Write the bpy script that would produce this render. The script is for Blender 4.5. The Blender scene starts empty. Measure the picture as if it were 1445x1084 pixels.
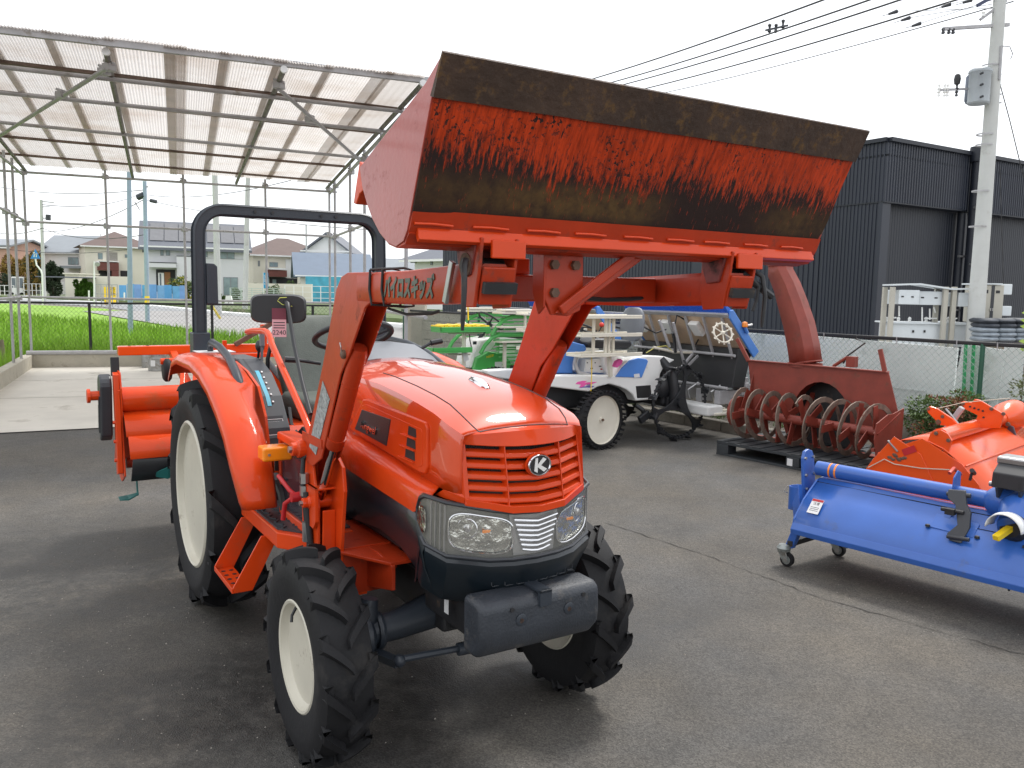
import bpy, bmesh, math, random
from math import sin, cos, pi, radians as rad, atan2, sqrt
from mathutils import Vector as V, Matrix, Euler, noise as mnoise
random.seed(7)
S = bpy.context.scene
C = S.collection
# ---------------------------------------------------------------- camera
FPX, PITCH, ROLL, EYE = 1170.0, rad(6.34), rad(1.0), 1.7
FW = V((0, cos(PITCH), -sin(PITCH))); D0 = V((0, -sin(PITCH), -cos(PITCH))); R0 = V((1, 0, 0))
RI = R0*cos(ROLL) - D0*sin(ROLL); DI = D0*cos(ROLL) + R0*sin(ROLL)
cam = bpy.data.objects.new('camera', bpy.data.cameras.new('camera')); C.objects.link(cam)
cam.data.sensor_width = 36; cam.data.lens = 36*FPX/1445
cam.data.clip_start = 0.05; cam.data.clip_end = 1500
m = Matrix((RI, -DI, -FW)).transposed().to_4x4(); m.translation = (0, 0, EYE); cam.matrix_world = m
S.camera = cam
def ray(x, y): return FW + RI*((x-722.5)/FPX) + DI*((y-542)/FPX)
def at(x, y, Y):                      # photo pixel -> world point at depth Y
    d = ray(x, y); return V((0, 0, EYE)) + d*(Y/d.y)
def gz(x, y, z=0.0):                  # photo pixel -> world point at height z
    d = ray(x, y); return V((0, 0, EYE)) + d*((z-EYE)/d.z)
# ---------------------------------------------------------------- world, sun, exposure
W = bpy.data.worlds.new('World'); S.world = W; W.use_nodes = True
nt = W.node_tree; nt.nodes.clear()
o = nt.nodes.new('ShaderNodeOutputWorld'); bg = nt.nodes.new('ShaderNodeBackground')
sky = nt.nodes.new('ShaderNodeTexSky'); sky.sky_type = 'NISHITA'; sky.sun_disc = False
SUN_EL, SUN_AZ = rad(58), rad(35)     # azimuth measured from +Y (view direction) towards +X
sky.sun_elevation = SUN_EL; sky.sun_rotation = SUN_AZ
sky.air_density = 1.0; sky.dust_density = 3.0; sky.ozone_density = 1.0
sc = nt.nodes.new('ShaderNodeVectorMath'); sc.operation = 'SCALE'; sc.inputs[3].default_value = 0.10
nt.links.new(sky.outputs[0], sc.inputs[0])
tc = nt.nodes.new('ShaderNodeTexCoord'); cn = nt.nodes.new('ShaderNodeTexNoise'); cn.inputs['Scale'].default_value = 2.2; cn.inputs['Detail'].default_value = 5
nt.links.new(tc.outputs['Generated'], cn.inputs['Vector'])
cr = nt.nodes.new('ShaderNodeMapRange'); cr.inputs[1].default_value = 0.3; cr.inputs[2].default_value = 0.7; cr.inputs[3].default_value = .90; cr.inputs[4].default_value = 1.04
nt.links.new(cn.outputs['Fac'], cr.inputs[0])
cw = nt.nodes.new('ShaderNodeVectorMath'); cw.operation = 'SCALE'; cw.inputs[0].default_value = (0.98, 1.0, 1.03)
nt.links.new(cr.outputs[0], cw.inputs[3])
mx = nt.nodes.new('ShaderNodeMix'); mx.data_type = 'RGBA'; mx.inputs[0].default_value = 0.86
nt.links.new(sc.outputs[0], mx.inputs[6]); nt.links.new(cw.outputs[0], mx.inputs[7])
nt.links.new(mx.outputs[2], bg.inputs[0]); bg.inputs[1].default_value = 1.0
nt.links.new(bg.outputs[0], o.inputs[0])
sl = bpy.data.lights.new('sun', 'SUN'); sl.energy = 1.5; sl.angle = rad(13); sl.color = (1, .97, .92)
so = bpy.data.objects.new('sun', sl); C.objects.link(so)
sd = V((sin(SUN_AZ)*cos(SUN_EL), cos(SUN_AZ)*cos(SUN_EL), sin(SUN_EL)))
so.rotation_euler = sd.to_track_quat('Z', 'Y').to_euler(); so.location = sd*60
S.view_settings.view_transform = 'Standard'; S.view_settings.look = 'None'; S.view_settings.gamma = 1
S.view_settings.exposure = 0.74; S.view_settings.use_curve_mapping = False
S.render.engine = 'CYCLES'
S.cycles.max_bounces = 8; S.cycles.transparent_max_bounces = 16
# ---------------------------------------------------------------- materials
def mat(name, col, rough=.5, metal=0, var=.15, vs=6, bump=0, bs=60, coat=0, dirt=None, dirtamt=.0, ds=3, trans=0, alpha=1, spec=None, stretch=None, ior=None, subs=0):
    M = bpy.data.materials.new(name); M.use_nodes = True; t = M.node_tree; N = t.nodes; L = t.links
    b = N['Principled BSDF']; b.inputs['Roughness'].default_value = rough; b.inputs['Metallic'].default_value = metal
    if coat: b.inputs['Coat Weight'].default_value = coat; b.inputs['Coat Roughness'].default_value = .07
    if trans: b.inputs['Transmission Weight'].default_value = trans
    if alpha < 1: b.inputs['Alpha'].default_value = alpha
    if spec is not None: b.inputs['Specular IOR Level'].default_value = spec
    if ior: b.inputs['IOR'].default_value = ior
    tc = N.new('ShaderNodeTexCoord'); src = tc.outputs['Object']
    if stretch:
        mp = N.new('ShaderNodeMapping'); mp.inputs['Scale'].default_value = stretch; L.new(src, mp.inputs[0]); src = mp.outputs[0]
    n = N.new('ShaderNodeTexNoise'); n.inputs['Scale'].default_value = vs; n.inputs['Detail'].default_value = 6; n.inputs['Roughness'].default_value = .62
    L.new(src, n.inputs['Vector'])
    mr = N.new('ShaderNodeMapRange'); mr.inputs[1].default_value = .25; mr.inputs[2].default_value = .75; mr.inputs[3].default_value = 1-var; mr.inputs[4].default_value = 1+var
    L.new(n.outputs['Fac'], mr.inputs[0])
    sc = N.new('ShaderNodeVectorMath'); sc.operation = 'SCALE'; sc.inputs[0].default_value = col[:3]; L.new(mr.outputs[0], sc.inputs[3])
    out = sc.outputs[0]
    if dirt:
        n2 = N.new('ShaderNodeTexNoise'); n2.inputs['Scale'].default_value = ds; n2.inputs['Detail'].default_value = 8; n2.inputs['Roughness'].default_value = .7; L.new(src, n2.inputs['Vector'])
        r2 = N.new('ShaderNodeMapRange'); r2.inputs[1].default_value = .62-dirtamt*.4; r2.inputs[2].default_value = .72-dirtamt*.2; L.new(n2.outputs['Fac'], r2.inputs[0])
        mm = N.new('ShaderNodeMix'); mm.data_type = 'RGBA'; L.new(r2.outputs[0], mm.inputs[0]); L.new(out, mm.inputs[6]); mm.inputs[7].default_value = (*dirt, 1); out = mm.outputs[2]
        ra = N.new('ShaderNodeMapRange'); ra.inputs[3].default_value = rough; ra.inputs[4].default_value = min(.9, rough+.3); L.new(r2.outputs[0], ra.inputs[0]); L.new(ra.outputs[0], b.inputs['Roughness'])
    L.new(out, b.inputs['Base Color'])
    if bump:
        n3 = N.new('ShaderNodeTexNoise'); n3.inputs['Scale'].default_value = bs; n3.inputs['Detail'].default_value = 4; L.new(src, n3.inputs['Vector'])
        bp = N.new('ShaderNodeBump'); bp.inputs['Strength'].default_value = bump; bp.inputs['Distance'].default_value = .01; L.new(n3.outputs['Fac'], bp.inputs['Height']); L.new(bp.outputs[0], b.inputs['Normal'])
    return M
m_or = mat('orange_paint', (.68, .058, .007), .38, var=.10, vs=3, coat=.36, spec=.15, bump=.04, bs=30, dirt=(.50, .075, .022), dirtamt=.12, ds=4)
m_hood = mat('hood_paint', (.70, .060, .007), .30, var=.04, vs=2, coat=1, spec=.2)
m_hood.node_tree.nodes['Principled BSDF'].inputs['Coat IOR'].default_value = 1.75; m_hood.node_tree.nodes['Principled BSDF'].inputs['Coat Roughness'].default_value = .04
m_ord = mat('loader_paint', (.43, .036, .007), .40, var=.16, vs=7, coat=.08, spec=.35, dirt=(.16, .04, .025), dirtamt=.10, ds=9, bump=.08, bs=40)
m_orb = mat('bright_orange_paint', (.82, .085, .006), .25, var=.05, vs=4, coat=.45)
m_nose = mat('dark_teal_plastic', (.006, .011, .016), .35, var=.2, coat=.2)
m_blk = mat('black_plastic', (.018, .019, .022), .45, var=.2)
m_dark = mat('dark_iron', (.022, .022, .024), .55, var=.35, vs=14, dirt=(.10, .07, .05), dirtamt=.1, ds=12)
m_slate = mat('slate_grey_paint', (.028, .035, .046), .42, var=.12, vs=8, bump=.1, bs=90)
m_bump = mat('grey_cast_weight', (.030, .035, .044), .5, var=.22, vs=9, bump=.25, bs=120, dirt=(.09, .085, .08), dirtamt=.12, ds=7)
m_tyre = mat('tyre_rubber', (.0095, .0095, .011), .68, var=.3, vs=6, bump=.15, bs=50, dirt=(.034, .032, .031), dirtamt=.14, ds=5, spec=.35)
m_rim = mat('cream_rim_paint', (.56, .53, .44), .45, var=.08, vs=5, dirt=(.27, .22, .16), dirtamt=.10, ds=8)
m_chr = mat('chrome', (.70, .70, .72), .08, 1, var=.02)
m_refl = mat('lamp_reflector', (.50, .50, .46), .10, 1, var=.5, vs=18, bump=1.0, bs=28)
m_bezel = mat('lamp_bezel', (.14, .135, .11), .30, .4, var=.3, vs=12)
m_steel = mat('steel', (.42, .42, .42), .32, .9, var=.15, vs=20)
m_galv = mat('galvanised_pipe', (.38, .375, .385), .5, .1, var=.18, vs=7, dirt=(.20, .17, .13), dirtamt=.06, ds=4)
m_rust = mat('rusty_brown_steel', (.13, .075, .05), .75, var=.35, vs=16, bump=.3, bs=50)
m_seat = mat('seat_vinyl', (.095, .108, .092), .55, var=.12, vs=30, bump=.25, bs=180)
m_dash = mat('dash_grey', (.16, .17, .19), .5, var=.06)
m_amber = mat('amber_lens', (.95, .27, .01), .18, var=.08, coat=.6)
m_red = mat('red_handle', (.45, .015, .02), .45)
m_white = mat('white_plastic', (.80, .80, .78), .35, var=.04, vs=5, dirt=(.50, .48, .42), dirtamt=.02)
m_cream = mat('cream_plastic', (.70, .66, .56), .5, var=.06)
m_paper = mat('label_paper', (.72, .72, .72), .6, var=.05)
m_plate = mat('data_plate', (.03, .03, .035), .4)
m_pink = mat('pink_tag', (.72, .38, .42), .6)
m_glass = mat('window_glass', (.10, .13, .15), .08, var=.3, vs=.6, spec=.8)
m_ink = mat('dark_ink', (.02, .02, .022), .5)
m_silvertext = mat('silver_foil', (.085, .10, .08), .35, .3, var=.5, vs=20)
m_green = mat('green_paint', (.07, .40, .085), .35, var=.08, coat=.3)
m_blue = mat('blue_paint', (.030, .115, .43), .32, var=.1, vs=4, coat=.3, dirt=(.06, .11, .28), dirtamt=.06, ds=6)
m_bluep = mat('blue_plastic', (.08, .24, .66), .4, var=.06)
m_tray = mat('blue_tray_plastic', (.03, .14, .62), .35, var=.06)
m_yel = mat('yellow_plastic', (.90, .62, .01), .5, var=.1)
m_oxide = mat('red_oxide_paint', (.23, .040, .025), .5, var=.22, vs=6, dirt=(.16, .06, .04), dirtamt=.12, ds=8)
m_auger = mat('worn_auger_steel', (.20, .15, .12), .55, .3, var=.4, vs=14, dirt=(.16, .05, .03), dirtamt=.2, ds=8)
m_pallet = mat('black_pallet_plastic', (.030, .034, .038), .55, var=.3, vs=8)
m_wood = mat('weathered_wood', (.20, .16, .12), .8, var=.3, vs=12, stretch=(1, 1, .2))
m_conc = mat('kerb_concrete', (.43, .40, .33), .85, var=.16, vs=3, bump=.3, bs=60, dirt=(.24, .21, .16), dirtamt=.12, ds=3)
m_concd = mat('weathered_concrete', (.26, .24, .205), .9, var=.3, vs=4, bump=.4, bs=50, dirt=(.13, .12, .10), dirtamt=.2, ds=3)
m_tan = mat('tan_board', (.60, .44, .31), .6, var=.14, vs=5)
m_dgrey = mat('dark_grey_steel', (.035, .038, .045), .4, var=.15)
m_purp = mat('dark_purple_grey', (.055, .045, .062), .35, var=.1)
m_teal = mat('teal_blade', (.02, .16, .15), .4, var=.15)
m_belt = mat('seat_belt', (.02, .02, .022), .7)
m_wire = mat('cable_black', (.02, .02, .022), .6)
m_rope = mat('twine', (.55, .48, .38), .9)
# ---------------------------------------------------------------- mesh builder
class MB:
    def __init__(s): s.v = []; s.f = []; s.m = []
    def add(s, vs, fs, m=0):
        k = len(s.v); s.v += [tuple(p) for p in vs]; s.f += [tuple(i+k for i in f) for f in fs]; s.m += [m]*len(fs); return s
    def box(s, c, d, rot=None, m=0):
        c = V(c); R = Euler(rot).to_matrix() if rot else Matrix.Identity(3)
        vs = [c + R@V((x*d[0]/2, y*d[1]/2, z*d[2]/2)) for x in (-1, 1) for y in (-1, 1) for z in (-1, 1)]
        return s.add(vs, [(0, 1, 3, 2), (4, 6, 7, 5), (0, 4, 5, 1), (2, 3, 7, 6), (0, 2, 6, 4), (1, 5, 7, 3)], m)
    def span(s, a, b, m=0):
        return s.box([(a[i]+b[i])/2 for i in range(3)], [abs(a[i]-b[i]) for i in range(3)], m=m)
    def beam(s, p, q, w, h, up=(0, 0, 1), m=0):
        p = V(p); q = V(q); d = (q-p).normalized(); up = V(up)
        if abs(d.dot(up)) > .98: up = V((1, 0, 0))
        x = d.cross(up).normalized(); y = x.cross(d).normalized()
        vs = [e + x*(a*w/2) + y*(b*h/2) for e in (p, q) for a, b in ((-1, -1), (1, -1), (1, 1), (-1, 1))]
        return s.add(vs, [(3, 2, 1, 0), (4, 5, 6, 7), (0, 1, 5, 4), (1, 2, 6, 5), (2, 3, 7, 6), (3, 0, 4, 7)], m)
    def tube(s, pts, r, n=8, cap=True, m=0):
        pts = [V(p) for p in pts]; k = len(pts); rs = r if isinstance(r, (list, tuple)) else [r]*k
        ref = None; rings = []
        for i, p in enumerate(pts):
            d = (pts[min(i+1, k-1)] - pts[max(i-1, 0)]).normalized()
            if ref is None: ref = d.orthogonal().normalized()
            ref = (ref - d*ref.dot(d)).normalized(); b = d.cross(ref)
            rings.append([p + (ref*cos(2*pi*j/n) + b*sin(2*pi*j/n))*rs[i] for j in range(n)])
        return s.loft(rings, cap, m=m)
    def loft(s, rings, cap=True, closed=True, m=0):
        n = len(rings[0]); vs = [p for r in rings for p in r]; fs = []
        for i in range(len(rings)-1):
            for j in range(n if closed else n-1):
                a = i*n+j; b = i*n+(j+1) % n; fs.append((a, b, b+n, a+n))
        if cap: fs.append(tuple(range(n-1, -1, -1))); fs.append(tuple((len(rings)-1)*n+j for j in range(n)))
        return s.add(vs, fs, m)
    def prism(s, poly, ax, a, b, m=0):      # poly in the two remaining axes (order x,y,z minus ax)
        def mk(p, h):
            l = list(p); l.insert(ax, h); return l
        n = len(poly); vs = [mk(p, a) for p in poly] + [mk(p, b) for p in poly]
        fs = [tuple(range(n-1, -1, -1)), tuple(range(n, 2*n))] + [(i, (i+1) % n, (i+1) % n+n, i+n) for i in range(n)]
        return s.add(vs, fs, m)
    def lathe(s, prof, c, axis='Y', n=24, m=0, sgn=1, closed=False):   # prof: (r, h along axis)
        rings = []
        for r, h in prof:
            ring = []
            for j in range(n):
                a = 2*pi*j/n; p = {'Y': (r*cos(a), h*sgn, r*sin(a)), 'Z': (r*cos(a), r*sin(a), h*sgn), 'X': (h*sgn, r*cos(a), r*sin(a))}[axis]
                ring.append(V(c)+V(p))
            rings.append(ring)
        if closed: rings.append(rings[0])
        return s.loft(rings, not closed, m=m)
    def ball(s, c, r, n=8, sx=1, sy=1, sz=1, m=0):
        rings = []
        for i in range(1, n):
            t = pi*i/n; rings.append([V(c)+V((r*sx*sin(t)*cos(2*pi*j/(2*n)), r*sy*sin(t)*sin(2*pi*j/(2*n)), r*sz*cos(t))) for j in range(2*n)])
        return s.loft(rings, True, m=m)
    def build(s, name, mats, parent=None, smooth=None, bevel=0, seg=2, loc=None, rot=None, fix=True):
        me = bpy.data.meshes.new(name)
        me.from_pydata([tuple(p) for p in s.v], [], s.f)
        mats = mats if isinstance(mats, (list, tuple)) else [mats]
        for x in mats: me.materials.append(x)
        if len(mats) > 1: me.polygons.foreach_set('material_index', s.m)
        if fix:
            bm = bmesh.new(); bm.from_mesh(me); bmesh.ops.recalc_face_normals(bm, faces=bm.faces); bm.to_mesh(me); bm.free()
        if smooth:
            me.polygons.foreach_set('use_smooth', [True]*len(me.polygons)); me.set_sharp_from_angle(angle=rad(smooth))
        ob = bpy.data.objects.new(name, me); C.objects.link(ob)
        if loc is not None: ob.location = loc
        if rot is not None: ob.rotation_euler = rot
        if parent is not None: ob.parent = parent
        if bevel:
            b = ob.modifiers.new('bevel', 'BEVEL'); b.width = bevel; b.segments = seg; b.limit_method = 'ANGLE'; b.angle_limit = rad(35); b.harden_normals = False
        return ob
def tag(o, label=None, cat=None, group=None, kind=None):
    if label: o['label'] = label
    if cat: o['category'] = cat
    if group: o['group'] = group
    if kind: o['kind'] = kind
    return o
def thing(name, label, cat, loc=(0, 0, 0), rz=0, group=None):
    o = bpy.data.objects.new(name, None); C.objects.link(o); o.location = loc; o.rotation_euler = (0, 0, rz)
    return tag(o, label, cat, group)
def copy_tree(o, parent=None):
    c = o.copy(); C.objects.link(c); c.parent = parent
    for ch in [x for x in bpy.data.objects if x.parent == o]: copy_tree(ch, c)
    return c
def text(name, s, size, M, parent, mtx, ext=.001, shear=0, sx=1, align='CENTER', bold=0):
    cu = bpy.data.curves.new(name, 'FONT'); cu.body = s; cu.size = size; cu.extrude = ext; cu.shear = shear; cu.offset = bold
    cu.align_x = align; cu.align_y = 'CENTER'; cu.resolution_u = 3
    tmp = bpy.data.objects.new('t', cu); C.objects.link(tmp); dg = bpy.context.evaluated_depsgraph_get()
    me = bpy.data.meshes.new_from_object(tmp.evaluated_get(dg)); bpy.data.objects.remove(tmp)
    me.materials.clear(); me.materials.append(M)
    o = bpy.data.objects.new(name, me); C.objects.link(o); o.parent = parent
    o.matrix_local = mtx @ Matrix.Diagonal((sx, 1, 1, 1)); return o
def frame(o, x, y):                  # matrix with local x,y directions and origin
    x = V(x).normalized(); y = V(y); y = (y - x*y.dot(x)).normalized(); z = x.cross(y)
    m = Matrix((x, y, z)).transposed().to_4x4(); m.translation = V(o); return m
# ================================================================ SETTING
def asphalt():
    M = bpy.data.materials.new('asphalt'); M.use_nodes = True; t = M.node_tree; N = t.nodes; L = t.links; b = N['Principled BSDF']
    tc = N.new('ShaderNodeTexCoord'); P = tc.outputs['Object']
    def noise(s, d=5, r=.6, src=P):
        n = N.new('ShaderNodeTexNoise'); n.inputs['Scale'].default_value = s; n.inputs['Detail'].default_value = d; n.inputs['Roughness'].default_value = r; L.new(src, n.inputs['Vector']); return n.outputs['Fac']
    def mr(x, a, c, d, e):
        n = N.new('ShaderNodeMapRange'); n.inputs[1].default_value = a; n.inputs[2].default_value = c; n.inputs[3].default_value = d; n.inputs[4].default_value = e; L.new(x, n.inputs[0]); return n.outputs[0]
    def mul(a, c):
        n = N.new('ShaderNodeMath'); n.operation = 'MULTIPLY'; L.new(a, n.inputs[0])
        if isinstance(c, float): n.inputs[1].default_value = c
        else: L.new(c, n.inputs[1])
        return n.outputs[0]
    vo = N.new('ShaderNodeTexVoronoi'); vo.inputs['Scale'].default_value = 170; L.new(P, vo.inputs['Vector'])
    vc = N.new('ShaderNodeSeparateColor'); L.new(vo.outputs['Color'], vc.inputs[0])
    f1 = mr(vc.outputs[0], 0, 1, .62, 1.45)
    f2 = mr(noise(.55, 6), .3, .7, .74, 1.26)
    f3 = mr(noise(4.5, 6, .7), .3, .7, .84, 1.14)
    f4 = mr(noise(38, 4, .7), .3, .7, .84, 1.14)
    # damp / oily patches: a mask of position (beside the tractor) broken up by noise
    def blob(cx, cy, sx, sy, ang=0.):
        mp = N.new('ShaderNodeMapping'); mp.vector_type = 'TEXTURE'; mp.inputs['Location'].default_value = (cx, cy, 0); mp.inputs['Rotation'].default_value = (0, 0, ang); mp.inputs['Scale'].default_value = (sx, sy, 1e3); L.new(P, mp.inputs[0])
        ln = N.new('ShaderNodeVectorMath'); ln.operation = 'LENGTH'; L.new(mp.outputs[0], ln.inputs[0]); return mr(ln.outputs['Value'], .35, 1.15, 1, 0)
    tot = None
    for args in ((-2.5, 4.7, 1.3, 1.7, .5), (-1.3, 3.2, 1.1, .75, .2), (-.35, 3.35, .35, .75, .15), (.35, 3.9, 1.1, .45, .55), (-.9, 4.6, 1.1, 1.0, .5)):
        x = blob(*args)
        if tot is None: tot = x
        else:
            n = N.new('ShaderNodeMath'); n.operation = 'MAXIMUM'; L.new(tot, n.inputs[0]); L.new(x, n.inputs[1]); tot = n.outputs[0]
    wet = mul(mul(tot, mr(noise(1.9, 7, .72), .30, .50, 0, 1)), mr(noise(14, 4, .6), .25, .6, .45, 1))
    c = mul(mul(mul(f1, f2), f3), f4)
    wm = mr(wet, 0, 1, 1, .22); c = mul(c, wm)
    # brownish tint varies
    hue = N.new('ShaderNodeMix'); hue.data_type = 'RGBA'; hue.inputs[6].default_value = (.074, .0715, .068, 1); hue.inputs[7].default_value = (.097, .085, .069, 1)
    L.new(mr(noise(.8, 4), .35, .65, 0, 1), hue.inputs[0])
    sc = N.new('ShaderNodeVectorMath'); sc.operation = 'SCALE'; L.new(hue.outputs[2], sc.inputs[0]); L.new(c, sc.inputs[3]); L.new(sc.outputs[0], b.inputs['Base Color'])
    L.new(mr(wet, 0, 1, .82, .5), b.inputs['Roughness'])
    bp = N.new('ShaderNodeBump'); bp.inputs['Strength'].default_value = .45; bp.inputs['Distance'].default_value = .004
    ad = N.new('ShaderNodeMath'); ad.operation = 'ADD'; L.new(vo.outputs['Distance'], ad.inputs[0]); L.new(noise(60, 4), ad.inputs[1])
    L.new(ad.outputs[0], bp.inputs['Height']); L.new(bp.outputs[0], b.inputs['Normal'])
    return M
m_asph = asphalt()
m_soil = mat('verge_soil', (.20, .19, .15), .95, var=.25, vs=.6, bump=.4, bs=8)
m_verge = mat('verge_grass', (.10, .14, .05), .95, var=.35, vs=1.2, dirt=(.22, .20, .14), dirtamt=.25, ds=1)
m_field = mat('rice_field', (.20, .36, .032), .9, var=.22, vs=.35, stretch=(1, 1, 1))
m_road = mat('road_asphalt', (.26, .265, .27), .8, var=.08, vs=.7)
m_line = mat('road_paint', (.75, .75, .74), .6, var=.06)
m_pad = mat('pad_concrete', (.60, .57, .51), .75, var=.14, vs=1.1, bump=.15, bs=40, dirt=(.34, .31, .26), dirtamt=.12, ds=1.1)
m_gravel = mat('strip_soil', (.22, .19, .15), .95, var=.5, vs=22, bump=.8, bs=30)
def sheet(name, pts, z, M, kind='structure', th=0):
    mb = MB(); pts = [(p[0], p[1]) for p in pts]
    if th: mb.prism(pts, 2, z-th, z)
    else: mb.add([(x, y, z) for x, y in pts], [tuple(range(len(pts)))])
    o = mb.build(name, M, fix=False)
    if th == 0:
        bm = bmesh.new(); bm.from_mesh(o.data)
        for f in bm.faces:
            if f.normal.z < 0: f.normal_flip()
        bm.to_mesh(o.data); bm.free()
    return tag(o, kind=kind)
sheet('ground', [(-900, -300), (900, -300), (900, 1200), (-900, 1200)], -.06, m_soil)
B = rad(36); DF = V((-sin(B), cos(B), 0)); NF = V((cos(B), sin(B), 0))        # right-hand fence line
def F(off, s, z=0): return NF*off + DF*s + V((0, 0, z))
SA = rad(71); SV = V((sin(SA), cos(SA), 0)); SU = V((-SV.y, SV.x, 0)); K0 = V((-9.7, 16.7, 0))
def Q(s, t, z=0): return K0 + SV*s + SU*t + V((0, 0, z))
LK = V((.397, -.918, 0))                                                     # left kerb runs this way from K0
yard = [F(8.2, -14), F(8.2, 17.5), Q(9.2, .25), Q(0, .25), K0+LK*9, K0+LK*30]
sheet('yard', yard, 0, m_asph)
sheet('neighbour_ground', [F(9.05, -14), F(9.05, 60), F(80, 60), F(80, -14)], -.01, mat('neighbour_paving', (.30, .29, .28), .85, var=.12, vs=1))
sheet('planting_strip', [F(8.3, -14), F(8.3, 19), F(9.0, 19), F(9.0, -14)], .10, m_gravel, th=.1)
sheet('concrete_pad', [Q(0, 0)+LK*.0, Q(6.3, 0), Q(6.3, -7.66), K0+LK*8.4], .012, m_pad)
# expansion joint strips in the pad
for t_ in (-2.6, -5.1):
    sheet('pad_joint', [Q(-.3-t_*-.05, t_), Q(6.2, t_), Q(6.2, t_-.02), Q(-.3-t_*-.05, t_-.02)], .017, m_concd)
# kerbs
def kerb(p, q, w, z, name='kerb', M=m_conc, n=None, tagk=True, pieces=6):
    p = V(p); q = V(q); d = (q-p); Lh = d.length; d.normalize(); nrm = V((d.y, -d.x, 0)); root = None
    mb = MB(); mb.beam(p+nrm*(w/2)+V((0, 0, z/2-.15)), q+nrm*(w/2)+V((0, 0, z/2-.15)), w, z+.3)
    o = mb.build(name, M, bevel=.012); return o
o = kerb(Q(-.15, 0), Q(9.3, 0), -.16, .27); tag(o, kind='structure'); o.name = 'back_kerb'
o = kerb(K0+LK*.0+SU*0, K0+LK*16, .17, .27); tag(o, kind='structure'); o.name = 'side_kerb'
# right-hand kerb of precast blocks
k = tag(MB().beam(F(8.27, -14, -.2), F(8.27, 19, -.2), .14, .2).build('kerb_base', m_concd), kind='structure')
kp = None
for i in range(34):
    a = -1.0 + i*.6
    o = MB().beam(F(8.26, a+.006, .03), F(8.26, a+.592, .03), .13, .20).build('kerb_block', m_concd, k, bevel=.012) if kp is None else kp.copy()
    if kp is None: kp = o
    else:
        C.objects.link(o); o.location = DF*(i*.6)+V((0, 0, random.uniform(-.003, .003)))
# fields, road
fb = [gz(x, y) for x, y in ((377, 499), (330, 478), (290, 462), (230, 445), (140, 434), (20, 428), (-200, 424))]
fld = [(p.x, p.y) for p in fb] + [(-120, 60), (-40, 22), (-14, 9), tuple((K0+LK*9-V((.3, .1, 0)))[:2]), tuple((K0+LK*.0+V((-.3, .0, 0)))[:2]), tuple(Q(-.2, .3)[:2]), tuple(Q(6.2, .3)[:2])]
sheet('rice_field', fld, -.05, m_field)
rdn = [gz(x, y) for x, y in ((470, 520), (377, 497), (330, 476), (290, 460), (230, 443), (140, 432), (20, 426), (-200, 423))]
vg = [at(x, 420, Y_) for x, Y_ in ((-200, 95), (20, 88), (140, 78), (230, 66), (330, 52), (470, 44), (600, 38))]
rdf = [p+V((0, 1, 0)) for p in vg]
sheet('road', rdn+rdf, -.03, m_road)
ln = [((250, 434), (330, 446), (470, 470)), ((100, 423.5), (250, 428), (400, 438))]
for l in ln:
    a = [gz(x, y-.7) for x, y in l]; b_ = [gz(x, y+.9) for x, y in reversed(l)]
    sheet('road_line', a+b_, -.024, m_line)
sheet('pavement', [p-V((0, 1.5, 0)) for p in vg]+[p+V((0, 1.5, 0)) for p in reversed(vg)], .15, m_line, th=.3)
sheet('verge', vg+[at(640, 400, 60), at(640, 400, 160), at(-400, 400, 200)], .35, m_verge, th=.6)
# crack lines in the yard
def crack(pts, w=.012):
    mb = MB(); prev = None; L2 = []; R2 = []
    for i in range(len(pts)-1):
        a = V((*pts[i], 0)); b_ = V((*pts[i+1], 0)); n = max(2, int((b_-a).length/.05))
        for j in range(n):
            p = a.lerp(b_, j/n); nn = V((-(b_-a).y, (b_-a).x, 0)).normalized(); p = p + nn*random.uniform(-.012, .012); ww = w*random.uniform(.25, 1.)
            L2.append((p+nn*ww/2+V((0, 0, .004)))); R2.append((p-nn*ww/2+V((0, 0, .004))))
    vs = L2+R2; n = len(L2); fs = [(i, i+1, n+i+1, n+i) for i in range(n-1)]
    return tag(mb.add(vs, fs).build('crack', mat('crack_dirt', (.038, .036, .033), .95), fix=False), kind='structure')
crack([gz(855, 738)[:2], gz(1000, 786)[:2], gz(1160, 845)[:2], gz(1300, 884)[:2], gz(1445, 925)[:2], gz(1600, 985)[:2]], .009)
# stones and grit of the yard and strip, weeds, rice blades
def scatter(name, n, fn, M, label=None):
    mb = MB()
    for i in range(n): fn(mb, i)
    return tag(mb.build(name, M, fix=False), kind='stuff')
def grit(mb, i):
    x, y = random.uniform(-3, 4), random.uniform(1.6, 8.5); r = random.uniform(.0015, .005)
    if random.random() < .05: r *= 1.6
    a = random.uniform(0, 6); mb.add([(x+r*cos(a), y+r*sin(a), .0), (x+r*cos(a+2), y+r*sin(a+2), .0), (x+r*cos(a+4), y+r*sin(a+4), .0), (x, y, r*.9)], [(0, 1, 3), (1, 2, 3), (2, 0, 3)])
scatter('loose_grit', 2600, grit, mat('grit', (.26, .24, .21), .9, var=.4, vs=3))
def pebb(mb, i):
    p = F(random.uniform(8.34, 8.98), random.uniform(1, 14), .10); r = random.uniform(.008, .03)
    a = random.uniform(0, 6); mb.add([p+V((r*cos(a), r*sin(a), 0)), p+V((r*cos(a+2), r*sin(a+2), 0)), p+V((r*cos(a+4), r*sin(a+4), 0)), p+V((0, 0, r*.9))], [(0, 1, 3), (1, 2, 3), (2, 0, 3)])
scatter('strip_pebbles', 3000, pebb, mat('pebbles', (.32, .29, .24), .9, var=.4, vs=6))
m_weed = mat('weed_leaf', (.10, .16, .04), .7, var=.4, vs=3)
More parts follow.
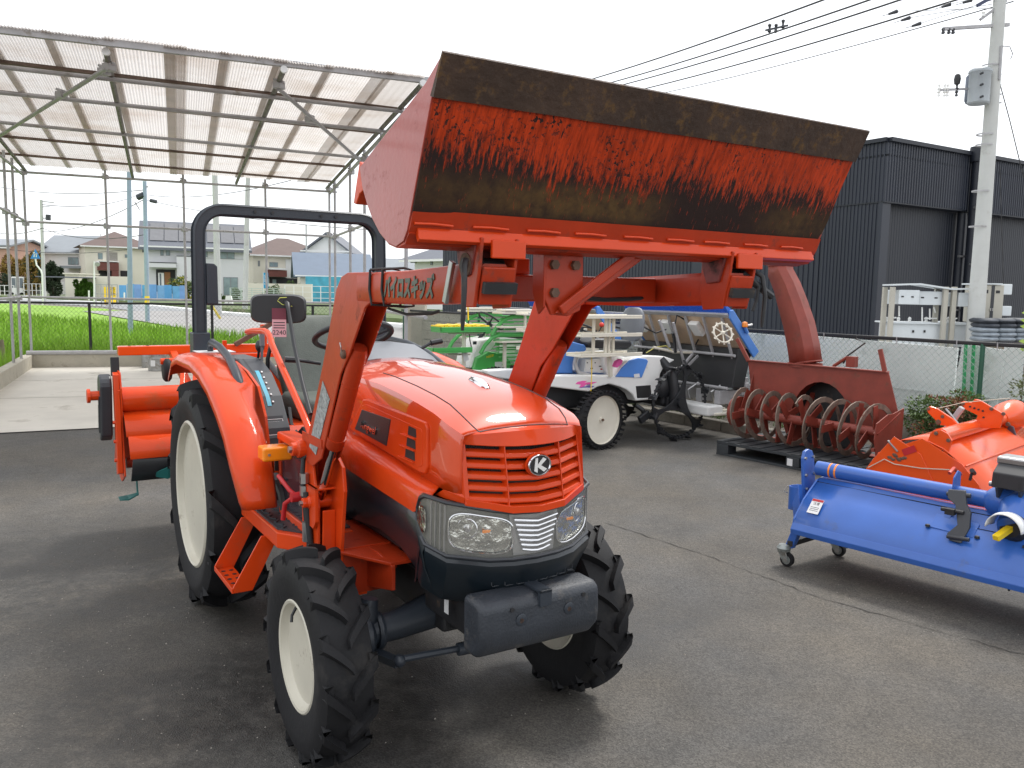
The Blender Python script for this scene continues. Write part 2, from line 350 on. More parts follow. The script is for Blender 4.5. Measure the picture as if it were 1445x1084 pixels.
def weed(mb, i):
    if i % 14 == 0: weed.c = F(random.choice([8.4, 8.9, 8.6]), random.uniform(2.0, 11.5), .10)
    p = weed.c + V((random.gauss(0, .05), random.gauss(0, .05), 0)); h = random.uniform(.04, .16); a = random.uniform(0, 6); w = .006
    t_ = p+V((cos(a)*h*.5, sin(a)*h*.5, h)); mb.add([p+V((w, 0, 0)), p-V((w, 0, 0)), t_], [(0, 1, 2)])
scatter('strip_weeds', 900, weed, m_weed)
m_rice = mat('rice_leaf', (.23, .41, .035), .6, var=.35, vs=.6, spec=.3)
def rice(n=64000):
    mb = MB(); vs = []; fs = []
    for i in range(n):
        u = random.random(); tt = .45 + 36*u**1.35; s = random.uniform(-9-tt*.75, 7)
        if i % 5 == 0: tt = random.uniform(.3, 2.2)
        p = Q(s, tt, -.06)
        if s > 6-tt*.55+2.0 and tt > 3: continue
        if s > 6.4: continue
        h = random.uniform(.40, .62)*(1-.12*(tt < 1)); a = random.uniform(0, 6.28); w = .007+tt*.0014; b_ = random.uniform(.08, .3)*h
        d = V((cos(a), sin(a), 0)); q = V((-d.y, d.x, 0))*w; k = len(vs)
        vs += [p-q, p+q, p+d*b_*.4+V((0, 0, h*.62))+q*.9, p+d*b_*.4+V((0, 0, h*.62))-q*.9, p+d*b_+V((0, 0, h))]
        fs += [(k, k+1, k+2, k+3), (k+3, k+2, k+4)]
    # left side of the side kerb
    for i in range(9000):
        l = random.uniform(0, 9); o_ = .25+random.random()**1.6*12; p = K0+LK*l+V((-.918, -.397, 0))*o_+V((0, 0, -.06)); h = random.uniform(.40, .62); a = random.uniform(0, 6.28); w = .008; k = len(vs)
        d = V((cos(a), sin(a), 0)); q = V((-d.y, d.x, 0))*w; vs += [p-q, p+q, p+d*.12+V((0, 0, h))]; fs += [(k, k+1, k+2)]
    mb.v = [tuple(x) for x in vs]; mb.f = fs; mb.m = [0]*len(fs)
    return tag(mb.build('rice_plants', m_rice, fix=False), kind='stuff')
rice()
# ================================================================ TRACTOR
TX, TY, TR = -.186, 3.202, rad(31.917-90)
tractor = thing('tractor', 'large orange farm tractor in the foreground with its loader bucket raised high', 'tractor', (TX, TY, 0), TR)
def tp(mb, name, M, par=tractor, **k): return mb.build(name, M, par, **k)
def tyre_mesh(R, Wd, rr, nl, lh, lw, skew, name):
    mb = MB(); h = Wd/2
    rc = R-lh
    prof = [(rr-.004, -h*.80), (rr+.012, -h*.86), ((rr+R)/2-.015, -h*1.0), (R-lh*2.3, -h*.99), (R-lh*1.35, -h*.86), (rc-.004, -h*.55), (rc, 0)]
    full = prof + [(r, -y) for r, y in reversed(prof[:-1])]
    mb.lathe(full, (0, 0, 0), 'Y', 72, closed=True)
    def surf(y):                        # carcass radius at |y|
        y = abs(y); P = [(-p[1], p[0]) for p in prof][::-1]
        for (a, ra), (b, rb) in zip(P, P[1:]):
            if a <= y <= b: return ra+(rb-ra)*(y-a)/(b-a)
        return P[-1][1]
    for sg in (-1, 1):
        for i in range(nl):
            ph0 = 2*pi*(i+(.5 if sg > 0 else 0))/nl; rings = []
            for k in range(10):
                t = k/9*1.17 - .05
                if t <= 1: y = h*max(0, t)*.98*sg if t > 0 else h*t*.6*sg; rt = R - (t**2.2 if t > 0 else 0)*lh*.55; rb = surf(y)-.006
                else: y = sg*h*(1.0+.035*(1-(t-1)*3)); rt = R-lh*.55-(t-1)*R*.26; rb = rt-lh*.5
                ph = ph0 - skew*(max(t, -.05)**.85 if t > 0 else t)
                w2 = lw*(.44+.20*min(1, max(0, t)))*(1 if t < 1 else 1-(t-1)*1.3)
                pts = []
                if t <= 1: cfg = ((-w2*1.35, rb), (-w2*.9, rt), (w2*.9, rt), (w2*1.35, rb)); yy = (y, y, y, y)
                else: cfg = ((-w2*1.2, rt+.004), (-w2, rt), (w2, rt), (w2*1.2, rt+.004)); yy = (y-sg*.03, y+sg*.0, y, y-sg*.03)
                for (dw, r), y_ in zip(cfg, yy):
                    a = ph + dw/R; pts.append((r*sin(a), y_, r*cos(a)))
                rings.append(pts)
            mb.loft(rings)
    return mb
def wheel(name, c, out, R, Wd, rr, nl, lh, lw, skew, rimprof, bolts, tyremb):
    mb = MB(); mb.lathe(rimprof, (0, 0, 0), 'Y', 48, sgn=out)
    w = tp(mb, name, m_rim, smooth=40, loc=c)
    t = tyremb.build('tyre', m_tyre, w, smooth=35) if not isinstance(tyremb, bpy.types.Object) else tyremb.copy()
    if isinstance(tyremb, bpy.types.Object): C.objects.link(t); t.parent = w
    n, br, bd = bolts; nut = None
    for i in range(n):
        a = 2*pi*i/n+.3; 
        if nut is None: nut = MB().lathe([(.0, -.01), (.013, -.01), (.013, .014), (.007, .016), (.007, .024), (0, .024)], (0, 0, 0), 'Y', 6, sgn=out).build('wheel_nut', m_dark, w); q = nut
        else: q = nut.copy(); C.objects.link(q); q.parent = w
        q.location = (br*cos(a), bd*out, br*sin(a))
    return w, t
fr = [(.205, .050), (.205, .074), (.197, .080), (.188, .077), (.182, .060), (.165, .045), (.163, .0), (.150, -.03), (.10, -.036), (.075, -.02), (.05, -.02), (.045, .02), (.0, .02), (0, -.05), (.165, -.055), (.185, -.07), (.197, -.080), (.205, -.074), (.205, -.05)]
fty = tyre_mesh(.388, .185, .200, 14, .030, .034, .25, 't')
w1, ft = wheel('front_wheel', (0, -.598, .388), -1, .39, .215, .2, 13, .034, .04, .27, fr, (6, .088, -.010), fty)
wheel('front_wheel', (0, .495, .388), 1, .39, .215, .2, 13, .034, .04, .27, fr, (6, .088, -.010), ft)
rr_ = [(.385, .10), (.390, .130), (.380, .138), (.370, .132), (.362, .09), (.345, .075), (.342, .03), (.325, .01), (.318, -.06), (.20, -.07), (.15, -.05), (.11, -.05), (.10, .02), (0, .02), (0, -.09), (.32, -.10), (.36, -.12), (.38, -.138), (.390, -.13), (.385, -.10)]
rty = tyre_mesh(.610, .30, .382, 11, .046, .055, .30, 't')
w3, rt_ = wheel('rear_wheel', (-1.74, -.565, .605), -1, .61, .3, .38, 11, .046, .055, .3, rr_, (8, .17, -.040), rty)
wheel('rear_wheel', (-1.74, .565, .605), 1, .61, .3, .38, 11, .046, .055, .3, rr_, (8, .17, -.040), rt_)
# valve stem on the near front wheel
MB().tube([(-.03, -.06, .175), (-.01, -.085, .15), (0, -.09, .13)], .006, 6).build('valve_stem', m_blk, w1)
# ---- chassis, engine block, axle
mb = MB(); mb.span((-1.9, -.16, .42), (.15, .16, .78)); mb.span((-.9, -.2, .62), (.1, .2, 1.0)); mb.span((-2.0, -.3, .45), (-1.35, .3, .85)); mb.lathe([(.12, -.45), (.12, .45)], (-1.74, 0, .605), 'Y', 16)
mb.span((-.6, -.24, .70), (.28, .24, .92)); mb.lathe([(.05, -.26), (.05, .26)], (-.35, 0, .78), 'Y', 12)
tp(mb, 'chassis', m_dark, bevel=.012)
mb = MB(); mb.span((.05, -.19, .50), (.40, .19, .66)); mb.prism([(.10, .42), (.40, .50), (.40, .55), (.05, .55)], 1, -.13, .13); tp(mb, 'front_frame', m_dark, bevel=.01)
mb = MB(); mb.tube([(.02, -.44, .43), (.02, -.30, .435), (.02, -.12, .47), (.02, .12, .47), (.02, .30, .435), (.02, .44, .43)], [.052, .055, .072, .072, .055, .052], 14)
for s in (-1, 1):
    mb.lathe([(.0, -.035), (.075, -.035), (.085, -.02), (.085, .02), (.07, .035), (0, .035)], (.02, s*.435, .42), 'Y', 14)
    mb.tube([(.02, s*.40, .56), (.02, s*.41, .50), (.02, s*.43, .33)], [.032, .042, .038], 10)
    mb.beam((.04, s*.40, .36), (.20, s*.36, .37), .04, .025)
    mb.lathe([(0, -.012), (.07, -.012), (.075, 0), (.07, .012), (0, .012)], (.02, s*.37, .43), 'Y', 12)
tp(mb, 'front_axle', m_slate, smooth=40)
mb = MB(); mb.tube([(.20, -.36, .385), (.24, 0, .385), (.20, .36, .385)], .013, 8); mb.tube([(.23, -.14, .385), (.25, .1, .385)], .024, 10); mb.ball((.2, -.36, .38), .024, 6); mb.ball((.2, .36, .38), .024, 6)
tp(mb, 'tie_rod', m_slate, smooth=40)
# knuckle hub of the near wheel (bright machined end)
tp(MB().lathe([(0, 0), (.035, 0), (.04, -.02), (.05, -.05), (0, -.05)], (.02, -.47, .42), 'Y', 12), 'hub_cap', m_steel, smooth=40)
# ---- front weight
mb = MB(); pr = [(.47, .50), (.47, .70), (.57, .70), (.60, .685), (.605, .60), (.60, .555), (.555, .50)]
mb.prism([(x, z) for x, z in pr], 1, -.255, .225)
bw = tp(mb, 'front_weight', m_bump, bevel=.022, seg=4, smooth=50)
for y, z in ((-.105, .625), (.088, .628)):
    o = MB().lathe([(.018, 0), (.021, .003), (.021, .0045), (.018, .006)], (.602, y, z), 'X', 20, closed=False).build('weight_hole', m_slate, bw, smooth=40)
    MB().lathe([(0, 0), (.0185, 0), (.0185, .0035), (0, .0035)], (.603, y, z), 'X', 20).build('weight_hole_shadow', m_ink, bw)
    MB().lathe([(0, 0), (.009, 0), (.009, .002), (0, .002)], (.606, y, z-.002), 'X', 6).build('weight_bolt', m_rust, bw)
for y in (-.14, .15):
    MB().lathe([(0, 0), (.008, 0), (.008, .003), (0, .003)], (.602, y, .665), 'X', 10).build('pin_hole', m_ink, bw)
mb = MB().span((.592, -.035, .655), (.612, .012, .712)); mb.span((.47, -.035, .70), (.612, .012, .712)); mb.build('weight_tab', m_slate, bw, bevel=.003)
tp(MB().span((.36, -.10, .52), (.475, .10, .66)).span((.30, -.16, .64), (.47, .16, .665)), 'weight_bracket', m_dark, bevel=.004)
# ---- hood
def lerp(a, b, t): return a+(b-a)*t
def interp(T, x):
    if x <= T[0][0]: return T[0][1:]
    for a, b in zip(T, T[1:]):
        if x <= b[0]:
            t = (x-a[0])/(b[0]-a[0]); return tuple(lerp(p, q, t) for p, q in zip(a[1:], b[1:]))
    return T[-1][1:]
# x, z crest, z edge(y=.2), z shoulder, half width, z bottom crease
HT = [(-.66, 1.395, 1.362, 1.325, .268, 1.10), (-.45, 1.395, 1.365, 1.328, .27, 1.09), (-.2, 1.388, 1.358, 1.320, .27, 1.075), (0, 1.372, 1.342, 1.302, .27, 1.06), (.15, 1.350, 1.325, 1.285, .27, 1.045), (.27, 1.325, 1.305, 1.268, .27, 1.035), (.36, 1.295, 1.277, 1.250, .270, 1.03), (.41, 1.267, 1.252, 1.235, .258, 1.03), (.44, 1.243, 1.233, 1.222, .243, 1.03)]
def hring(x):
    zc, ze, zs, w, zb = interp(HT, x); we = w*.745
    half = [(0, zc), (we*.35, zc-(zc-ze)*.10), (we*.72, zc-(zc-ze)*.42), (we, ze), (lerp(we, w, .55), lerp(ze, zs, .30)), (lerp(we, w, .92), lerp(ze, zs, .72)), (w, zs-.012), (w+.001, lerp(zs, zb, .35)), (w+.002, lerp(zs, zb, .7)), (w+.002, zb)]
    return [(x, y, z) for y, z in reversed(half)] + [(x, -y, z) for y, z in half[1:]]
xs = [-.66, -.55, -.45, -.32, -.2, -.1, 0, .08, .15, .21, .27, .32, .36, .39, .41, .425, .44]
mb = MB(); mb.loft([hring(x) for x in xs], cap=False, closed=False)
hood = tp(mb, 'hood', m_hood, smooth=38)
so_ = hood.modifiers.new('solid', 'SOLIDIFY'); so_.thickness = .006; so_.offset = -1
# front corner of the hood between side and grille
mb = MB()
for s in (-1, 1):
    P = [(.44, .243*s, 1.03), (.44, .243*s, 1.222), (.44, .181*s, 1.233), (.425, .23*s, 1.196), (.462, .243*s, 1.02), (.36, .272*s, 1.03), (.30, .272*s, 1.0), (.36, .268*s, 1.0), (.46, .240*s, .998)]
    mb.add(P, [(0, 1, 3, 4), (1, 2, 3), (5, 0, 4, 8, 7), (6, 5, 7)] if s > 0 else [(4, 3, 1, 0), (3, 2, 1), (7, 8, 4, 0, 5), (7, 5, 6)])
tp(mb, 'hood_corner', m_or)
# seam line between hood top and sides (thin dark joint) 
for s in (-1, 1):
    pts = [];
    for x in xs[3:]:
        zc, ze, zs, w, zb = interp(HT, x); pts.append((x, s*w*.745, ze+.0005))
    pts += [(.443, s*.16, 1.236)]
    MB().tube(pts, .0022, 5).build('hood_seam', m_ink, hood)
MB().tube([(.444, y, 1.2335+.010*(1-abs(y)/.18)**.5) for y in [-.18, -.12, -.06, 0, .06, .12, .18]], .0022, 5).build('hood_seam', m_ink, hood)
# lower side skirt
for s in (-1, 1):
    rings = []
    for x, zb, zl, w in ((-.66, 1.10, .96, .30), (-.4, 1.085, .945, .308), (-.1, 1.067, .935, .312), (.1, 1.048, .928, .315), (.22, 1.038, .925, .318), (.29, 1.033, .955, .316), (.325, 1.03, .985, .31)):
        rings.append([(x, s*.270, zb+.004), (x, s*(.270+(w-.27)*.85), zb-.028), (x, s*w, zb-.045), (x, s*(w+.003), (zb+zl)/2-.02), (x, s*w, zl), (x, s*(w-.02), zl-.004)])
    mb = MB(); mb.loft(rings, cap=False, closed=False)
    o = tp(mb, 'side_skirt', m_or, smooth=30); mo = o.modifiers.new('solid', 'SOLIDIFY'); mo.thickness = .005
# raised side panel, mesh window, vents
for s in (-1, 1):
    y0 = s*.271; y1 = s*.281
    outer = [(-.50, 1.115), (-.47, 1.105), (-.1, 1.078), (.19, 1.056), (.235, 1.06), (.252, 1.085), (.250, 1.225), (.235, 1.243), (-.30, 1.262), (-.345, 1.255)]
    inner = [(-.46, 1.125), (-.1, 1.098), (.20, 1.078), (.218, 1.09), (.216, 1.205), (.205, 1.215), (-.30, 1.240), (-.335, 1.232)]
    mb = MB(); mb.prism(outer, 1, y0-s*.004, y1); p1 = tp(mb, 'side_panel', m_or, bevel=.006, seg=3, smooth=40)
    mb = MB(); mb.prism(inner, 1, y1-s*.001, y1+s*.0015); MBi = mb.build('panel_inset', m_or, p1, bevel=.001)
    mb = MB(); mb.prism([(-.345, 1.213), (-.056, 1.213), (-.095, 1.104), (-.425, 1.122)], 1, y1, y1+s*.004); mw = mb.build('mesh_window', m_plate, p1, bevel=.002)
    mb = MB()
    for i in range(26):
        z = 1.108+i*.0041; xl = lerp(-.425, -.345, (z-1.12)/.093); xr = lerp(-.095, -.056, (z-1.104)/.109)
        if z > 1.12: mb.span((xl+.006, y1+s*.004, z), (xr-.006, y1+s*.0048, z+.0014))
    mb.build('mesh_rib', m_dgrey, p1)
    for k in range(3):
        zt = 1.212-.043*k; xo = -.012*k
        mb = MB(); mb.prism([(.105+xo, zt), (.165+xo*.4, zt-.003), (.168+xo*.4, zt-.034), (.098+xo, zt-.033)], 1, y1, y1+s*.003); mb.build('vent_slot', m_ink, p1)
        mb = MB(); mb.prism([(.05+xo, zt-.036), (.165+xo*.4, zt-.036), (.165+xo*.4, zt-.041), (.05+xo, zt-.040)], 1, y1, y1+s*.012); mb.build('vent_rib', m_or, p1, bevel=.0015)
    if s < 0:
        text('script_name', 'Kingwel', .048, m_chr, p1, frame((-.27, y1-.008, 1.150), (1, 0, -.045), (0, 0, 1)), .002, .35, 1.0)
    else:
        text('script_name', 'Kingwel', .055, m_chr, p1, frame((-.25, y1+.008, 1.155), (-1, 0, .045), (0, 0, 1)), .002, .35, .8)
    # cowl panel behind the side panel with round lock
    mb = MB().lathe([(0, 0), (.014, 0), (.016, .004), (.010, .007), (0, .006)], (-.56, s*.272, 1.17), 'Y', 14, sgn=s); tp(mb, 'hood_lock', m_chr, smooth=40)
# chrome hood ornament
mb = MB(); rings = []
for x, w, h, z0 in ((.050, .010, .006, 1.368), (.062, .013, .016, 1.366), (.10, .014, .020, 1.361), (.135, .018, .024, 1.355), (.165, .018, .017, 1.349), (.185, .011, .006, 1.344)):
    rings.append([(x, w*cos(a), z0+h*max(0, sin(a))-.004) for a in [pi*k/8 for k in range(9)]])
mb.loft(rings); tp(mb, 'hood_handle', m_chr, smooth=45)
# ---- grille
def gx(y, z):                        # front surface of the nose in plan
    a = abs(y); base = .425+.2*(1.196-z)
    if a > .105: return lerp(base, base+.070, (.235-a)/.13)
    return lerp(base+.070, base+.082, (.105-a)/.105)
def gband(z0, z1, y0=-.235, y1=.235, d0=0, d1=0, th=.03, ys=None):
    ys = ys or [y0, -.105, 0, .105, y1]; rings = []
    for y in ys:
        rings.append([(gx(y, z0)+d0, y, z0(y) if callable(z0) else z0), (gx(y, z1)+d1, y, z1), (gx(y, z1)-th, y, z1), (gx(y, z0)-th, y, z0)])
    return rings
mb = MB(); rings = []
for k in range(25):
    y = -.238+.476*k/24; u = 1-(y/.238)**2; zt = 1.230+.012*u; zb = 1.194-.008*u; xb = .425+.088*(1-abs(y/.238)**2.2)
    rings.append([(.440+.012*u, y*.90, zt), (lerp(.44+.012*u, xb, .6), y*.96, zt-.006), (xb, y, zb+.002), (xb-.001, y, zb), (xb-.03, y, zb), (.40, y*.90, zt)])
mb.loft(rings); grille = tp(mb, 'grille', m_or, smooth=30)
mb = MB(); mb.loft([[(gx(y, 1.2)-.045, y, 1.2), (gx(y, .99)-.045, y, .99), (gx(y, .99)-.06, y, .99), (gx(y, 1.2)-.06, y, 1.2)] for y in (-.225, -.105, 0, .105, .225)]); mb.build('grille_backing', m_ink, grille)
mb = MB()
for i in range(60):
    y = -.215+i*.0073; mb.span((gx(y, 1.1)-.046, y, 1.0), (gx(y, 1.1)-.040, y+.0012, 1.19))
mb.build('radiator_screen', m_blk, grille)
for k in range(5):
    z = 1.172-k*.0365; rings = []
    for y in (-.232, -.105, 0, .105, .232):
        drop = .010*(1-abs(y)/.232)
        zz = z-drop; x = gx(y, zz)
        rings.append([(x-.030, y, zz+.006), (x-.002, y, zz-.002), (x+.002, y, zz-.016), (x-.002, y, zz-.021), (x-.034, y, zz-.010)])
    mb = MB(); mb.loft(rings); mb.build('grille_slat', m_or, grille, bevel=.0015, seg=1)
for y in (-.113, .103):
    mb = MB(); mb.loft([[(gx(y, z)-.035, y-.002, z), (gx(y, z)+.001, y-.002, z), (gx(y, z)+.001, y+.002, z), (gx(y, z)-.035, y+.002, z)] for z in (1.195, 1.1, .985)]); mb.build('grille_rib', m_or, grille)
for s in (-1, 1):
    mb = MB(); mb.loft([[(gx(.236, z)-.03, s*.226, z), (gx(.236, z)+.004, s*.228, z), (gx(.236, z)+.002, s*.243, z), (gx(.236, z)-.03, s*.243, z)] for z in (1.205, 1.1, 1.0)]); mb.build('grille_side', m_or, grille)
mb = MB(); mb.loft([[(gx(y, zz)-.03, y, zz+.022), (gx(y, zz)+.003, y, zz+.018), (gx(y, zz)+.004, y, zz-.006), (gx(y, zz)-.03, y, zz-.008)] for y, zz in ((-.243, 1.0), (-.105, .975), (0, .970), (.105, .975), (.243, 1.0))]); mb.build('grille_lower_bar', m_or, grille, bevel=.002)
# emblem: oval ring with a letter K cut by light and dark facets
ez = 1.122; ex = gx(0, ez)+.012
mb = MB().lathe([(0, 0), (1, 0), (1, .010), (0, .010)], (0, 0, 0), 'X', 32); mb.v = [(ex-.012+x, y*.050, ez+z*.040) for x, y, z in mb.v]; em = mb.build('emblem', m_or, grille, smooth=40)
mb = MB().lathe([(.82, .0), (.82, .006), (.88, .010), (.95, .010), (1, .004), (1, 0)], (0, 0, 0), 'X', 36, closed=True); mb.v = [(ex+x*.8, y*.047, ez+z*.037) for x, y, z in mb.v]; mb.build('emblem_ring', m_chr, grille, smooth=50)
mb = MB().lathe([(0, 0), (.84, 0), (.84, .003), (0, .003)], (0, 0, 0), 'X', 32); mb.v = [(ex+x, y*.047, ez+z*.037) for x, y, z in mb.v]; mb.build('emblem_field', m_ink, grille)
def k2(y, z): return (y*.036, ez+z*.030)
mb = MB(); mb.prism([k2(-.62, -.62), k2(-.25, -.85), k2(-.25, .85), k2(-.5, .80)], 0, ex+.0034, ex+.006); mb.prism([k2(-.25, .05), k2(.35, .85), k2(.72, .62), k2(.12, -.02), k2(.80, -.50), k2(.45, -.80), k2(-.25, -.2)], 0, ex+.0034, ex+.006); mb.build('emblem_letter', m_white, grille)
# ---- headlights: bezel band, reflectors, clear cover
def hp(t):                           # plan polyline, t 0..1 from near side to centre
    P = [(0, .255, .318), (.18, .335, .328), (.36, .425, .292), (.62, .500, .170), (.8, .525, .09), (1, .535, 0)]
    for a, b in zip(P, P[1:]):
        if t <= b[0]: u = (t-a[0])/(b[0]-a[0]); return lerp(a[1], b[1], u), lerp(a[2], b[2], u)
    return P[-1][1:]
def hz(t): 
    T = [(0, .945, .892), (.06, .985, .868), (.18, 1.006, .845), (.36, .998, .824), (.62, .975, .812), (.8, .962, .810), (1, .958, .810)]
    return interp(T, t)
ts = [0, .03, .06, .12, .18, .25, .3, .36, .45, .54, .62, .7, .8, .9, 1]
def hband(off, zi, name, M, thick=.02, t0=0, t1=1, both=True, sides=(-1, 1), **k):
    rings = []; tt = [t for t in ts if t0 <= t <= t1]
    seq = [(t, -1) for t in tt]
    if both: seq += [(t, 1) for t in reversed(tt) if t < 1]
    for t, s in seq:
        x, y = hp(t); zt, zb = hz(t); x += off; y *= 1+off*.6
        zt -= zi; zb += zi
        rings.append([(x, s*y, zt), (x+.004, s*y, (zt+zb)/2), (x, s*y, zb), (x-thick, s*(y-.01), zb), (x-thick, s*(y-.01), zt)])
    mb = MB(); mb.loft(rings); return mb
hl = tp(hband(-.028, -.003, '', None, .02), 'headlight_housing', m_bezel, smooth=30)
m_clear = mat('clear_cover', (.9, .9, .86), .04, var=.02, alpha=.07, spec=.7, coat=.6)
m_clear.node_tree.nodes['Principled BSDF'].inputs['Base Color'].default_value = (.75, .73, .66, 1)
# dark rubber gasket round the lens
for s in (-1, 1): pass
gp = []; gb = []
for t in ts:
    x, y = hp(t); zt, zb = hz(t); gp.append((x, y, zt+.004)); gb.append((x, y, zb-.004))
loop = [(x, -y, z) for x, y, z in gp] + [(x, y, z) for x, y, z in reversed(gp)][1:] + gb + [(x, -y, z) for x, y, z in reversed(gb)][1:]
MB().tube(loop+[loop[0]], .007, 6).build('lens_gasket', m_dgrey, hl, smooth=50)
def onband(u, v, s, off=-.006):      # u 0..1 plan, v 0..1 up
    x, y = hp(u); zt, zb = hz(u); return V((x+off, s*y, lerp(zb, zt, v)))
for s in (-1, 1):
    # main round-cornered lamp bowl
    def lamp(u0, u1, v0, v1, ur, name, M, n=22, depth=.03):
        cu, cv = (u0+u1)/2, (v0+v1)/2; rings = []
        for k, (f, dd) in enumerate(((1, 0), (.93, .002), (.9, -.006), (.7, -depth*.7), (.4, -depth), (.08, -depth*1.05))):
            ring = []
            for j in range(n):
                a = 2*pi*j/n; e = .55; cx = abs(cos(a))**e*(1 if cos(a) > 0 else -1); sx = abs(sin(a))**e*(1 if sin(a) > 0 else -1)
                p = onband(cu+cx*(u1-u0)/2*f, cv+sx*(v1-v0)/2*f, s, -.012); p.x += dd; ring.append(p)
            rings.append(ring)
        mb = MB(); mb.loft(rings); return mb.build(name, M, par, smooth=60)
    par = tractor
    h = lamp(.38, .80, .10, .86, 0, 'headlight', m_refl)
    par = h
    lamp(.015, .20, .16, .80, 0, 'side_lamp', m_refl, depth=.02)
    # bulb shield, and the bulb's amber reflection added as a coloured box
    p = onband(.50, .56, s, -.020); MB().lathe([(.0, .012), (.012, .010), (.014, 0), (.012, -.01), (0, -.012)], p, 'X', 14).build('bulb_shield', m_chr, h, smooth=40)
    p = onband(.62, .55, s, -.020); MB().box(p, (.006, .03, .008), (0, .2, 0)).build('bulb_reflection', m_amber, h)
    MB().tube([onband(.50+.06*cos(a), .56+.2*sin(a), s, -.018) for a in [2*pi*i/16 for i in range(17)]], .003, 5).build('lamp_ring', m_chr, h, smooth=40)
    MB().tube([onband(.59+.215*(abs(cos(a))**.55*(1 if cos(a) > 0 else -1)), .48+.39*(abs(sin(a))**.55*(1 if sin(a) > 0 else -1)), s, -.006) for a in [2*pi*i/32 for i in range(33)]], .0028, 5).build('lamp_rim', m_chr, h, smooth=40)
    for u in (.235, .27, .31, .345):
        MB().tube([onband(u, .04, s, -.004), onband(u+.004, .96, s, -.004)], .0035, 5).build('bezel_line', m_steel, h)
for k in range(7):                   # bright centre bars
    v = .14+k*.115; wk = .195-.012*(6-k)
    mb = MB(); mb.tube([onband(1-wk+.0*k, v+.03, -1, -.004), onband(.95, v-.01, -1, -.002), (onband(1, v-.02, 1, -.002)), onband(.95, v-.01, 1, -.002), onband(1-wk, v+.03, 1, -.004)], .0045, 6)
    mb.build('centre_bar', m_chr, hl, smooth=40)
mb = MB(); mb.loft([[onband(.82, .02, -1, -.016), onband(.78, .98, -1, -.016)], [onband(1, .02, 1, -.014), onband(1, .98, 1, -.014)], [onband(.82, .02, 1, -.016), onband(.78, .98, 1, -.016)]], cap=False, closed=False); mb.build('centre_reflector', m_steel, hl)
cv = hband(0, .002, '', None, .003).build('headlight_cover', m_clear, hl, smooth=40)
# ---- nose (dark plastic) below the lights, stepping in towards the bottom
def nring(t, s, dx, z):
    x, y = hp(t); return (x+dx, s*y*(1+dx*.9), z)
mb = MB(); seq = [(t, -1) for t in ts]+[(t, 1) for t in reversed(ts) if t < 1]
lv = [(-.004, -.006), (.010, -.024), (.008, -.048), (-.030, -.118), (-.050, -.165), (-.070, -.180)]
rings = []
for t, s in seq:
    zt, zb = hz(t); zb = min(zb, .84-.05*t) if t < .06 else zb
    r = [nring(t, s, dx, zb+dz) for dx, dz in lv]; r.append((r[-1][0]-.05, r[-1][1]*.8, r[-1][2])); r.append((r[0][0]-.05, r[0][1]*.85, r[0][2])); rings.append(r)
mb.loft(rings); nose = tp(mb, 'nose_panel', m_nose, smooth=30)
for row in range(2):
    for k in range(8):
        y = -.135+k*.044+row*.02
        if abs(y) > .215: continue
        t = 1-abs(y)/.17*.38 if abs(y) < .17 else .6
        z = .720-row*.030; xx = hp(t)[0]-.014-.52*(.745-z)*.9
        mb = MB(); pts = [(y+.018*cos(a)*1.0, z+.012*sin(a)) for a in [pi/4+pi/2*i for i in range(4)]]; 
        mb.tube([(xx+.006, y+.019*cx, z+.010*cz) for cx, cz in ((-1, -.6), (-.8, -1), (.8, -1), (1, -.6), (1, .6), (.8, 1), (-.8, 1), (-1, .6), (-1, -.6))], .0018, 5)
        mb.build('nose_vent', m_dgrey, nose)
# dark lower side body
for s in (-1, 1):
    rings = []
    for x, zt, zl, w in ((-.62, .958, .70, .285), (-.45, .948, .72, .29), (-.2, .937, .75, .298), (0, .93, .735, .30), (.15, .925, .70, .308), (.26, .93, .665, .314), (.33, .84, .67, .326)):
        rings.append([(x, s*(w-.04), zt+.01), (x, s*w, zt-.004), (x, s*(w+.012), zt-.03), (x, s*(w+.002), (zt+zl)/2), (x, s*(w-.03), zl), (x, s*(w-.08), zl-.02)])
    mb = MB(); mb.loft(rings, closed=False, cap=False); o = tp(mb, 'lower_body', m_nose, smooth=35); mo = o.modifiers.new('solid', 'SOLIDIFY'); mo.thickness = .006
# small white decal on the front frame
tp(MB().box((.30, -.225, .60), (.03, .002, .07)), 'frame_decal', m_paper)
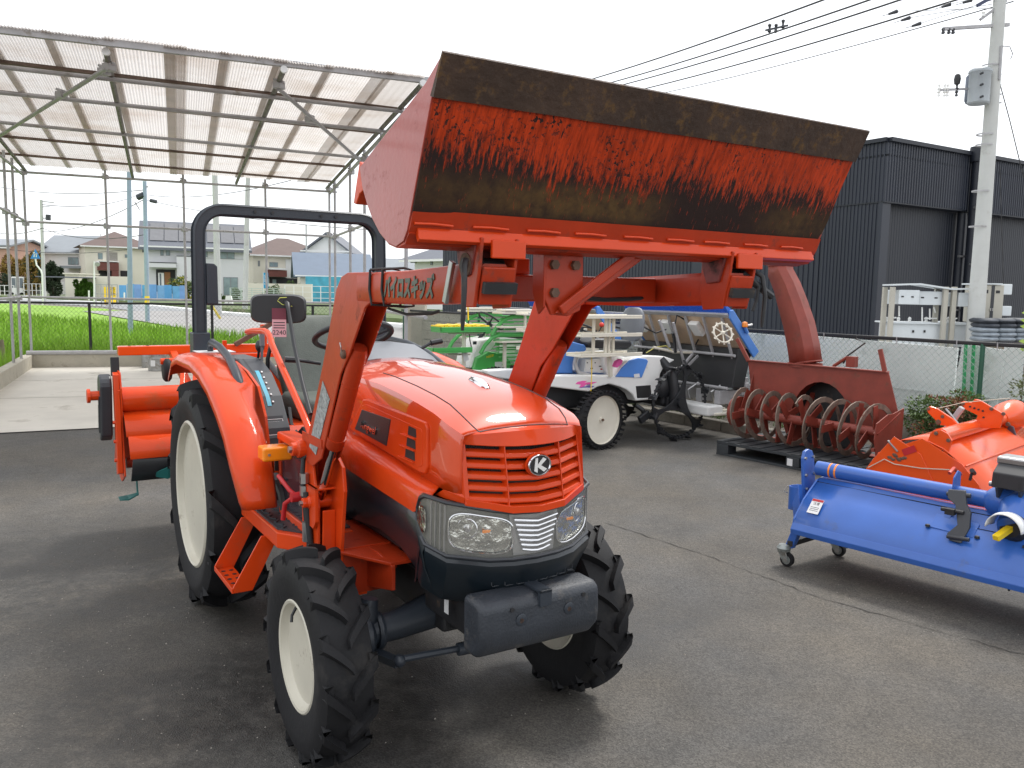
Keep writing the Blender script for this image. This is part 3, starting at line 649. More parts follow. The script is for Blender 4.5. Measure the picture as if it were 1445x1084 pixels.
# ---- loader
def rustmat():
    # worn bucket underside: rust with a shape of its own along the plate (object z runs from bar to cutting edge)
    M = bpy.data.materials.new('worn_bucket_plate'); M.use_nodes = True; t = M.node_tree; N = t.nodes; L = t.links; b = N['Principled BSDF']; b.inputs['Specular IOR Level'].default_value = .22
    tc = N.new('ShaderNodeTexCoord'); P = tc.outputs['Object']; sx = N.new('ShaderNodeSeparateXYZ'); L.new(P, sx.inputs[0])
    def noise(scale, st=(1, 1, 1), d=6, r=.65):
        mp = N.new('ShaderNodeMapping'); mp.inputs['Scale'].default_value = st; L.new(P, mp.inputs[0]); n = N.new('ShaderNodeTexNoise'); n.inputs['Scale'].default_value = scale; n.inputs['Detail'].default_value = d; n.inputs['Roughness'].default_value = r; L.new(mp.outputs[0], n.inputs['Vector']); return n.outputs['Fac']
    def mr(x, a, c, d, e):
        n = N.new('ShaderNodeMapRange'); n.inputs[1].default_value = a; n.inputs[2].default_value = c; n.inputs[3].default_value = d; n.inputs[4].default_value = e; L.new(x, n.inputs[0]); return n.outputs[0]
    def mth(op, a, c):
        n = N.new('ShaderNodeMath'); n.operation = op
        for i, v in enumerate((a, c)):
            if isinstance(v, (int, float)): n.inputs[i].default_value = v
            else: L.new(v, n.inputs[i])
        return n.outputs[0]
    z = sx.outputs['Z']
    str_ = mth('MULTIPLY', mth('SUBTRACT', noise(9, (1, 9.0, .30), 6, .75), .5), .20)   # long streaks down the plate
    wav = mth('MULTIPLY', mth('SUBTRACT', noise(2.2, (0, 1, 0), 2), .5), .16)
    up = mth('ADD', mth('ADD', z, str_), wav)
    top = mth('MULTIPLY', mr(up, 1.945, 2.075, 1, 0), 1.0); top = mr(mth('ADD', top, mth('MULTIPLY', mth('SUBTRACT', noise(42, (1, 2.2, .35), 5, .75), .5), 2.8)), .34, .72, 0, 1)                        # worn below this line
    lo = mth('ADD', z, mth('MULTIPLY', mth('SUBTRACT', noise(7, (1, 1, 1), 5), .5), .03))
    bot = mr(lo, 1.866, 1.876, 0, 1)
    y = sx.outputs['Y']
    side = mr(mth('ADD', y, mth('MULTIPLY', noise(14, (1, 1, 1)), .05)), -.70, -.655, 1, 0)
    sidem = mth('MULTIPLY', side, mr(z, 2.02, 2.1, 1, 0))
    worn = mth('MAXIMUM', mth('MULTIPLY', top, bot), mth('MULTIPLY', sidem, bot))
    pits = mr(noise(75, (1, 1, 1), 3, .7), .56, .60, 0, 1)
    pitz = mth('MULTIPLY', pits, mr(noise(5), .44, .60, 0, 1))
    scr = mr(noise(60, (1, 2.2, .12), 3, .5), .66, .70, 0, 1)
    worn = mth('MAXIMUM', worn, mth('MULTIPLY', mth('MAXIMUM', pitz, scr), bot))
    och = N.new('ShaderNodeMix'); och.data_type = 'RGBA'; och.inputs[6].default_value = (.026, .014, .012, 1); och.inputs[7].default_value = (.12, .068, .024, 1)
    band = mth('MULTIPLY', mr(z, 1.875, 1.905, 0, 1), mr(z, 1.945, 1.985, 1, 0))
    L.new(mth('MULTIPLY', band, mth('MULTIPLY', mr(noise(1.5, (0, 1, 0), 1), .42, .58, 0, 1), mr(noise(30), .3, .6, .15, .8))), och.inputs[0])
    mixo = N.new('ShaderNodeMix'); mixo.data_type = 'RGBA'; L.new(worn, mixo.inputs[0]); L.new(och.outputs[2], mixo.inputs[7])
    sc = N.new('ShaderNodeVectorMath'); sc.operation = 'SCALE'; sc.inputs[0].default_value = (.50, .045, .008); L.new(mth('MULTIPLY', mr(noise(4), .3, .7, .8, 1.15), mr(noise(26, (1, 3.5, .16), 5, .7), .42, .66, 1.08, .50)), sc.inputs[3]); L.new(sc.outputs[0], mixo.inputs[6])
    L.new(mixo.outputs[2], b.inputs['Base Color']); L.new(mr(worn, 0, 1, .45, .72), b.inputs['Roughness'])
    bp = N.new('ShaderNodeBump'); bp.inputs['Strength'].default_value = .5; bp.inputs['Distance'].default_value = .004
    L.new(mth('ADD', mth('MULTIPLY', worn, -.6), mth('MULTIPLY', noise(50), .6)), bp.inputs['Height']); L.new(bp.outputs[0], b.inputs['Normal'])
    return M
m_plate_w = rustmat()
m_edge = mat('rusty_cutting_edge', (.058, .033, .022), .62, .15, var=.5, vs=5, bump=.35, bs=45, dirt=(.15, .080, .026), dirtamt=.20, ds=20)
m_side = mat('bucket_side_sky_sheen', (.36, .055, .040), .34, var=.10, vs=5, bump=.1, bs=60, coat=.35, dirt=(.27, .035, .028), dirtamt=.12, ds=22)  # pinkish sky reflection on the bucket sides is mixed into this paint colour
# mast posts on both sides
for s in (-1, 1):
    mb = MB(); mb.prism([(-.475, .50), (-.22, .50), (-.195, .66), (-.165, .85), (-.15, .93), (-.17, 1.02), (-.24, 1.06), (-.43, 1.10), (-.455, .90)], 1, s*.40, s*.415)
    mb.prism([(-.455, .50), (-.27, .50), (-.26, .85), (-.30, .95), (-.33, 1.06), (-.43, 1.09), (-.455, .90)], 1, s*.47, s*.482)
    mb.beam((-.445, s*.441, .5), (-.445, s*.441, 1.04), .052, .012, (1, 0, 0)); mb.beam((-.255, s*.441, .5), (-.245, s*.441, .84), .052, .012, (1, 0, 0))
    mb.span((-.475, s*.30, .49), (-.20, s*.49, .502))
    post = tp(mb, 'loader_post', m_or, bevel=.003)
    # foot bracket reaching forward along the frame
    mb = MB(); mb.prism([(-.60, .42), (.04, .58), (.04, .675), (-.1, .69), (-.30, .68), (-.60, .60)], 1, s*.285, s*.30); mb.prism([(-.60, s*.20), (.03, s*.20), (.03, s*.30), (-.2, s*.42), (-.60, s*.42)], 2, .672, .684)
    mb.prism([(-.50, .50), (-.50, .69), (-.20, .69), (-.20, .50)], 1, s*.20, s*.40)
    MB2 = mb.build('post_bracket', m_ord, post, bevel=.002)
    # pivot pins and bosses
    for (x, z, r, w_) in ((-.385, 1.065, .036, .55), (-.315, .862, .026, .53)):
        mb = MB(); mb.lathe([(0, .395), (r, .395), (r, w_-.03), (r*.75, w_-.025), (r*.75, w_-.005), (0, w_-.005)], (x, 0, z), 'Y', 16, sgn=s); mb.build('pivot_boss', m_or, post, bevel=.002)
        MB().lathe([(0, w_-.005), (r*.38, w_-.005), (r*.38, w_+.006), (0, w_+.006)], (x, 0, z), 'Y', 6, sgn=s).build('pivot_bolt', m_steel, post)
    mb = MB(); mb.prism([(-.40, .93), (-.24, .93), (-.24, .80), (-.27, .765), (-.33, .77), (-.38, .82)], 1, s*.484, s*.498); mb.prism([(-.40, .93), (-.24, .93), (-.24, .922), (-.40, .922)], 1, s*.40, s*.498); mb.build('cylinder_bracket', m_or, post, bevel=.002)
# horizontal pipe rack in front of mast foot
tp(MB().beam((-.33, -.40, .60), (-.33, .40, .60), .12, .10).beam((-.2, -.29, .64), (-.2, .29, .64), .08, .07), 'loader_subframe', m_ord, bevel=.004)
# red selector handle on the near mast
mb = MB(); mb.tube([(-.40, -.53, .86), (-.43, -.56, .89), (-.50, -.575, .925), (-.53, -.575, .93)], .009, 8); mb.tube([(-.42, -.55, .86), (-.46, -.57, .83), (-.475, -.575, .76)], .010, 8); mb.lathe([(0, .50), (.02, .50), (.02, .56), (0, .56)], (-.41, 0, .865), 'Y', 10, sgn=-1)
tp(mb, 'selector_handle', m_red, smooth=50)
# arms
def arm(s):
    o1, o2, i1, i2 = s*.498, s*.488, s*.408, s*.398
    # two side plates of the near-vertical member, knee to pivot
    pl = [(.315, 1.755), (.10, 1.755), (.045, 1.742), (-.005, 1.70), (-.155, 1.42), (-.335, 1.125), (-.41, 1.085), (-.425, 1.03), (-.365, 1.02), (-.285, 1.01), (-.18, 1.06), (.03, 1.40), (.115, 1.475), (.262, 1.64), (.315, 1.66)]
    mb = MB(); mb.prism(pl, 1, o1, o2); mb.prism(pl, 1, i1, i2)
    # back web closing the channel
    bw_ = [(.10, 1.750), (.045, 1.738), (-.002, 1.697), (-.152, 1.418), (-.332, 1.125)]
    for a, b_ in zip(bw_, bw_[1:]):
        mb.beam((a[0]+.004, s*.448, a[1]-.004), (b_[0]+.004, s*.448, b_[1]-.004), .082, .008, (a[0]-b_[0], 0, a[1]-b_[1]) if False else (1, 0, -.4))
    a_ = tp(mb, 'loader_arm', m_ord, bevel=.004, seg=2)
    # boom: rectangular tube with rounded edges
    mb = MB(); rings = []
    for x, zt, zb in ((.20, 1.752, 1.658), (.6, 1.757, 1.658), (.93, 1.770, 1.668), (1.03, 1.768, 1.676)):
        y0, y1 = s*.502, s*.404; r = .012
        rings.append([(x, y0, zb+r), (x, y0, zt-r), (x, y0-s*.004, zt-.003), (x, y0-s*r, zt), (x, y1+s*r, zt), (x, y1, zt-r), (x, y1, zb+r), (x, y1+s*r, zb), (x, y0-s*r, zb), (x, y0-s*.004, zb+.003)])
    mb.loft(rings); bm_ = mb.build('boom', m_ord, a_, smooth=40)
    # lift cylinder
    P = V((.115, s*.448, 1.50)); Qv = V((-.315, s*.448, .862)); d = (Qv-P).normalized()
    cyl = MB().tube([P, P+d*.02, P+d*.42], [.027, .032, .032], 20).tube([P+d*.16, P+d*.166], .0332, 20).tube([P+d*.42, P+d*.462, P+d*.47], [.0355, .0355, .032], 20)
    c_ = cyl.build('lift_cylinder', m_ord, tractor, smooth=40); 
    MB().tube([P+d*.46, Qv], .0175, 14).build('cylinder_rod', m_chr, c_, smooth=50)
    MB().lathe([(0, -.03), (.028, -.03), (.028, .03), (0, .03)], Qv, 'Y', 14).build('rod_eye', m_or, c_, smooth=40)
    # clamp band with bolt at the top of the cylinder, cotter and knee pin
    MB().lathe([(0, .48), (.016, .48), (.016, .51), (.01, .515), (0, .515)], (.075, 0, 1.475), 'Y', 10, sgn=s).build('knee_pin', m_rust, a_, smooth=40)
    MB().tube([(.075, s*.512, 1.475), (.08, s*.516, 1.50), (.07, s*.516, 1.515)], .003, 5).build('cotter_pin', m_steel, a_)
    mb = MB(); mb.prism([(-.395, 1.135), (-.165, 1.135), (-.165, 1.10), (-.395, 1.10)], 1, s*.499, s*.503); mb.build('arm_strap', m_ord, a_)
    # grey instruction sticker along the arm
    if s < 0:
        mb = MB(); mb.prism([(-.150, 1.36), (-.075, 1.30), (-.235, 1.065), (-.315, 1.085)], 1, s*.4995, s*.5005); st = mb.build('arm_sticker', mat('faded_sticker', (.30, .33, .33), .5, var=.5, vs=45, dirt=(.12, .13, .13), dirtamt=.35, ds=60), a_)
    # tool pin plates and hoses at the boom end
    mb = MB(); mb.prism([(.955, 1.83), (1.055, 1.83), (1.045, 1.76), (1.02, 1.66), (.965, 1.66), (.95, 1.70)], 1, s*.510, s*.522); mb.prism([(.93, 1.83), (1.055, 1.83), (1.045, 1.76), (1.02, 1.66), (.94, 1.655), (.925, 1.70)], 1, s*.396, s*.384)
    mb.beam((1.045, s*.45, 1.76), (1.022, s*.45, 1.668), .115, .012, (1, 0, 0))
    e_ = mb.build('hinge_plate', m_ord, a_, bevel=.003)
    MB().beam((1.0535, s*.45, 1.722), (1.0465, s*.45, 1.695), .117, .0135, (1, 0, 0)).build('wear_strip', m_dark, e_)
    MB().lathe([(0, .375), (.018, .375), (.018, .535), (0, .535)], (.985, 0, 1.765), 'Y', 12, sgn=s).build('hinge_pin', m_dark, e_, smooth=40)
    MB().lathe([(.013, .522), (.03, .522), (.03, .53), (.013, .53)], (.985, 0, 1.765), 'Y', 14, sgn=s, closed=True).build('pin_washer', m_rust, e_, smooth=40)
    # dump link and hose
    MB().beam((.905, s*.52, 1.775), (.865, s*.52, 1.668), .014, .02, (1, 0, 0)).build('dump_link', m_steel, a_, bevel=.002)
    MB().tube([(1.02, s*.53, 1.775), (1.04, s*.545, 1.76), (1.05, s*.55, 1.70), (1.045, s*.55, 1.63), (1.043, s*.55, 1.605)], [.008, .008, .007, .006, .004], 8).build('latch_rod', m_dark, a_, smooth=50)
    return a_
def reyb(s, yc, k):
    before = set(bpy.data.objects); a_ = arm(s)
    for o in set(bpy.data.objects)-before:
        kk = 1 if 'cyl' in o.name or 'rod' in o.name else k
        for v_ in o.data.vertices: v_.co.y = s*(yc+(s*v_.co.y-.45)*kk)
    return a_
arm_r = reyb(-1, .475, .8); arm_l = reyb(1, .375, .8)
for o in list(bpy.data.objects):
    if o.name.startswith('loader_post') or o.name.startswith('post_bracket') or o.name.startswith('pivot_') or o.name.startswith('cylinder_bracket'):
        if o.parent == tractor: o.location.y += -.062 if o.data.vertices[0].co.y > 0 else -.02
# lock lever sticking out at the far end
tp(MB().tube([(1.02, .40, 1.768), (1.04, .515, 1.70)], .012, 8), 'lock_lever', m_blk, smooth=40)
tp(MB().tube([(1.03, .42, 1.762), (1.04, .455, 1.73), (1.04, .45, 1.69), (1.04, .435, 1.655)], .005, 6), 'lock_cable', m_wire, smooth=40)
# lettering on the near boom
text('loader_name', 'バイロスキッズ', .068, m_silvertext, tractor, frame((.600, -.5185, 1.703), (1, 0, .012), (0, 0, 1)), .0008, .14, .72, bold=.0035)
# cable ties and hose on the near arm
for x, in ((.325,), (.425,)):
    MB().tube([(x, -.520, 1.762), (x-.006, -.521, 1.70), (x+.01, -.520, 1.652), (x+.01, -.45, 1.648), (x+.01, -.42, 1.65), (x, -.42, 1.70), (x, -.42, 1.762), (x, -.45, 1.768), (x, -.520, 1.762)], .0045, 6).build('cable_tie', m_wire, arm_r, smooth=50)
MB().tube([(.33, -.46, 1.64), (.45, -.45, 1.625), (.60, -.44, 1.632), (.63, -.43, 1.64)], .005, 6).build('hose', m_wire, arm_r, smooth=50)
MB().tube([(.07, -.50, 1.475), (.0, -.505, 1.475), (-.06, -.503, 1.53), (-.02, -.503, 1.58)], .0035, 6).build('hose', m_wire, arm_r, smooth=50)
MB().tube([(-.34, -.505, .62), (-.35, -.52, .80), (-.36, -.53, .95), (-.37, -.52, 1.03), (-.33, -.45, 1.10), (-.20, -.45, 1.25), (-.10, -.46, 1.36), (-.02, -.46, 1.48)], .010, 8).build('hydraulic_hose', m_wire, arm_r, smooth=50)
MB().tube([(-.31, -.505, .60), (-.32, -.52, .78), (-.33, -.525, .90)], .012, 8).build('hydraulic_hose', m_wire, arm_r, smooth=50)
for z in (.90, .95, .72, .76):
    MB().lathe([(0, -.02), (.018, -.02), (.018, .02), (0, .02)], (-.335 if z < .8 else -.36, -.522, z), 'Z', 6).build('hose_fitting', m_steel, arm_r)
MB().tube([(-.12, -.46, 1.30), (-.10, -.47, 1.33), (-.12, -.46, 1.35), (-.09, -.47, 1.37), (-.07, -.46, 1.40)], [.02, .026, .02, .024, .012], 7).build('worn_tape', mat('worn_tape', (.22, .18, .14), .9, var=.5, vs=40), arm_r, smooth=50)
MB().tube([(.0, .40, 1.60), (-.03, .385, 1.50), (-.10, .385, 1.36), (-.20, .39, 1.27), (-.30, .39, 1.20)], .008, 7).build('hydraulic_hose', m_wire, arm_l, smooth=50)
MB().tube([(.07, .385, 1.475), (.0, .38, 1.50), (-.05, .38, 1.56)], .005, 7).build('hose', m_wire, arm_l, smooth=50)
# cross beam between the booms, centre plate, diagonal strut
cb = tp(MB().beam((.68, -.43, 1.712), (.68, .33, 1.712), .075, .080, (0, 0, 1)), 'cross_beam', m_ord, bevel=.006)
MB().span((.64, -.26, 1.752), (.70, -.16, 1.80)).build('beam_bracket', m_or, cb, bevel=.004)
MB().tube([(.73, -.05, 1.69), (.735, .1, 1.680), (.73, .2, 1.683), (.70, .32, 1.69)], .007, 7).build('hose', m_wire, cb, smooth=50)
mb = MB(); mb.prism([(-.278, 1.812), (-.152, 1.812), (-.150, 1.70), (-.158, 1.652), (-.20, 1.636), (-.255, 1.64), (-.276, 1.68)], 0, .945, .957); mb.prism([(.90, 1.812), (.957, 1.812), (.957, 1.66), (.93, 1.64), (.90, 1.70)], 1, -.282, -.274)
cp = tp(mb, 'centre_plate', m_ord, bevel=.003)
for y, z in ((-.252, 1.775), (-.182, 1.775), (-.250, 1.700)):
    MB().lathe([(0, 0), (.014, 0), (.014, .012), (0, .012)], (.957, y, z), 'X', 6).build('plate_bolt', m_rust, cp)
tp(MB().prism([(-.252, 1.645), (-.205, 1.642), (.075, 1.812), (-.005, 1.812)], 0, .96, .968).beam((.975, -.238, 1.652), (.985, .0, 1.812), .028, .012, (1, 0, 0)), 'diagonal_strut', m_ord, bevel=.004)
# ---- bucket
BW = .713
prof = [(1.157, 2.114), (1.125, 2.045), (1.085, 1.955), (1.050, 1.878), (1.030, 1.835), (1.005, 1.812), (.965, 1.805), (.92, 1.815), (.87, 1.843), (.825, 1.878), (.785, 1.92), (.755, 1.965), (.735, 2.02)]
mb = MB(); rings = []
fr_, bk = [], []
for i, (x, z) in enumerate(prof[:5]): pass
def shell(pr, th, y0, y1):
    ins = []
    for i, (x, z) in enumerate(pr):
        a = pr[max(0, i-1)]; b_ = pr[min(len(pr)-1, i+1)]; dx, dz = b_[0]-a[0], b_[1]-a[1]; L_ = sqrt(dx*dx+dz*dz)
        ins.append((x + (dz)/L_*th*1, z - dx/L_*th*1))
    m_ = MB(); poly = pr + ins[::-1]
    n = len(pr)
    for k in range(n-1):
        m_.prism([pr[k], pr[k+1], ins[k+1], ins[k]], 1, y0, y1)
    return m_
# worn front plate is one prism of its own, subdivided along its length with slight dents
mb = MB(); NY = 40; rows = []
ppts = [(1.157, 2.114), (1.125, 2.045), (1.10, 1.99), (1.078, 1.94), (1.052, 1.882), (1.036, 1.848)]
vs = []; fs = []
for i in range(NY+1):
    y = lerp(-BW, BW, i/NY)
    for k, (x, z) in enumerate(ppts):
        dn = 0 if k in (0, 5) else .006*(mnoise.noise(V((y*2.3, k*.6, 1.3))))
        vs.append((x+dn, y, z))
    for k, (x, z) in enumerate(ppts[::-1]): vs.append((x-.008, y, z+.003))
np_ = 12
for i in range(NY):
    for k in range(np_):
        a = i*np_+k; b_ = i*np_+(k+1) % np_; fs.append((a, b_, b_+np_, a+np_))
fs += [tuple(range(np_)), tuple(NY*np_+k for k in range(np_-1, -1, -1))]
mb.add(vs, fs); bucket = tp(mb, 'bucket', m_plate_w, smooth=30)
mb = shell(prof[4:], -.006, -BW, BW); mb.build('bucket_back', m_ord, bucket)
fil = MB().prism([(1.056, 1.884), (1.040, 1.845), (1.012, 1.806), (1.0, 1.815), (1.03, 1.87)], 1, -BW, BW).build('lower_corner', m_ord, bucket)
ce = MB(); NY = 30; rings = []
for i in range(NY+1):
    y = lerp(-BW-.004, BW+.004, i/NY); j = .0015*mnoise.noise(V((y*9, 0, 0)))
    rings.append([(1.163, y, 2.112+j), (1.2065+j, y, 2.196), (1.203+j, y, 2.200), (1.148, y, 2.118)])
ce.loft(rings); ce.build('cutting_edge', m_edge, bucket, smooth=25)
for s in (-1, 1):
    sp = [(1.198, 2.192), (1.150, 2.108), (1.080, 1.950), (1.030, 1.838), (1.008, 1.813), (.965, 1.802), (.915, 1.813), (.865, 1.840), (.82, 1.876), (.782, 1.918), (.752, 1.962), (.733, 2.014), (1.12, 2.150)]
    mb = MB(); mb.prism(sp, 1, s*(BW-.006), s*(BW+.003)); mb.build('side_plate', m_side, bucket, bevel=.002)
# top lip folded back behind the side plates, lower welded bar with stitches
mb = MB(); mb.prism([(.735, 2.02), (.70, 2.035), (.678, 1.985), (.655, 1.93), (.675, 1.925), (.70, 1.95), (.755, 1.965)], 1, -BW+.01, BW-.01); mb.build('bucket_lip', m_or, bucket, bevel=.003)
mb = MB(); mb.beam((1.035, -.694, 1.832), (1.035, .694, 1.832), .040, .018, (1, 0, .45)); br = mb.build('reinforcing_bar', m_or, bucket, bevel=.003)
for i in range(9):
    y = -.66+i*.155+random.uniform(-.01, .01); MB().tube([(1.047, y-.05, 1.853), (1.049, y, 1.854), (1.047, y+.05, 1.852)], .0035, 6).build('weld_bead', m_or, br, smooth=50)
for s in (-1, 1):
    mb = MB(); y0 = -.475 if s < 0 else .375
    mb.prism([(y0-.075, 1.835), (y0+.075, 1.835), (y0+.055, 1.79), (y0+.05, 1.755), (y0-.05, 1.755), (y0-.055, 1.79)], 0, .955, .965)
    mb.prism([(.93, 1.84), (1.04, 1.84), (1.03, 1.80), (1.01, 1.74), (.96, 1.735), (.94, 1.78)], 1, y0-.062, y0-.052); mb.prism([(.93, 1.84), (1.04, 1.84), (1.03, 1.80), (1.01, 1.74), (.96, 1.735), (.94, 1.78)], 1, y0+.052, y0+.062)
    mb.build('hinge_ear', mat('worn_red_paint_%s' % ('a' if s < 0 else 'b'), (.20, .035, .03), .5, var=.4, vs=18, dirt=(.03, .02, .02), dirtamt=.25, ds=14), bucket, bevel=.003)
    MB().beam((1.052, -.502 if s < 0 else .345, 1.803), (1.052, -.405 if s < 0 else .450, 1.803), .045, .012, (1, 0, 0)).build('ear_plate', m_or, bucket, bevel=.003)
# ---- ROPS
mb = MB()
def rops_path():
    P = []
    for z in (1.30, 1.5, 1.7, 1.9): P.append((-.550+.006*(z-1.3), z))
    for k in range(0, 10):
        a = pi - k*pi/18; P.append((-.41+.135*cos(a), 2.0+.135*sin(a)))
    return P
half = rops_path(); full = half + [(-y, z) for y, z in reversed(half)]
rings = []
for i, (y, z) in enumerate(full):
    a = full[max(0, i-1)]; b_ = full[min(len(full)-1, i+1)]; d = V((0, b_[0]-a[0], b_[1]-a[1])).normalized(); nn = V((0, -d.z, d.y)); w, h = .0425, .034; c = V((-2.15, y, z)); X = V((1, 0, 0)); cr_ = .010
    ring = []
    for sx_, sy_ in ((1, 1), (1, -1), (-1, -1), (-1, 1)):
        for ox, oy in (((cr_, 0), (0, cr_)) if sx_*sy_ < 0 else ((0, cr_), (cr_, 0))):
            ring.append(c + X*sx_*(w-ox) + nn*sy_*(h-oy))
    rings.append(ring)
mb.loft(rings); rops = tp(mb, 'roll_bar', m_slate, smooth=35)
for y in (-.235, -.135, .16, .25):
    MB().lathe([(0, 0), (.009, 0), (.009, .002), (0, .002)], (-2.107, y, 2.135), 'X', 14).build('bolt_hole', m_ink, rops)
for s in (-1, 1):
    MB().span((-2.205, s*.595, 1.27), (-2.10, s*.50, 1.44)).build('post_socket', m_slate, rops, bevel=.006)
    MB().lathe([(0, 0), (.018, 0), (.018, .012), (.008, .015), (0, .015)], (-2.10, s*.548, 1.315), 'X', 6).build('socket_bolt', m_slate, rops)
    MB().lathe([(0, .5), (.012, .5), (.012, .53), (0, .53)], (-2.15, 0, 1.39), 'Y', 8, sgn=s*-.0-1 if False else 1).build('socket_pin', m_blk, rops) if s > 0 else MB().lathe([(0, .47), (.012, .47), (.012, .50), (0, .50)], (-2.15, 0, 1.39), 'Y', 8, sgn=-1).build('socket_pin', m_blk, rops)
MB().prism([(-.513, 1.60), (-.45, 1.60), (-.452, 1.815), (-.47, 1.83), (-.513, 1.832)], 0, -2.19, -2.11).build('tool_box', m_slate, rops, bevel=.006)
# ---- fenders
FO = [(-2.24, 1.20), (-2.12, 1.30), (-1.95, 1.335), (-1.60, 1.335), (-1.37, 1.305), (-1.17, 1.25), (-.98, 1.165), (-.84, 1.08), (-.735, .98), (-.67, .88), (-.645, .81), (-.64, .77)]
for s in (-1, 1):
    rings = []
    for i, (x, z) in enumerate(FO):
        a = FO[max(0, i-1)]; b_ = FO[min(len(FO)-1, i+1)]; d = V((b_[0]-a[0], 0, b_[1]-a[1])).normalized(); n_ = V((-d.z, 0, d.x)) if V((-d.z, 0, d.x)).z > 0 or i > 8 else V((d.z, 0, -d.x))
        n_ = V((-d.z, 0, d.x)); n_ = n_ if n_.z+n_.x > 0 else -n_
        c = V((x, 0, z)); yo = .715-.03*max(0, (i-8))/3
        ring = [c - n_*.055 + V((0, s*(yo+.002), 0)), c - n_*.03 + V((0, s*yo, 0)), c - n_*.008 + V((0, s*(yo-.012), 0)), c + V((0, s*(yo-.035), 0)), c + n_*.006 + V((0, s*(yo-.08), 0)), c + n_*.004 + V((0, s*.60, 0)), c + V((0, s*(.56-.05*(i < 6)), 0)), c-n_*.02+V((0, s*(.545-.05*(i < 6)), 0))]
        rings.append(ring)
    mb = MB(); mb.loft(rings, cap=False, closed=False)
    fd = tp(mb, 'fender', m_or, smooth=50); mo = fd.modifiers.new('solid', 'SOLIDIFY'); mo.thickness = .005; mo.offset = -1
    wall = [(-2.22, 1.16)] + [(x, z-.02) for x, z in FO[1:6]] + [(-1.05, 1.10), (-.98, .9), (-.95, .70), (-1.05, .65), (-1.15, .9), (-1.5, 1.05), (-2.1, .95)]
    MB().prism(wall, 1, s*.475, s*.487).build('fender_wall', m_or, fd)
    mb = MB(); mb.tube([(-2.02, s*.52, 1.325), (-2.02, s*.52, 1.375), (-1.93, s*.53, 1.395), (-1.7, s*.54, 1.385), (-1.45, s*.55, 1.345), (-1.28, s*.56, 1.29), (-1.18, s*.565, 1.235), (-1.15, s*.57, 1.18), (-1.16, s*.57, 1.15)], [.016, .018, .02, .02, .021, .022, .024, .024, .020], 10); mb.build('grab_handle', m_slate, fd, smooth=50)
    MB().box((-2.02, s*.5, 1.338), (.16, .20, .004)).build('fender_sticker', m_paper, fd)
# ---- platform, step, side panel
for s in (-1, 1):
    mb = MB(); P = [(-1.12, s*.585), (-.53, s*.585), (-.40, s*.50), (-.40, s*.30), (-1.12, s*.30)]
    mb.prism(P, 2, .625, .695); pf = tp(mb, 'foot_platform', m_or, bevel=.006)
    mb = MB(); mb.prism([(-1.10, s*.575), (-.56, s*.575), (-.44, s*.49), (-.44, s*.30), (-1.10, s*.30)], 2, .696, .704)
    mt = mb.build('floor_mat', m_dgrey, pf)
    mb = MB()
    for i in range(11):
        for j in range(4):
            x, y = -1.07+i*.052+(j % 2)*.026, s*(.55-j*.055)
            if x < -.52: mb.box((x, y, .706), (.032, .010, .006), (0, 0, .7 if (i+j) % 2 else -.7))
    mb.build('mat_rib', m_dgrey, pf)
    # step: two straps and a perforated tread
    x0, x1 = -1.06, -.72
    mb = MB()
    for x in (x0, x1):
        mb.beam((x, s*.575, .63), (x, s*.665, .40), .10, .008, (0, 0, 1) if False else (1, 0, 0))
    st = MB()
    for x in (x0, x1): st.prism([(s*.52, .63), (s*.60, .63), (s*.725, .415), (s*.715, .395), (s*.64, .395)], 0, x-.004, x+.004)
    st.prism([(x0, s*.64), (x1, s*.64), (x1, s*.725), (x0, s*.725)], 2, .392, .400); st.prism([(x0, .392), (x1, .392), (x1, .415), (x0, .415)], 1, s*.722, s*.727)
    sp_ = tp(st, 'step', m_or, bevel=.003)
    for i in range(5):
        for j in range(2):
            MB().lathe([(0, 0), (.010, 0), (.010, .001), (0, .001)], (x0+.05+i*.06, s*(.662+j*.035), .4005), 'Z', 10).build('tread_hole', m_ink, sp_)
# clear side guard with orange rim
mb = MB(); g = [(-1.0, .70), (-.62, .70), (-.62, 1.00), (-1.0, 1.00)]
for a, b_ in zip(g, g[1:]+g[:1]): mb.beam((a[0], -.49, a[1]), (b_[0], -.49, b_[1]), .012, .03, (0, 1, 0) if a[1] != b_[1] else (0, 0, 1))
# indicator, brackets
tp(MB().span((-.79, -.50, .70), (-.765, -.48, 1.05)).span((-.79, -.50, .70), (-.43, -.48, .735)), 'guard_frame', m_or, bevel=.004)
gl_ = mat('smoked_guard', (.05, .045, .06), .08, var=.05, alpha=.55, spec=.7); tp(MB().span((-.765, -.493, .735), (-.44, -.487, 1.0)), 'guard_pane', gl_)
tp(MB().span((-.74, -.52, 1.045), (-.40, -.44, 1.08)), 'guard_bracket', m_or, bevel=.008)
tp(MB().span((-.76, -.47, .97), (-.44, -.40, 1.04)), 'fuse_cover', m_blk, bevel=.006)
lampb = tp(MB().span((-.70, -.615, .975), (-.61, -.49, 1.035)), 'indicator_lamp', m_amber, bevel=.010, seg=3)
MB().lathe([(0, 0), (.006, 0), (.006, .004), (0, .004)], (-.61, -.59, 1.005), 'X', 8).build('lamp_screw', m_steel, lampb)
tp(MB().span((-.885, .50, .955), (-.79, .625, 1.015)), 'indicator_lamp', m_amber, bevel=.010, seg=3)
tp(MB().span((-.80, -.515, .895), (-.79, -.485, .945)), 'number_tag', m_ink); 
# brake pedal on the platform
mb = MB(); mb.tube([(-.90, -.53, .70), (-.90, -.53, .80), (-.885, -.52, .845)], .006, 6); mb.beam((-.92, -.52, .85), (-.80, -.50, .845), .10, .012); mb.tube([(-.80, -.50, .84), (-.75, -.495, .80), (-.735, -.49, .73)], .022, 8)
tp(mb, 'pedal', m_blk, smooth=40)
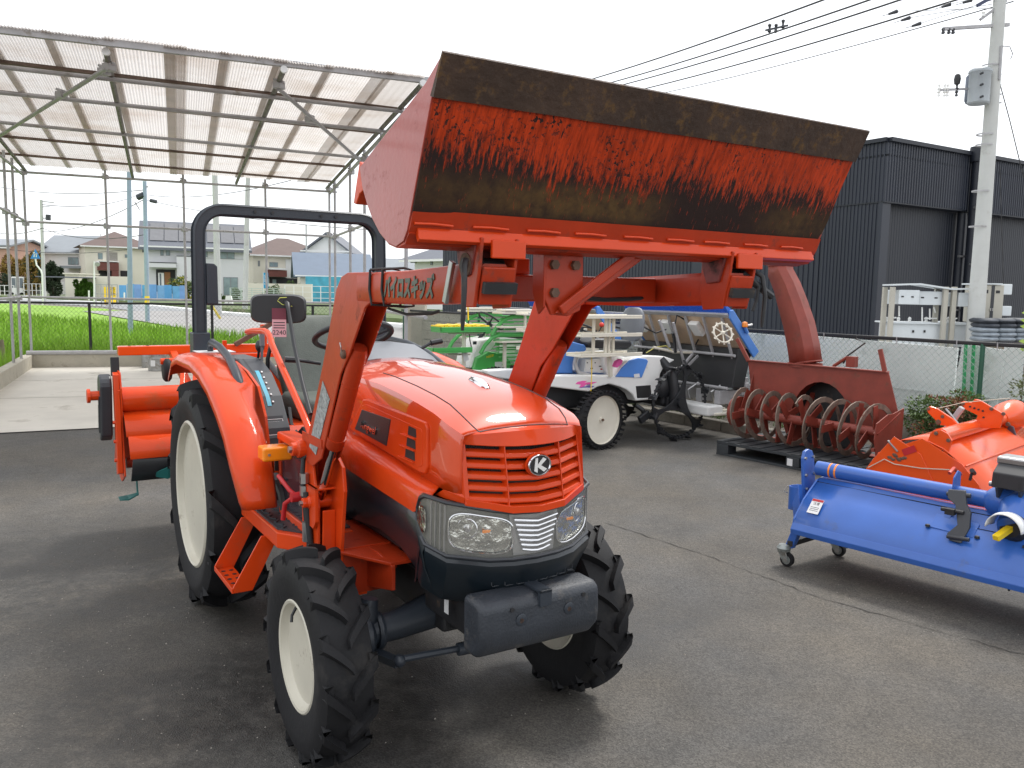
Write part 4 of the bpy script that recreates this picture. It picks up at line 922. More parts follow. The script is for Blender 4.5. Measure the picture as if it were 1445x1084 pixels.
# floor and rear body between fenders
tp(MB().span((-1.60, -.41, .62), (-.66, .41, .70)).span((-2.15, -.41, .80), (-1.45, .41, 1.02)), 'cab_floor', m_blk, bevel=.01)
tp(MB().prism([(-1.50, 1.02), (-1.22, 1.02), (-1.05, .90), (-1.0, .70), (-1.05, .70), (-1.5, .95)], 1, -.405, .405), 'seat_base', m_or, bevel=.004)
# console beside the seat, quadrant and plate
cs = [(-1.95, 1.325), (-1.62, 1.325), (-1.42, 1.27), (-1.25, 1.17), (-1.12, 1.03), (-1.07, .90), (-1.14, .88), (-1.7, 1.0), (-1.95, 1.1)]
for s in (-1, 1): con = tp(MB().prism(cs, 1, s*.345, s*.472), 'side_console', m_dgrey, bevel=.008)
def oncon(t, s, off):                # along the sloping console face
    P = [(-1.62, 1.325), (-1.42, 1.27), (-1.25, 1.17), (-1.12, 1.03), (-1.07, .90)]
    k = min(int(t*4), 3); u = t*4-k; a, b_ = P[k], P[k+1]; d = V((b_[0]-a[0], 0, b_[1]-a[1])).normalized(); n_ = V((-d.z, 0, d.x)); return V((lerp(a[0], b_[0], u), 0, lerp(a[1], b_[1], u)))+n_*off
m_cy = mat('cyan_print', (.08, .40, .55), .5, var=.2)
mb = MB(); mb.loft([[oncon(t, 1, .002)+V((0, -.428, 0)), oncon(t, 1, .002)+V((0, -.408, 0))] for t in (.22, .25, .3, .4, .5, .58)], cap=False, closed=False); tp(mb, 'quadrant_scale', m_cy, smooth=60)
for i in range(6): tp(MB().box(oncon(.25+i*.06, 1, .004)+V((0, -.398, 0)), (.010, .008, .004), (0, .6, 0)), 'scale_mark', m_paper)
mb = MB(); mb.loft([[oncon(t, 1, .001)+V((0, -.445, 0)), oncon(t, 1, .001)+V((0, -.436, 0))] for t in (.0, .1, .2, .25, .3, .4, .5, .6)], cap=False, closed=False); tp(mb, 'lever_slot', m_ink)
P0, P1 = oncon(.66, 1, .003), oncon(.84, 1, .003)
fm = frame((P0+P1)/2+V((0, -.412, 0)), (0, 1, 0), (P0-P1))
pl_ = MB().box((0, 0, 0), (.085, (P0-P1).length, .002)).build('data_plate', m_plate, tractor); pl_.matrix_local = fm
for y in (-.034, .034): MB().box((0, y*1.2, .0015), (.078, .0025, .001)).build('plate_line', m_paper, pl_)
for x in (-.039, .039): MB().box((x, 0, .0015), (.0025, .083, .001)).build('plate_line', m_paper, pl_)
for i in range(7): MB().box((-.005+.004*(i % 3), -.030+i*.0095, .0015), (.052+.01*(i % 2), .0028, .001)).build('plate_line', m_paper, pl_)
# levers
tp(MB().tube([(-1.62, -.345, 1.27), (-1.60, -.345, 1.40)], .008, 8).box((-1.60, -.345, 1.43), (.03, .022, .075)), 'control_lever', m_dash, bevel=.003)
tp(MB().tube([(-1.75, -.33, 1.30), (-1.72, -.33, 1.36)], .007, 8).ball((-1.70, -.33, 1.385), .035, 6, 1, .7, 1), 'control_lever', m_blk, smooth=50)
mb = MB(); mb.tube([(-1.60, -.42, 1.468), (-1.50, -.42, 1.478), (-1.28, -.42, 1.488), (-1.22, -.42, 1.482), (-1.18, -.42, 1.462), (-1.13, -.425, 1.43), (-.62, -.44, 1.165), (-.52, -.44, 1.10), (-.47, -.44, 1.05)], .0155, 10)
tp(mb, 'loader_lever', m_or, smooth=50)
# seat
mb = MB(); rings = []
for z, w, d0, d1 in ((1.02, .185, -1.70, -1.53), (1.10, .215, -1.735, -1.60), (1.25, .235, -1.78, -1.66), (1.40, .235, -1.82, -1.72), (1.49, .222, -1.84, -1.755), (1.535, .19, -1.84, -1.785), (1.548, .12, -1.835, -1.80)):
    ring = []
    for k in range(20):
        a = 2*pi*k/20; cx = abs(cos(a))**.45*(1 if cos(a) >= 0 else -1); cz = abs(sin(a))**.6*(1 if sin(a) >= 0 else -1); bow = .02*(abs(cx)**3)
        ring.append(((d0+d1)/2+cz*(d1-d0)/2+bow, cx*w, z))
    rings.append(ring)
mb.loft(rings); seat = tp(mb, 'seat_back', m_seat, smooth=60)
mb = MB(); rings = []
for z, f in ((1.00, .90), (1.02, .98), (1.06, 1.0), (1.10, .99), (1.125, .93), (1.13, .7)):
    rings.append([(-1.50+.24*f*(abs(cos(a))**.5*(1 if cos(a) >= 0 else -1)), .245*f*(abs(sin(a))**.5*(1 if sin(a) >= 0 else -1)), z + .02*abs(sin(a))**4) for a in [2*pi*k/24 for k in range(24)]])
mb.loft(rings); tp(mb, 'seat_cushion', m_seat, smooth=60)
tp(MB().span((-1.75, -.215, .98), (-1.28, .215, 1.01)), 'seat_pan', m_blk, bevel=.01)
mb = MB(); mb.tube([(-1.86, -.25, 1.02), (-1.86, -.245, 1.30), (-1.86, -.20, 1.50), (-1.86, .20, 1.50), (-1.86, .245, 1.30), (-1.86, .25, 1.02)], .012, 8); tp(mb, 'seat_frame', m_blk, smooth=50)
mb = MB(); mb.tube([(-1.35, -.28, 1.09), (-1.25, -.30, 1.02), (-1.12, -.29, .955), (-1.05, -.25, .95)], .012, 4); mb.box((-1.13, -.28, .985), (.05, .035, .085), (0, .9, .3)); tp(mb, 'seat_belt', m_belt, bevel=.003)
# mirror on its stalk, price tag and yellow tie
mb = MB(); P = []
for k in range(24):
    a = 2*pi*k/24; P.append((.125*(abs(cos(a))**.42*(1 if cos(a) >= 0 else -1)), .067*(abs(sin(a))**.42*(1 if sin(a) >= 0 else -1))))
mb.loft([[(0, f*p[0], f*p[1]) for p in P] for f in (1,)][:1]*1 + [[(.0, p[0], p[1]) for p in P], [(.012, p[0]*.99, p[1]*.98), ][:0] or [(.022, p[0]*.93, p[1]*.90) for p in P]])
mir = tp(mb, 'mirror', m_blk, smooth=50, loc=(-.98, -.435, 1.605), rot=(0, 0, rad(-22)))
MB().tube([(-.955, -.41, 1.635), (-.925, -.41, 1.625), (-.905, -.412, 1.60), (-.80, -.42, 1.45), (-.66, -.43, 1.30), (-.52, -.44, 1.18)], [.013, .014, .0095, .0095, .0095, .0095], 8).build('mirror_stalk', m_blk, tractor, smooth=50)
tg = MB().box((.03, .005, -.065), (.001, .062, .125), (0, 0, 0)).build('price_tag', m_pink, mir)
MB().box((.0325, .005, -.022), (.001, .062, .05)).build('tag_header', mat('tag_maroon', (.16, .03, .05), .6), mir)
text('tag_text', '2240', .030, m_ink, mir, frame((.0312, .005, -.108), (0, 1, 0), (0, 0, 1)), .0003)
for i in range(3): MB().box((.0312, .005, -.062-i*.012), (.0006, .05, .004)).build('tag_line', m_ink, mir)
MB().tube([(.032, .04, .052), (.034, .01, .05), (.035, .0, .036), (.038, .02, .02), (.036, .065, .012)], .0018, 5).build('wire_tie', mat('yellow_wire', (.55, .60, .12), .5), mir)
# steering wheel and dash
mb = MB(); c = V((-1.02, -.06, 1.475)); ax = V((-.42, 0, 1)).normalized(); u = V((0, 1, 0)); v = ax.cross(u)
mb.tube([c+(u*cos(a)+v*sin(a))*.185 for a in [2*pi*k/32 for k in range(33)]], .0145, 8, cap=False)
for a in (pi/2, pi*7/6, pi*11/6): mb.beam(c+(u*cos(a)+v*sin(a))*.03-ax*.03, c+(u*cos(a)+v*sin(a))*.18, .022, .010, ax)
mb.tube([c-ax*.02, c-ax*.05, c-ax*.05], [.045, .05, .0], 14); mb.tube([c-ax*.04, c-ax*.22], .022, 10)
sw = tp(mb, 'steering_wheel', m_blk, smooth=50)
db = [(-1.02, 1.02), (-.66, 1.02), (-.66, 1.372), (-.78, 1.415), (-.92, 1.425), (-1.0, 1.40), (-1.02, 1.30)]
mb = MB(); rings = []
for x, zt, w in ((-1.03, 1.36, .17), (-1.0, 1.42, .20), (-.92, 1.452, .225), (-.82, 1.452, .24), (-.74, 1.432, .25), (-.655, 1.392, .258)):
    rings.append([(x, -w, 1.05), (x, -w, zt-.09), (x, -w*.93, zt-.045), (x, -w*.72, zt-.012), (x, -w*.35, zt), (x, w*.35, zt), (x, w*.72, zt-.012), (x, w*.93, zt-.045), (x, w, zt-.09), (x, w, 1.05)])
mb.loft(rings); tp(mb, 'dashboard', m_dash, smooth=45)
tp(MB().tube([(-.95, -.25, 1.35), (-.95, -.36, 1.37)], [.008, .008], 8).tube([(-.95, -.36, 1.37), (-.95, -.42, 1.375)], .014, 8), 'shuttle_lever', m_blk, smooth=40)
tp(MB().tube([(-.90, .22, 1.40), (-.90, .30, 1.44)], [.008, .008], 8).tube([(-.90, .30, 1.44), (-.90, .36, 1.45)], .014, 8), 'shuttle_lever', m_blk, smooth=40)
# ================================================================ PIPE SHED
def translucent():
    M = bpy.data.materials.new('corrugated_plastic'); M.use_nodes = True; t = M.node_tree; N = t.nodes; L = t.links; N.remove(N['Principled BSDF']); out = N['Material Output']
    tc = N.new('ShaderNodeTexCoord'); mp = N.new('ShaderNodeMapping'); mp.inputs['Rotation'].default_value = (0, 0, -pi/2+SA); mp.inputs['Scale'].default_value = (1, 1, 1); L.new(tc.outputs['Object'], mp.inputs[0])
    n = N.new('ShaderNodeTexNoise'); n.inputs['Scale'].default_value = .9; n.inputs['Detail'].default_value = 5; n.inputs['Roughness'].default_value = .65; L.new(mp.outputs[0], n.inputs['Vector'])
    cr = N.new('ShaderNodeValToRGB'); cr.color_ramp.elements[0].position = .3; cr.color_ramp.elements[0].color = (.52, .46, .41, 1); cr.color_ramp.elements[1].position = .52; cr.color_ramp.elements[1].color = (.64, .61, .585, 1); L.new(n.outputs['Fac'], cr.inputs[0])
    tr = N.new('ShaderNodeBsdfTranslucent'); di = N.new('ShaderNodeBsdfDiffuse'); tp_ = N.new('ShaderNodeBsdfTransparent'); L.new(cr.outputs[0], tr.inputs[0]); L.new(cr.outputs[0], di.inputs[0]); L.new(cr.outputs[0], tp_.inputs[0])
    m1 = N.new('ShaderNodeMixShader'); m1.inputs[0].default_value = .22; L.new(tr.outputs[0], m1.inputs[1]); L.new(di.outputs[0], m1.inputs[2])
    m2 = N.new('ShaderNodeMixShader'); m2.inputs[0].default_value = .12; L.new(m1.outputs[0], m2.inputs[1]); L.new(tp_.outputs[0], m2.inputs[2]); L.new(m2.outputs[0], out.inputs[0])
    return M
m_sheet = translucent()
m_strip = mat('rusty_strip', (.15, .105, .085), .85, var=.4, vs=9, bump=.2)
shed = thing('pipe_shed', 'open steel pipe shed with translucent corrugated plastic roof over the concrete pad', 'shed', tuple(Q(3, -4.5)))
shed_inv = Matrix.Translation(-V(shed.location))
def sp(mb, name, M, par=None, **k):
    o = mb.build(name, M, par or shed, **k)
    if par is None: o.matrix_parent_inverse = shed_inv
    return o
backs = [-.03, 1.44, 2.92, 4.57, 5.93]
ZT = 3.88
def post(p0, p1, r=.0243): return sp(MB().tube([p0, p1], r, 12), 'post', m_galv, smooth=50)
def clamp(c, ax=0): return sp(MB().box(c, (.10, .10, .075), (0, 0, SA)).box(V(c)+V((0, 0, .05)), (.05, .13, .03), (.3, 0, SA)), 'clamp', m_galv, bevel=.008)
for s in backs: post(Q(s, .08, .27), Q(s, .08, 4.02)); clamp(Q(s, .10, ZT)); clamp(Q(s, .10, 2.88))
lp = lambda t: K0+LK*(-t)*1.0+V((-.03, -.10, 0))*0+V((.03, 0, 0))
for t in (-.95, -1.9, -3.6, -5.4, -7.4, -9.2): post(K0+LK*(-t)+V((-.07, -.03, .27)), K0+LK*(-t)+V((-.07, -.03, 4.02))); clamp(K0+LK*(-t)+V((-.07, -.03, 2.95))); clamp(K0+LK*(-t)+V((-.07, -.03, 1.42)))
for t in (-.9, -3.2, -4.9, -6.5, -8.3): post(Q(5.93, t, 0), Q(5.93, t, 3.98)); clamp(Q(5.95, t, 2.80)); clamp(Q(5.95, t, 3.84))
def rail(a, b, r=.0243, name='rail', M=m_galv): return sp(MB().tube([a, b], r, 12), name, M, smooth=50)
rail(Q(-.5, .13, 3.90), Q(6.1, .13, 3.84)); rail(Q(-.2, .13, 2.93), Q(6.05, .13, 2.86)); rail(Q(-.2, .13, 1.43), Q(6.05, .13, 1.38)); rail(Q(-.1, -.02, .31), Q(6.1, -.02, .31), .045, 'bottom_rail')
lz = lambda t, z: K0+LK*t+V((-.04, -.02, z))
rail(lz(-.2, 2.95), lz(9.3, 2.95)); rail(lz(-.2, 3.85), lz(9.3, 3.85)); rail(lz(-.2, 1.44), lz(9.3, 1.44))
rail(Q(5.96, .3, 2.83), Q(5.96, -9.3, 2.74)); rail(Q(5.96, .3, 1.40), Q(5.96, -9.3, 1.38)); rail(Q(5.96, .3, 3.82), Q(5.92, -9.7, 3.96), .03)
# rafters
raf = [(-.03, 1.05), (1.93, 2.66), (3.98, 4.35), (5.90, 5.84)]
for a, b in raf:
    o = rail(Q(a, .35, 3.935), Q(b, -9.62, 3.98), .03, 'rafter', mat('weathered_pipe', (.17, .16, .15), .6, .3, var=.4, vs=7, dirt=(.13, .08, .05), dirtamt=.2, ds=9))
    MB().tube([Q(b, -9.625, 3.98), Q(b, -9.63, 3.98)], .024, 12).build('pipe_mouth', m_ink, o)
    mb = MB(); mb.tube([Q(b, -9.60, 3.98), Q(b, -9.645, 3.98)], .037, 12); mb.build('pipe_collar', m_paper, o)
# purlins: bright pipes below the rafters, rusty strips above
for (s0, t0), (s1, t1) in [((1.562, -8.79), (5.98, -8.33)), ((1.268, -7.45), (6.45, -6.9)), ((.80, -5.37), (6.05, -4.4))]:
    e = (-3.2-s0)/(s1-s0); rail(Q(-3.2, t0+e*(t1-t0), 3.925), Q(s1, t1, 3.925), .0243, 'purlin_pipe')
for (s0, t0), (s1, t1) in [((1.52, -8.60), (5.95, -8.0)), ((1.16, -7.0), (5.95, -6.3)), ((.50, -3.48), (5.95, -2.6)), ((.06, -1.46), (5.98, -.22))]:
    e = (-3.2-s0)/(s1-s0); sp(MB().beam(Q(-3.2, t0+e*(t1-t0), 4.02), Q(s1, t1, 4.02), .075, .035), 'purlin_strip', m_strip)
sp(MB().beam(Q(-3.2, -10.1, 4.045), Q(5.98, -9.50, 4.045), .05, .07), 'front_edge', m_galv, bevel=.004)
rail(Q(2.62, -9.28, 3.90), Q(.2, -3.6, 3.86), .0243, 'brace'); rail(Q(4.32, -9.10, 3.90), Q(5.93, -4.7, 3.80), .0243, 'brace')
for p in (Q(2.64, -9.25, 3.92), Q(1.95, -7.75, 3.90), Q(4.33, -9.1, 3.93), Q(4.8, -7.6, 3.88), Q(2.55, -8.9, 3.95)): clamp(p)
# corrugated sheets, overlapping side by side
def sb(k): return 2.65+.65*k
def sf(k): return 3.19+.53*k
for k in range(-8, 5):
    a, b = k+.0, k+1.17+(.25 if k in (3, -1) else .1 if k == 1 else 0)
    if k == 4: a, b = 4.25, 5.05
    n = 44; vs = []; fs = []; lift = .012*(k % 2)
    for i in range(n+1):
        u = a+(b-a)*i/n; zz = 4.062+lift+.009*(1 if i % 2 else -1)+.003*sin(i*.7)
        for t, fn in ((.42, sb), (-2.0, None), (-4.8, None), (-7.5, None), (-9.60, sf)):
            w = (.42-t)/10.02; s = sb(u)*(1-w)+sf(u)*w
            tt = t - (6-s)*.06*w
            vs.append(Q(s, tt, zz + .010*sin(w*9+k)))
    for i in range(n):
        for j in range(4):
            q = i*5+j; fs.append((q, q+1, q+6, q+5))
    sp(MB().add(vs, fs), 'roof_sheet', m_sheet, fix=False)
m_ovl = mat('grimy_overlap', (.42, .34, .29), .8, var=.2, vs=2, alpha=.55)
for k in range(-6, 5):
    wd_ = .30 if k == 4 else .21 if k in (1, 0) else .13; vs = []
    for t, w in ((.40, 0.), (-4.8, .52), (-9.55, .995)):
        for u in (k-.0, k+wd_): s = sb(u)*(1-w)+sf(u)*w; vs.append(Q(s, t-(6-s)*.06*w, 4.046+.010*sin(w*9+k)))
    sp(MB().add(vs, [(0, 1, 3, 2), (2, 3, 5, 4)]), 'overlap_grime', m_ovl, fix=False)
# screw caps along the edge
mb = None
for i in range(26):
    s = -2.6+i*.33; 
    if mb is None: mb = MB().box((0, 0, 0), (.03, .03, .02)).build('roof_screw', m_galv, shed); q = mb
    else: q = mb.copy(); C.objects.link(q)
    q.matrix_parent_inverse = shed_inv; q.location = Q(s, -9.86+(s+3.2)*.055, 4.10+random.uniform(0, .012))
# ---------------------------------------------------------------- rear fence and bits behind the kerb
def chain_fence(name, label, pfn, L0, L1, h0, h1, posts, Mp, Mr, Mw, pitch, r, rail_r, pw=.05, base=None, railz=None):
    root = thing(name, label, 'fence', tuple(pfn(L0, 0)))
    inv = Matrix.Translation(-V(root.location))
    for l in posts:
        o = MB().tube([pfn(l, base if base is not None else 0), pfn(l, h1)], pw, 10).build('fence_post', Mp, root, smooth=50); o.matrix_parent_inverse = inv
    o = MB().beam(pfn(L0, h1), pfn(L1, h1), rail_r*2, rail_r*2).build('top_rail', Mr, root, bevel=rail_r*.5); o.matrix_parent_inverse = inv
    mb = MB(); H = h1-h0; n = int((L1-L0+H)/pitch); off = (pfn(L0, 0)-pfn(L0, 0))
    vs = []; fs = []
    d = (pfn(1, 0)-pfn(0, 0)).normalized(); nn = V((-d.y, d.x, 0))
    for i in range(n):
        for sg in (1, -1):
            l = L0 - (H if sg > 0 else 0) + i*pitch; a, b = (l, h0), (l+H, h1)
            if sg < 0: a, b = (l, h1), (l+H, h0)
            # clip to [L0, L1]
            if a[0] < L0: f = (L0-a[0])/H; a = (L0, a[1]+(b[1]-a[1])*f)
            if b[0] > L1: f = (L1-a[0])/(b[0]-a[0]) if b[0] > a[0] else 0; b = (L1, a[1]+(b[1]-a[1])*f)
            if b[0]-a[0] < .01: continue
            p, q = pfn(a[0], a[1])+nn*sg*r, pfn(b[0], b[1])+nn*sg*r; dd = (q-p).normalized(); x = dd.cross(nn).normalized()*r; k = len(vs)
            vs += [p+x, p-x*.5+nn*r*.8, p-x*.5-nn*r*.8, q+x, q-x*.5+nn*r*.8, q-x*.5-nn*r*.8]
            fs += [(k, k+1, k+4, k+3), (k+1, k+2, k+5, k+4), (k+2, k, k+3, k+5)]
    mb.add(vs, fs); o = mb.build('wire_mesh', Mw, root, fix=False); o.matrix_parent_inverse = inv; o['kind'] = 'stuff'
    return root, inv
m_fblk = mat('black_fence_steel', (.018, .018, .02), .6)
chain_fence('chain_link_fence', 'low black chain link fence between the shed kerb and the rice field', lambda l, z: Q(l, .62, z), -8, 6.4, -.03, 1.31, [-5.4, -3.4, -1.2, .98, 3.42, 5.6], m_fblk, m_fblk, m_fblk, .09, .0022, .022, .03, -.1)
o = MB().prism([(0, 0), (.10, .02), (.04, .62), (-.05, .60)], 1, -.02, .02).build('wooden_stake', m_wood, bevel=.004, loc=Q(-.62, .35, -.06), rot=(0, 0, SA*0)); tag(o, 'weathered wooden stake leaning beside the kerb at the far left edge', 'stake')
o = MB().box((0, 0, .18), (.22, .16, .30)).box((0, 0, .34), (.25, .19, .03)).build('meter_box', m_white, bevel=.01, loc=Q(3.55, .38, 0)); tag(o, 'small white utility box behind the kerb, right of the roll bar post', 'box')
o = MB().beam(Q(3.75, .30, .34), Q(5.0, .30, .34), .05, .12).box(Q(4.1, .30, .39), (.12, .07, .07)).box(Q(4.5, .30, .39), (.12, .07, .07)).box(Q(4.3, .30, .13), (.08, .05, .32)).build('timber_sleeper', m_wood, bevel=.005); tag(o, 'dark weathered timber lying along the back kerb behind the seat', 'timber')
# metal cans on the pad
can = None
p1 = gz(222, 524); p2 = gz(204, 520)
m_can = mat('tin_can_metal', (.33, .33, .32), .45, .7, var=.25, vs=9, dirt=(.18, .14, .10), dirtamt=.2, ds=7)
for i, (p, h, r, lb) in enumerate(((p1, .36, .165, 'round grey metal drum with paper label, standing in front of the back kerb'), (p2+V((.02, .12, 0)), .34, .12, 'dented grey metal can half hidden left of the round drum'))):
    mb = MB(); mb.lathe([(0, 0), (r, 0), (r*1.02, .01), (r, .03), (r, h*.33), (r*1.02, h*.35), (r, h*.37), (r, h*.66), (r*1.02, h*.68), (r, h*.70), (r, h-.02), (r*1.03, h-.01), (r*1.03, h), (r*.96, h), (r*.96, h-.02), (0, h-.02)], (0, 0, 0), 'Z', 28)
    o = mb.build('metal_drum', m_can, smooth=40, loc=(p.x, p.y, .012)); tag(o, lb, 'drum', 'metal drums by the kerb')
    if i == 0: o2 = MB().loft([[(r*1.025*sin(a), -r*1.025*cos(a), z) for z in (.10, .22)] for a in (-.35, -.2, 0, .2)], cap=False, closed=False).build('paper_label', m_paper, o)
    MB().tube([(r*1.03*cos(a), -.02+0*a, h-.02+.12*sin(a)) for a in [pi*k/8 for k in range(9)]], .004, 5).build('drum_handle', m_can, o)
# ================================================================ REAR TILLER (hitched to the tractor, hangs clear of the ground)
til = thing('rotary_tiller', 'red orange rotary tiller hanging raised behind the tractor with teal blades', 'rotary tiller', (TX, TY, 0), TR)
def tl(mb, name, M, par=None, **k): return mb.build(name, M, par or til, **k)
X = -2.98
tl(MB().tube([(X, -.875, .965), (X, .875, .965)], .085, 20), 'main_tube', m_or, smooth=50)
for s in (-1, 1):
    y = s*.885
    P = [(X-.10, 1.16), (X+.06, 1.15), (X+.10, 1.05), (X+.10, .80), (X+.16, .50), (X+.02, .44), (X-.10, .46), (X-.12, .80)]
    sd_ = tl(MB().prism(P, 1, y-.006, y+.006), 'side_plate', m_or, bevel=.003)
    MB().prism([(X+.02, 1.15), (X+.09, 1.14), (X+.15, .52), (X+.08, .50)], 1, y+s*.008, y+s*.04).build('side_rib', m_or, sd_, bevel=.004)
    for i in range(6): MB().lathe([(0, 0), (.014, 0), (.014, .016), (0, .016)], (X+.01+.085*cos(i*pi/3+.4), y+s*.006, .99+.12*sin(i*pi/3+.4)), 'Y', 6, sgn=s).build('side_bolt', m_or, sd_)
    for z in (.60, .72, .84): MB().lathe([(0, 0), (.012, 0), (.012, .014), (0, .014)], (X+.12-(z-.5)*.05, y+s*.04, z), 'Y', 6, sgn=s).build('side_bolt', m_or, sd_)
# black chain-case guard outside the near plate
mb = MB(); P = []
for k in range(10): a = pi*k/9; P.append((X-.03+.085*cos(a), 1.06+.075*sin(a)))
P += [(X-.105, .76), (X-.05, .70), (X+.01, .74)]
cg = tl(MB().prism(P, 1, -.93, -1.00), 'chain_guard', m_dgrey, bevel=.012, seg=3)
for k in range(3): MB().beam((X+.03-.03*k, -1.002, 1.0-.03*k), (X-.02-.02*k, -1.002, .76), .012, .010, (0, 1, 0)).build('guard_rib', m_dgrey, cg, bevel=.002)
tl(MB().lathe([(0, .99), (.03, .99), (.03, 1.05), (.045, 1.05), (.045, 1.07), (0, 1.07)], (X-.02, 0, 1.0), 'Y', 12, sgn=-1), 'depth_knob', m_or, bevel=.003)
tl(MB().beam((X-.04, -.90, 1.12), (X-.05, -.90, 1.24), .05, .03), 'adjust_bracket', m_blk, bevel=.004)
tl(MB().lathe([(0, .80), (.05, .80), (.05, .86), (0, .86)], (X, 0, .965), 'Y', 12, sgn=-1), 'tube_flange', m_or)
# covers: pinkish upper, orange lower, black rubber
mb = MB(); mb.loft([[(X+.05, y, .895), (X+.11, y, .87), (X+.155, y, .82), (X+.195, y, .755)] for y in (-.875, -.3, .3, .875)], cap=False, closed=False); o = tl(mb, 'tine_cover', m_or, smooth=60); o.modifiers.new('s', 'SOLIDIFY').thickness = .006
mb = MB(); mb.loft([[(X+.197, y, .756), (X+.235, y, .69), (X+.262, y, .625)] for y in (-.865, -.3, .3, .865)], cap=False, closed=False); o = tl(mb, 'front_apron', m_or, smooth=60); o.modifiers.new('s', 'SOLIDIFY').thickness = .008
mb = MB(); mb.loft([[(X+.255, y, .625), (X+.20, y, .54), (X+.14, y, .47)] for y in (-.85, -.3, .3, .85)], cap=False, closed=False); o = tl(mb, 'rubber_apron', m_blk, smooth=60); o.modifiers.new('s', 'SOLIDIFY').thickness = .012
tl(MB().prism([(X-.3, .90), (X-.05, .92), (X-.4, .50), (X-.55, .48)], 1, -.87, .87), 'rear_cover', m_ord, bevel=.01)
rot = tl(MB().tube([(X+.02, -.86, .56), (X+.02, .86, .56)], .035, 14), 'rotor_shaft', m_ord, smooth=50)
for i in range(18):
    y = -.80+i*.095; a = i*2.2 + 3.6; sg = 1 if i % 2 else -1
    if i == 0: a = -1.75
    if i == 4: a = -1.5
    c = V((X+.02, y, .56)); u = V((cos(a), 0, sin(a))); v = V((-sin(a), 0, cos(a)))
    h = MB().beam(c+u*.02, c+u*.085, .035, .02, (0, 1, 0)).build('tine_holder', m_ord, rot)
    P = [c+u*.07, c+u*.12+v*.005, c+u*.17+v*.02, c+u*.205+v*.05]
    b_ = MB(); b_.loft([[p+v*w_-V((0, .004, 0)), p+v*w_+V((0, .004, 0)), p-v*w_+V((0, .004, 0)), p-v*w_-V((0, .004, 0))] for p, w_ in zip(P, (.020, .017, .017, .024))])
    e = P[-1]; b_.loft([[e+v*.02-u*.0, e-v*.02+u*.004, e-v*.02-u*.004, e+v*.02-u*.006], [e+V((0, sg*.06, 0))+v*.060+u*.012, e+V((0, sg*.06, 0))-v*.03+u*.02, e+V((0, sg*.06, 0))-v*.03+u*.012, e+V((0, sg*.06, 0))+v*.060+u*.004], [e+V((0, sg*.115, 0))+v*.065+u*.005, e+V((0, sg*.115, 0))-v*.005+u*.012, e+V((0, sg*.115, 0))-v*.005+u*.006, e+V((0, sg*.115, 0))+v*.065]])
    b_.build('tine', m_teal, rot, bevel=.001)
# hitch mast and links, gearbox
mb = MB(); mb.box((X+.03, 0, 1.02), (.26, .30, .26)); mb.lathe([(.12, -.2), (.14, -.1), (.14, .1), (.12, .2)], (X, 0, .965), 'Y', 16); tl(mb, 'gearbox', m_or, bevel=.02)
mb = MB()
for s in (-1, 1): mb.beam((X+.1, s*.30, 1.0), (X+.25, s*.12, 1.20), .06, .03); mb.beam((X+.1, s*.36, .96), (X+.75, s*.33, .62), .06, .03)
tl(mb, 'hitch_link', m_or, bevel=.006)
tl(MB().tube([(X+.25, 0, 1.20), (X+.95, 0, 1.02)], .022, 10), 'top_link', m_dark, smooth=50)
# long square drag beam across the back with its arms and gauge wheel
bm_ = tl(MB().beam((-3.62, -.815, 1.238), (-3.62, .815, 1.238), .075, .065), 'rear_beam', m_orb, bevel=.006)
for y in (-.74, -.62): MB().lathe([(0, 0), (.010, 0), (.010, .002), (0, .002)], (-3.60, y, 1.271), 'Z', 10).build('beam_hole', m_ink, bm_)
for s in (-1, 1): MB().beam((-3.62, s*.45, 1.22), (X-.05, s*.45, 1.02), .05, .05).build('beam_arm', m_or, bm_, bevel=.005)
MB().beam((-3.58, .20, 1.18), (-3.58, .20, 1.42), .04, .05).build('mast', m_or, bm_, bevel=.004); MB().beam((-3.56, -.02, 1.27), (-3.56, .26, 1.43), .035, .035).build('mast_brace', m_rust, bm_, bevel=.004)
MB().beam((-3.4, -.25, 1.20), (-3.4, .28, 1.20), .05, .03).build('hinge_bar', m_or, bm_, bevel=.004); MB().beam((-3.45, -.12, 1.18), (-3.45, -.12, 1.31), .03, .03).build('hinge_lug', m_or, bm_, bevel=.004)
mb = MB()
for y in (-.50, -.42): mb.beam((X-.02, y, 1.04), (X-.22, y+.05, 1.20), .03, .03)
mb.tube([(X-.22, -.60, 1.19), (X-.22, -.34, 1.19)], .022, 10); tl(mb, 'stand_bracket', m_or, bevel=.004)
gw = tl(MB().lathe([(.02, -.025), (.065, -.025), (.08, -.012), (.08, .012), (.065, .025), (.02, .025)], (X-.22, -.56, 1.13), 'Y', 18), 'gauge_wheel', m_tyre, smooth=50)
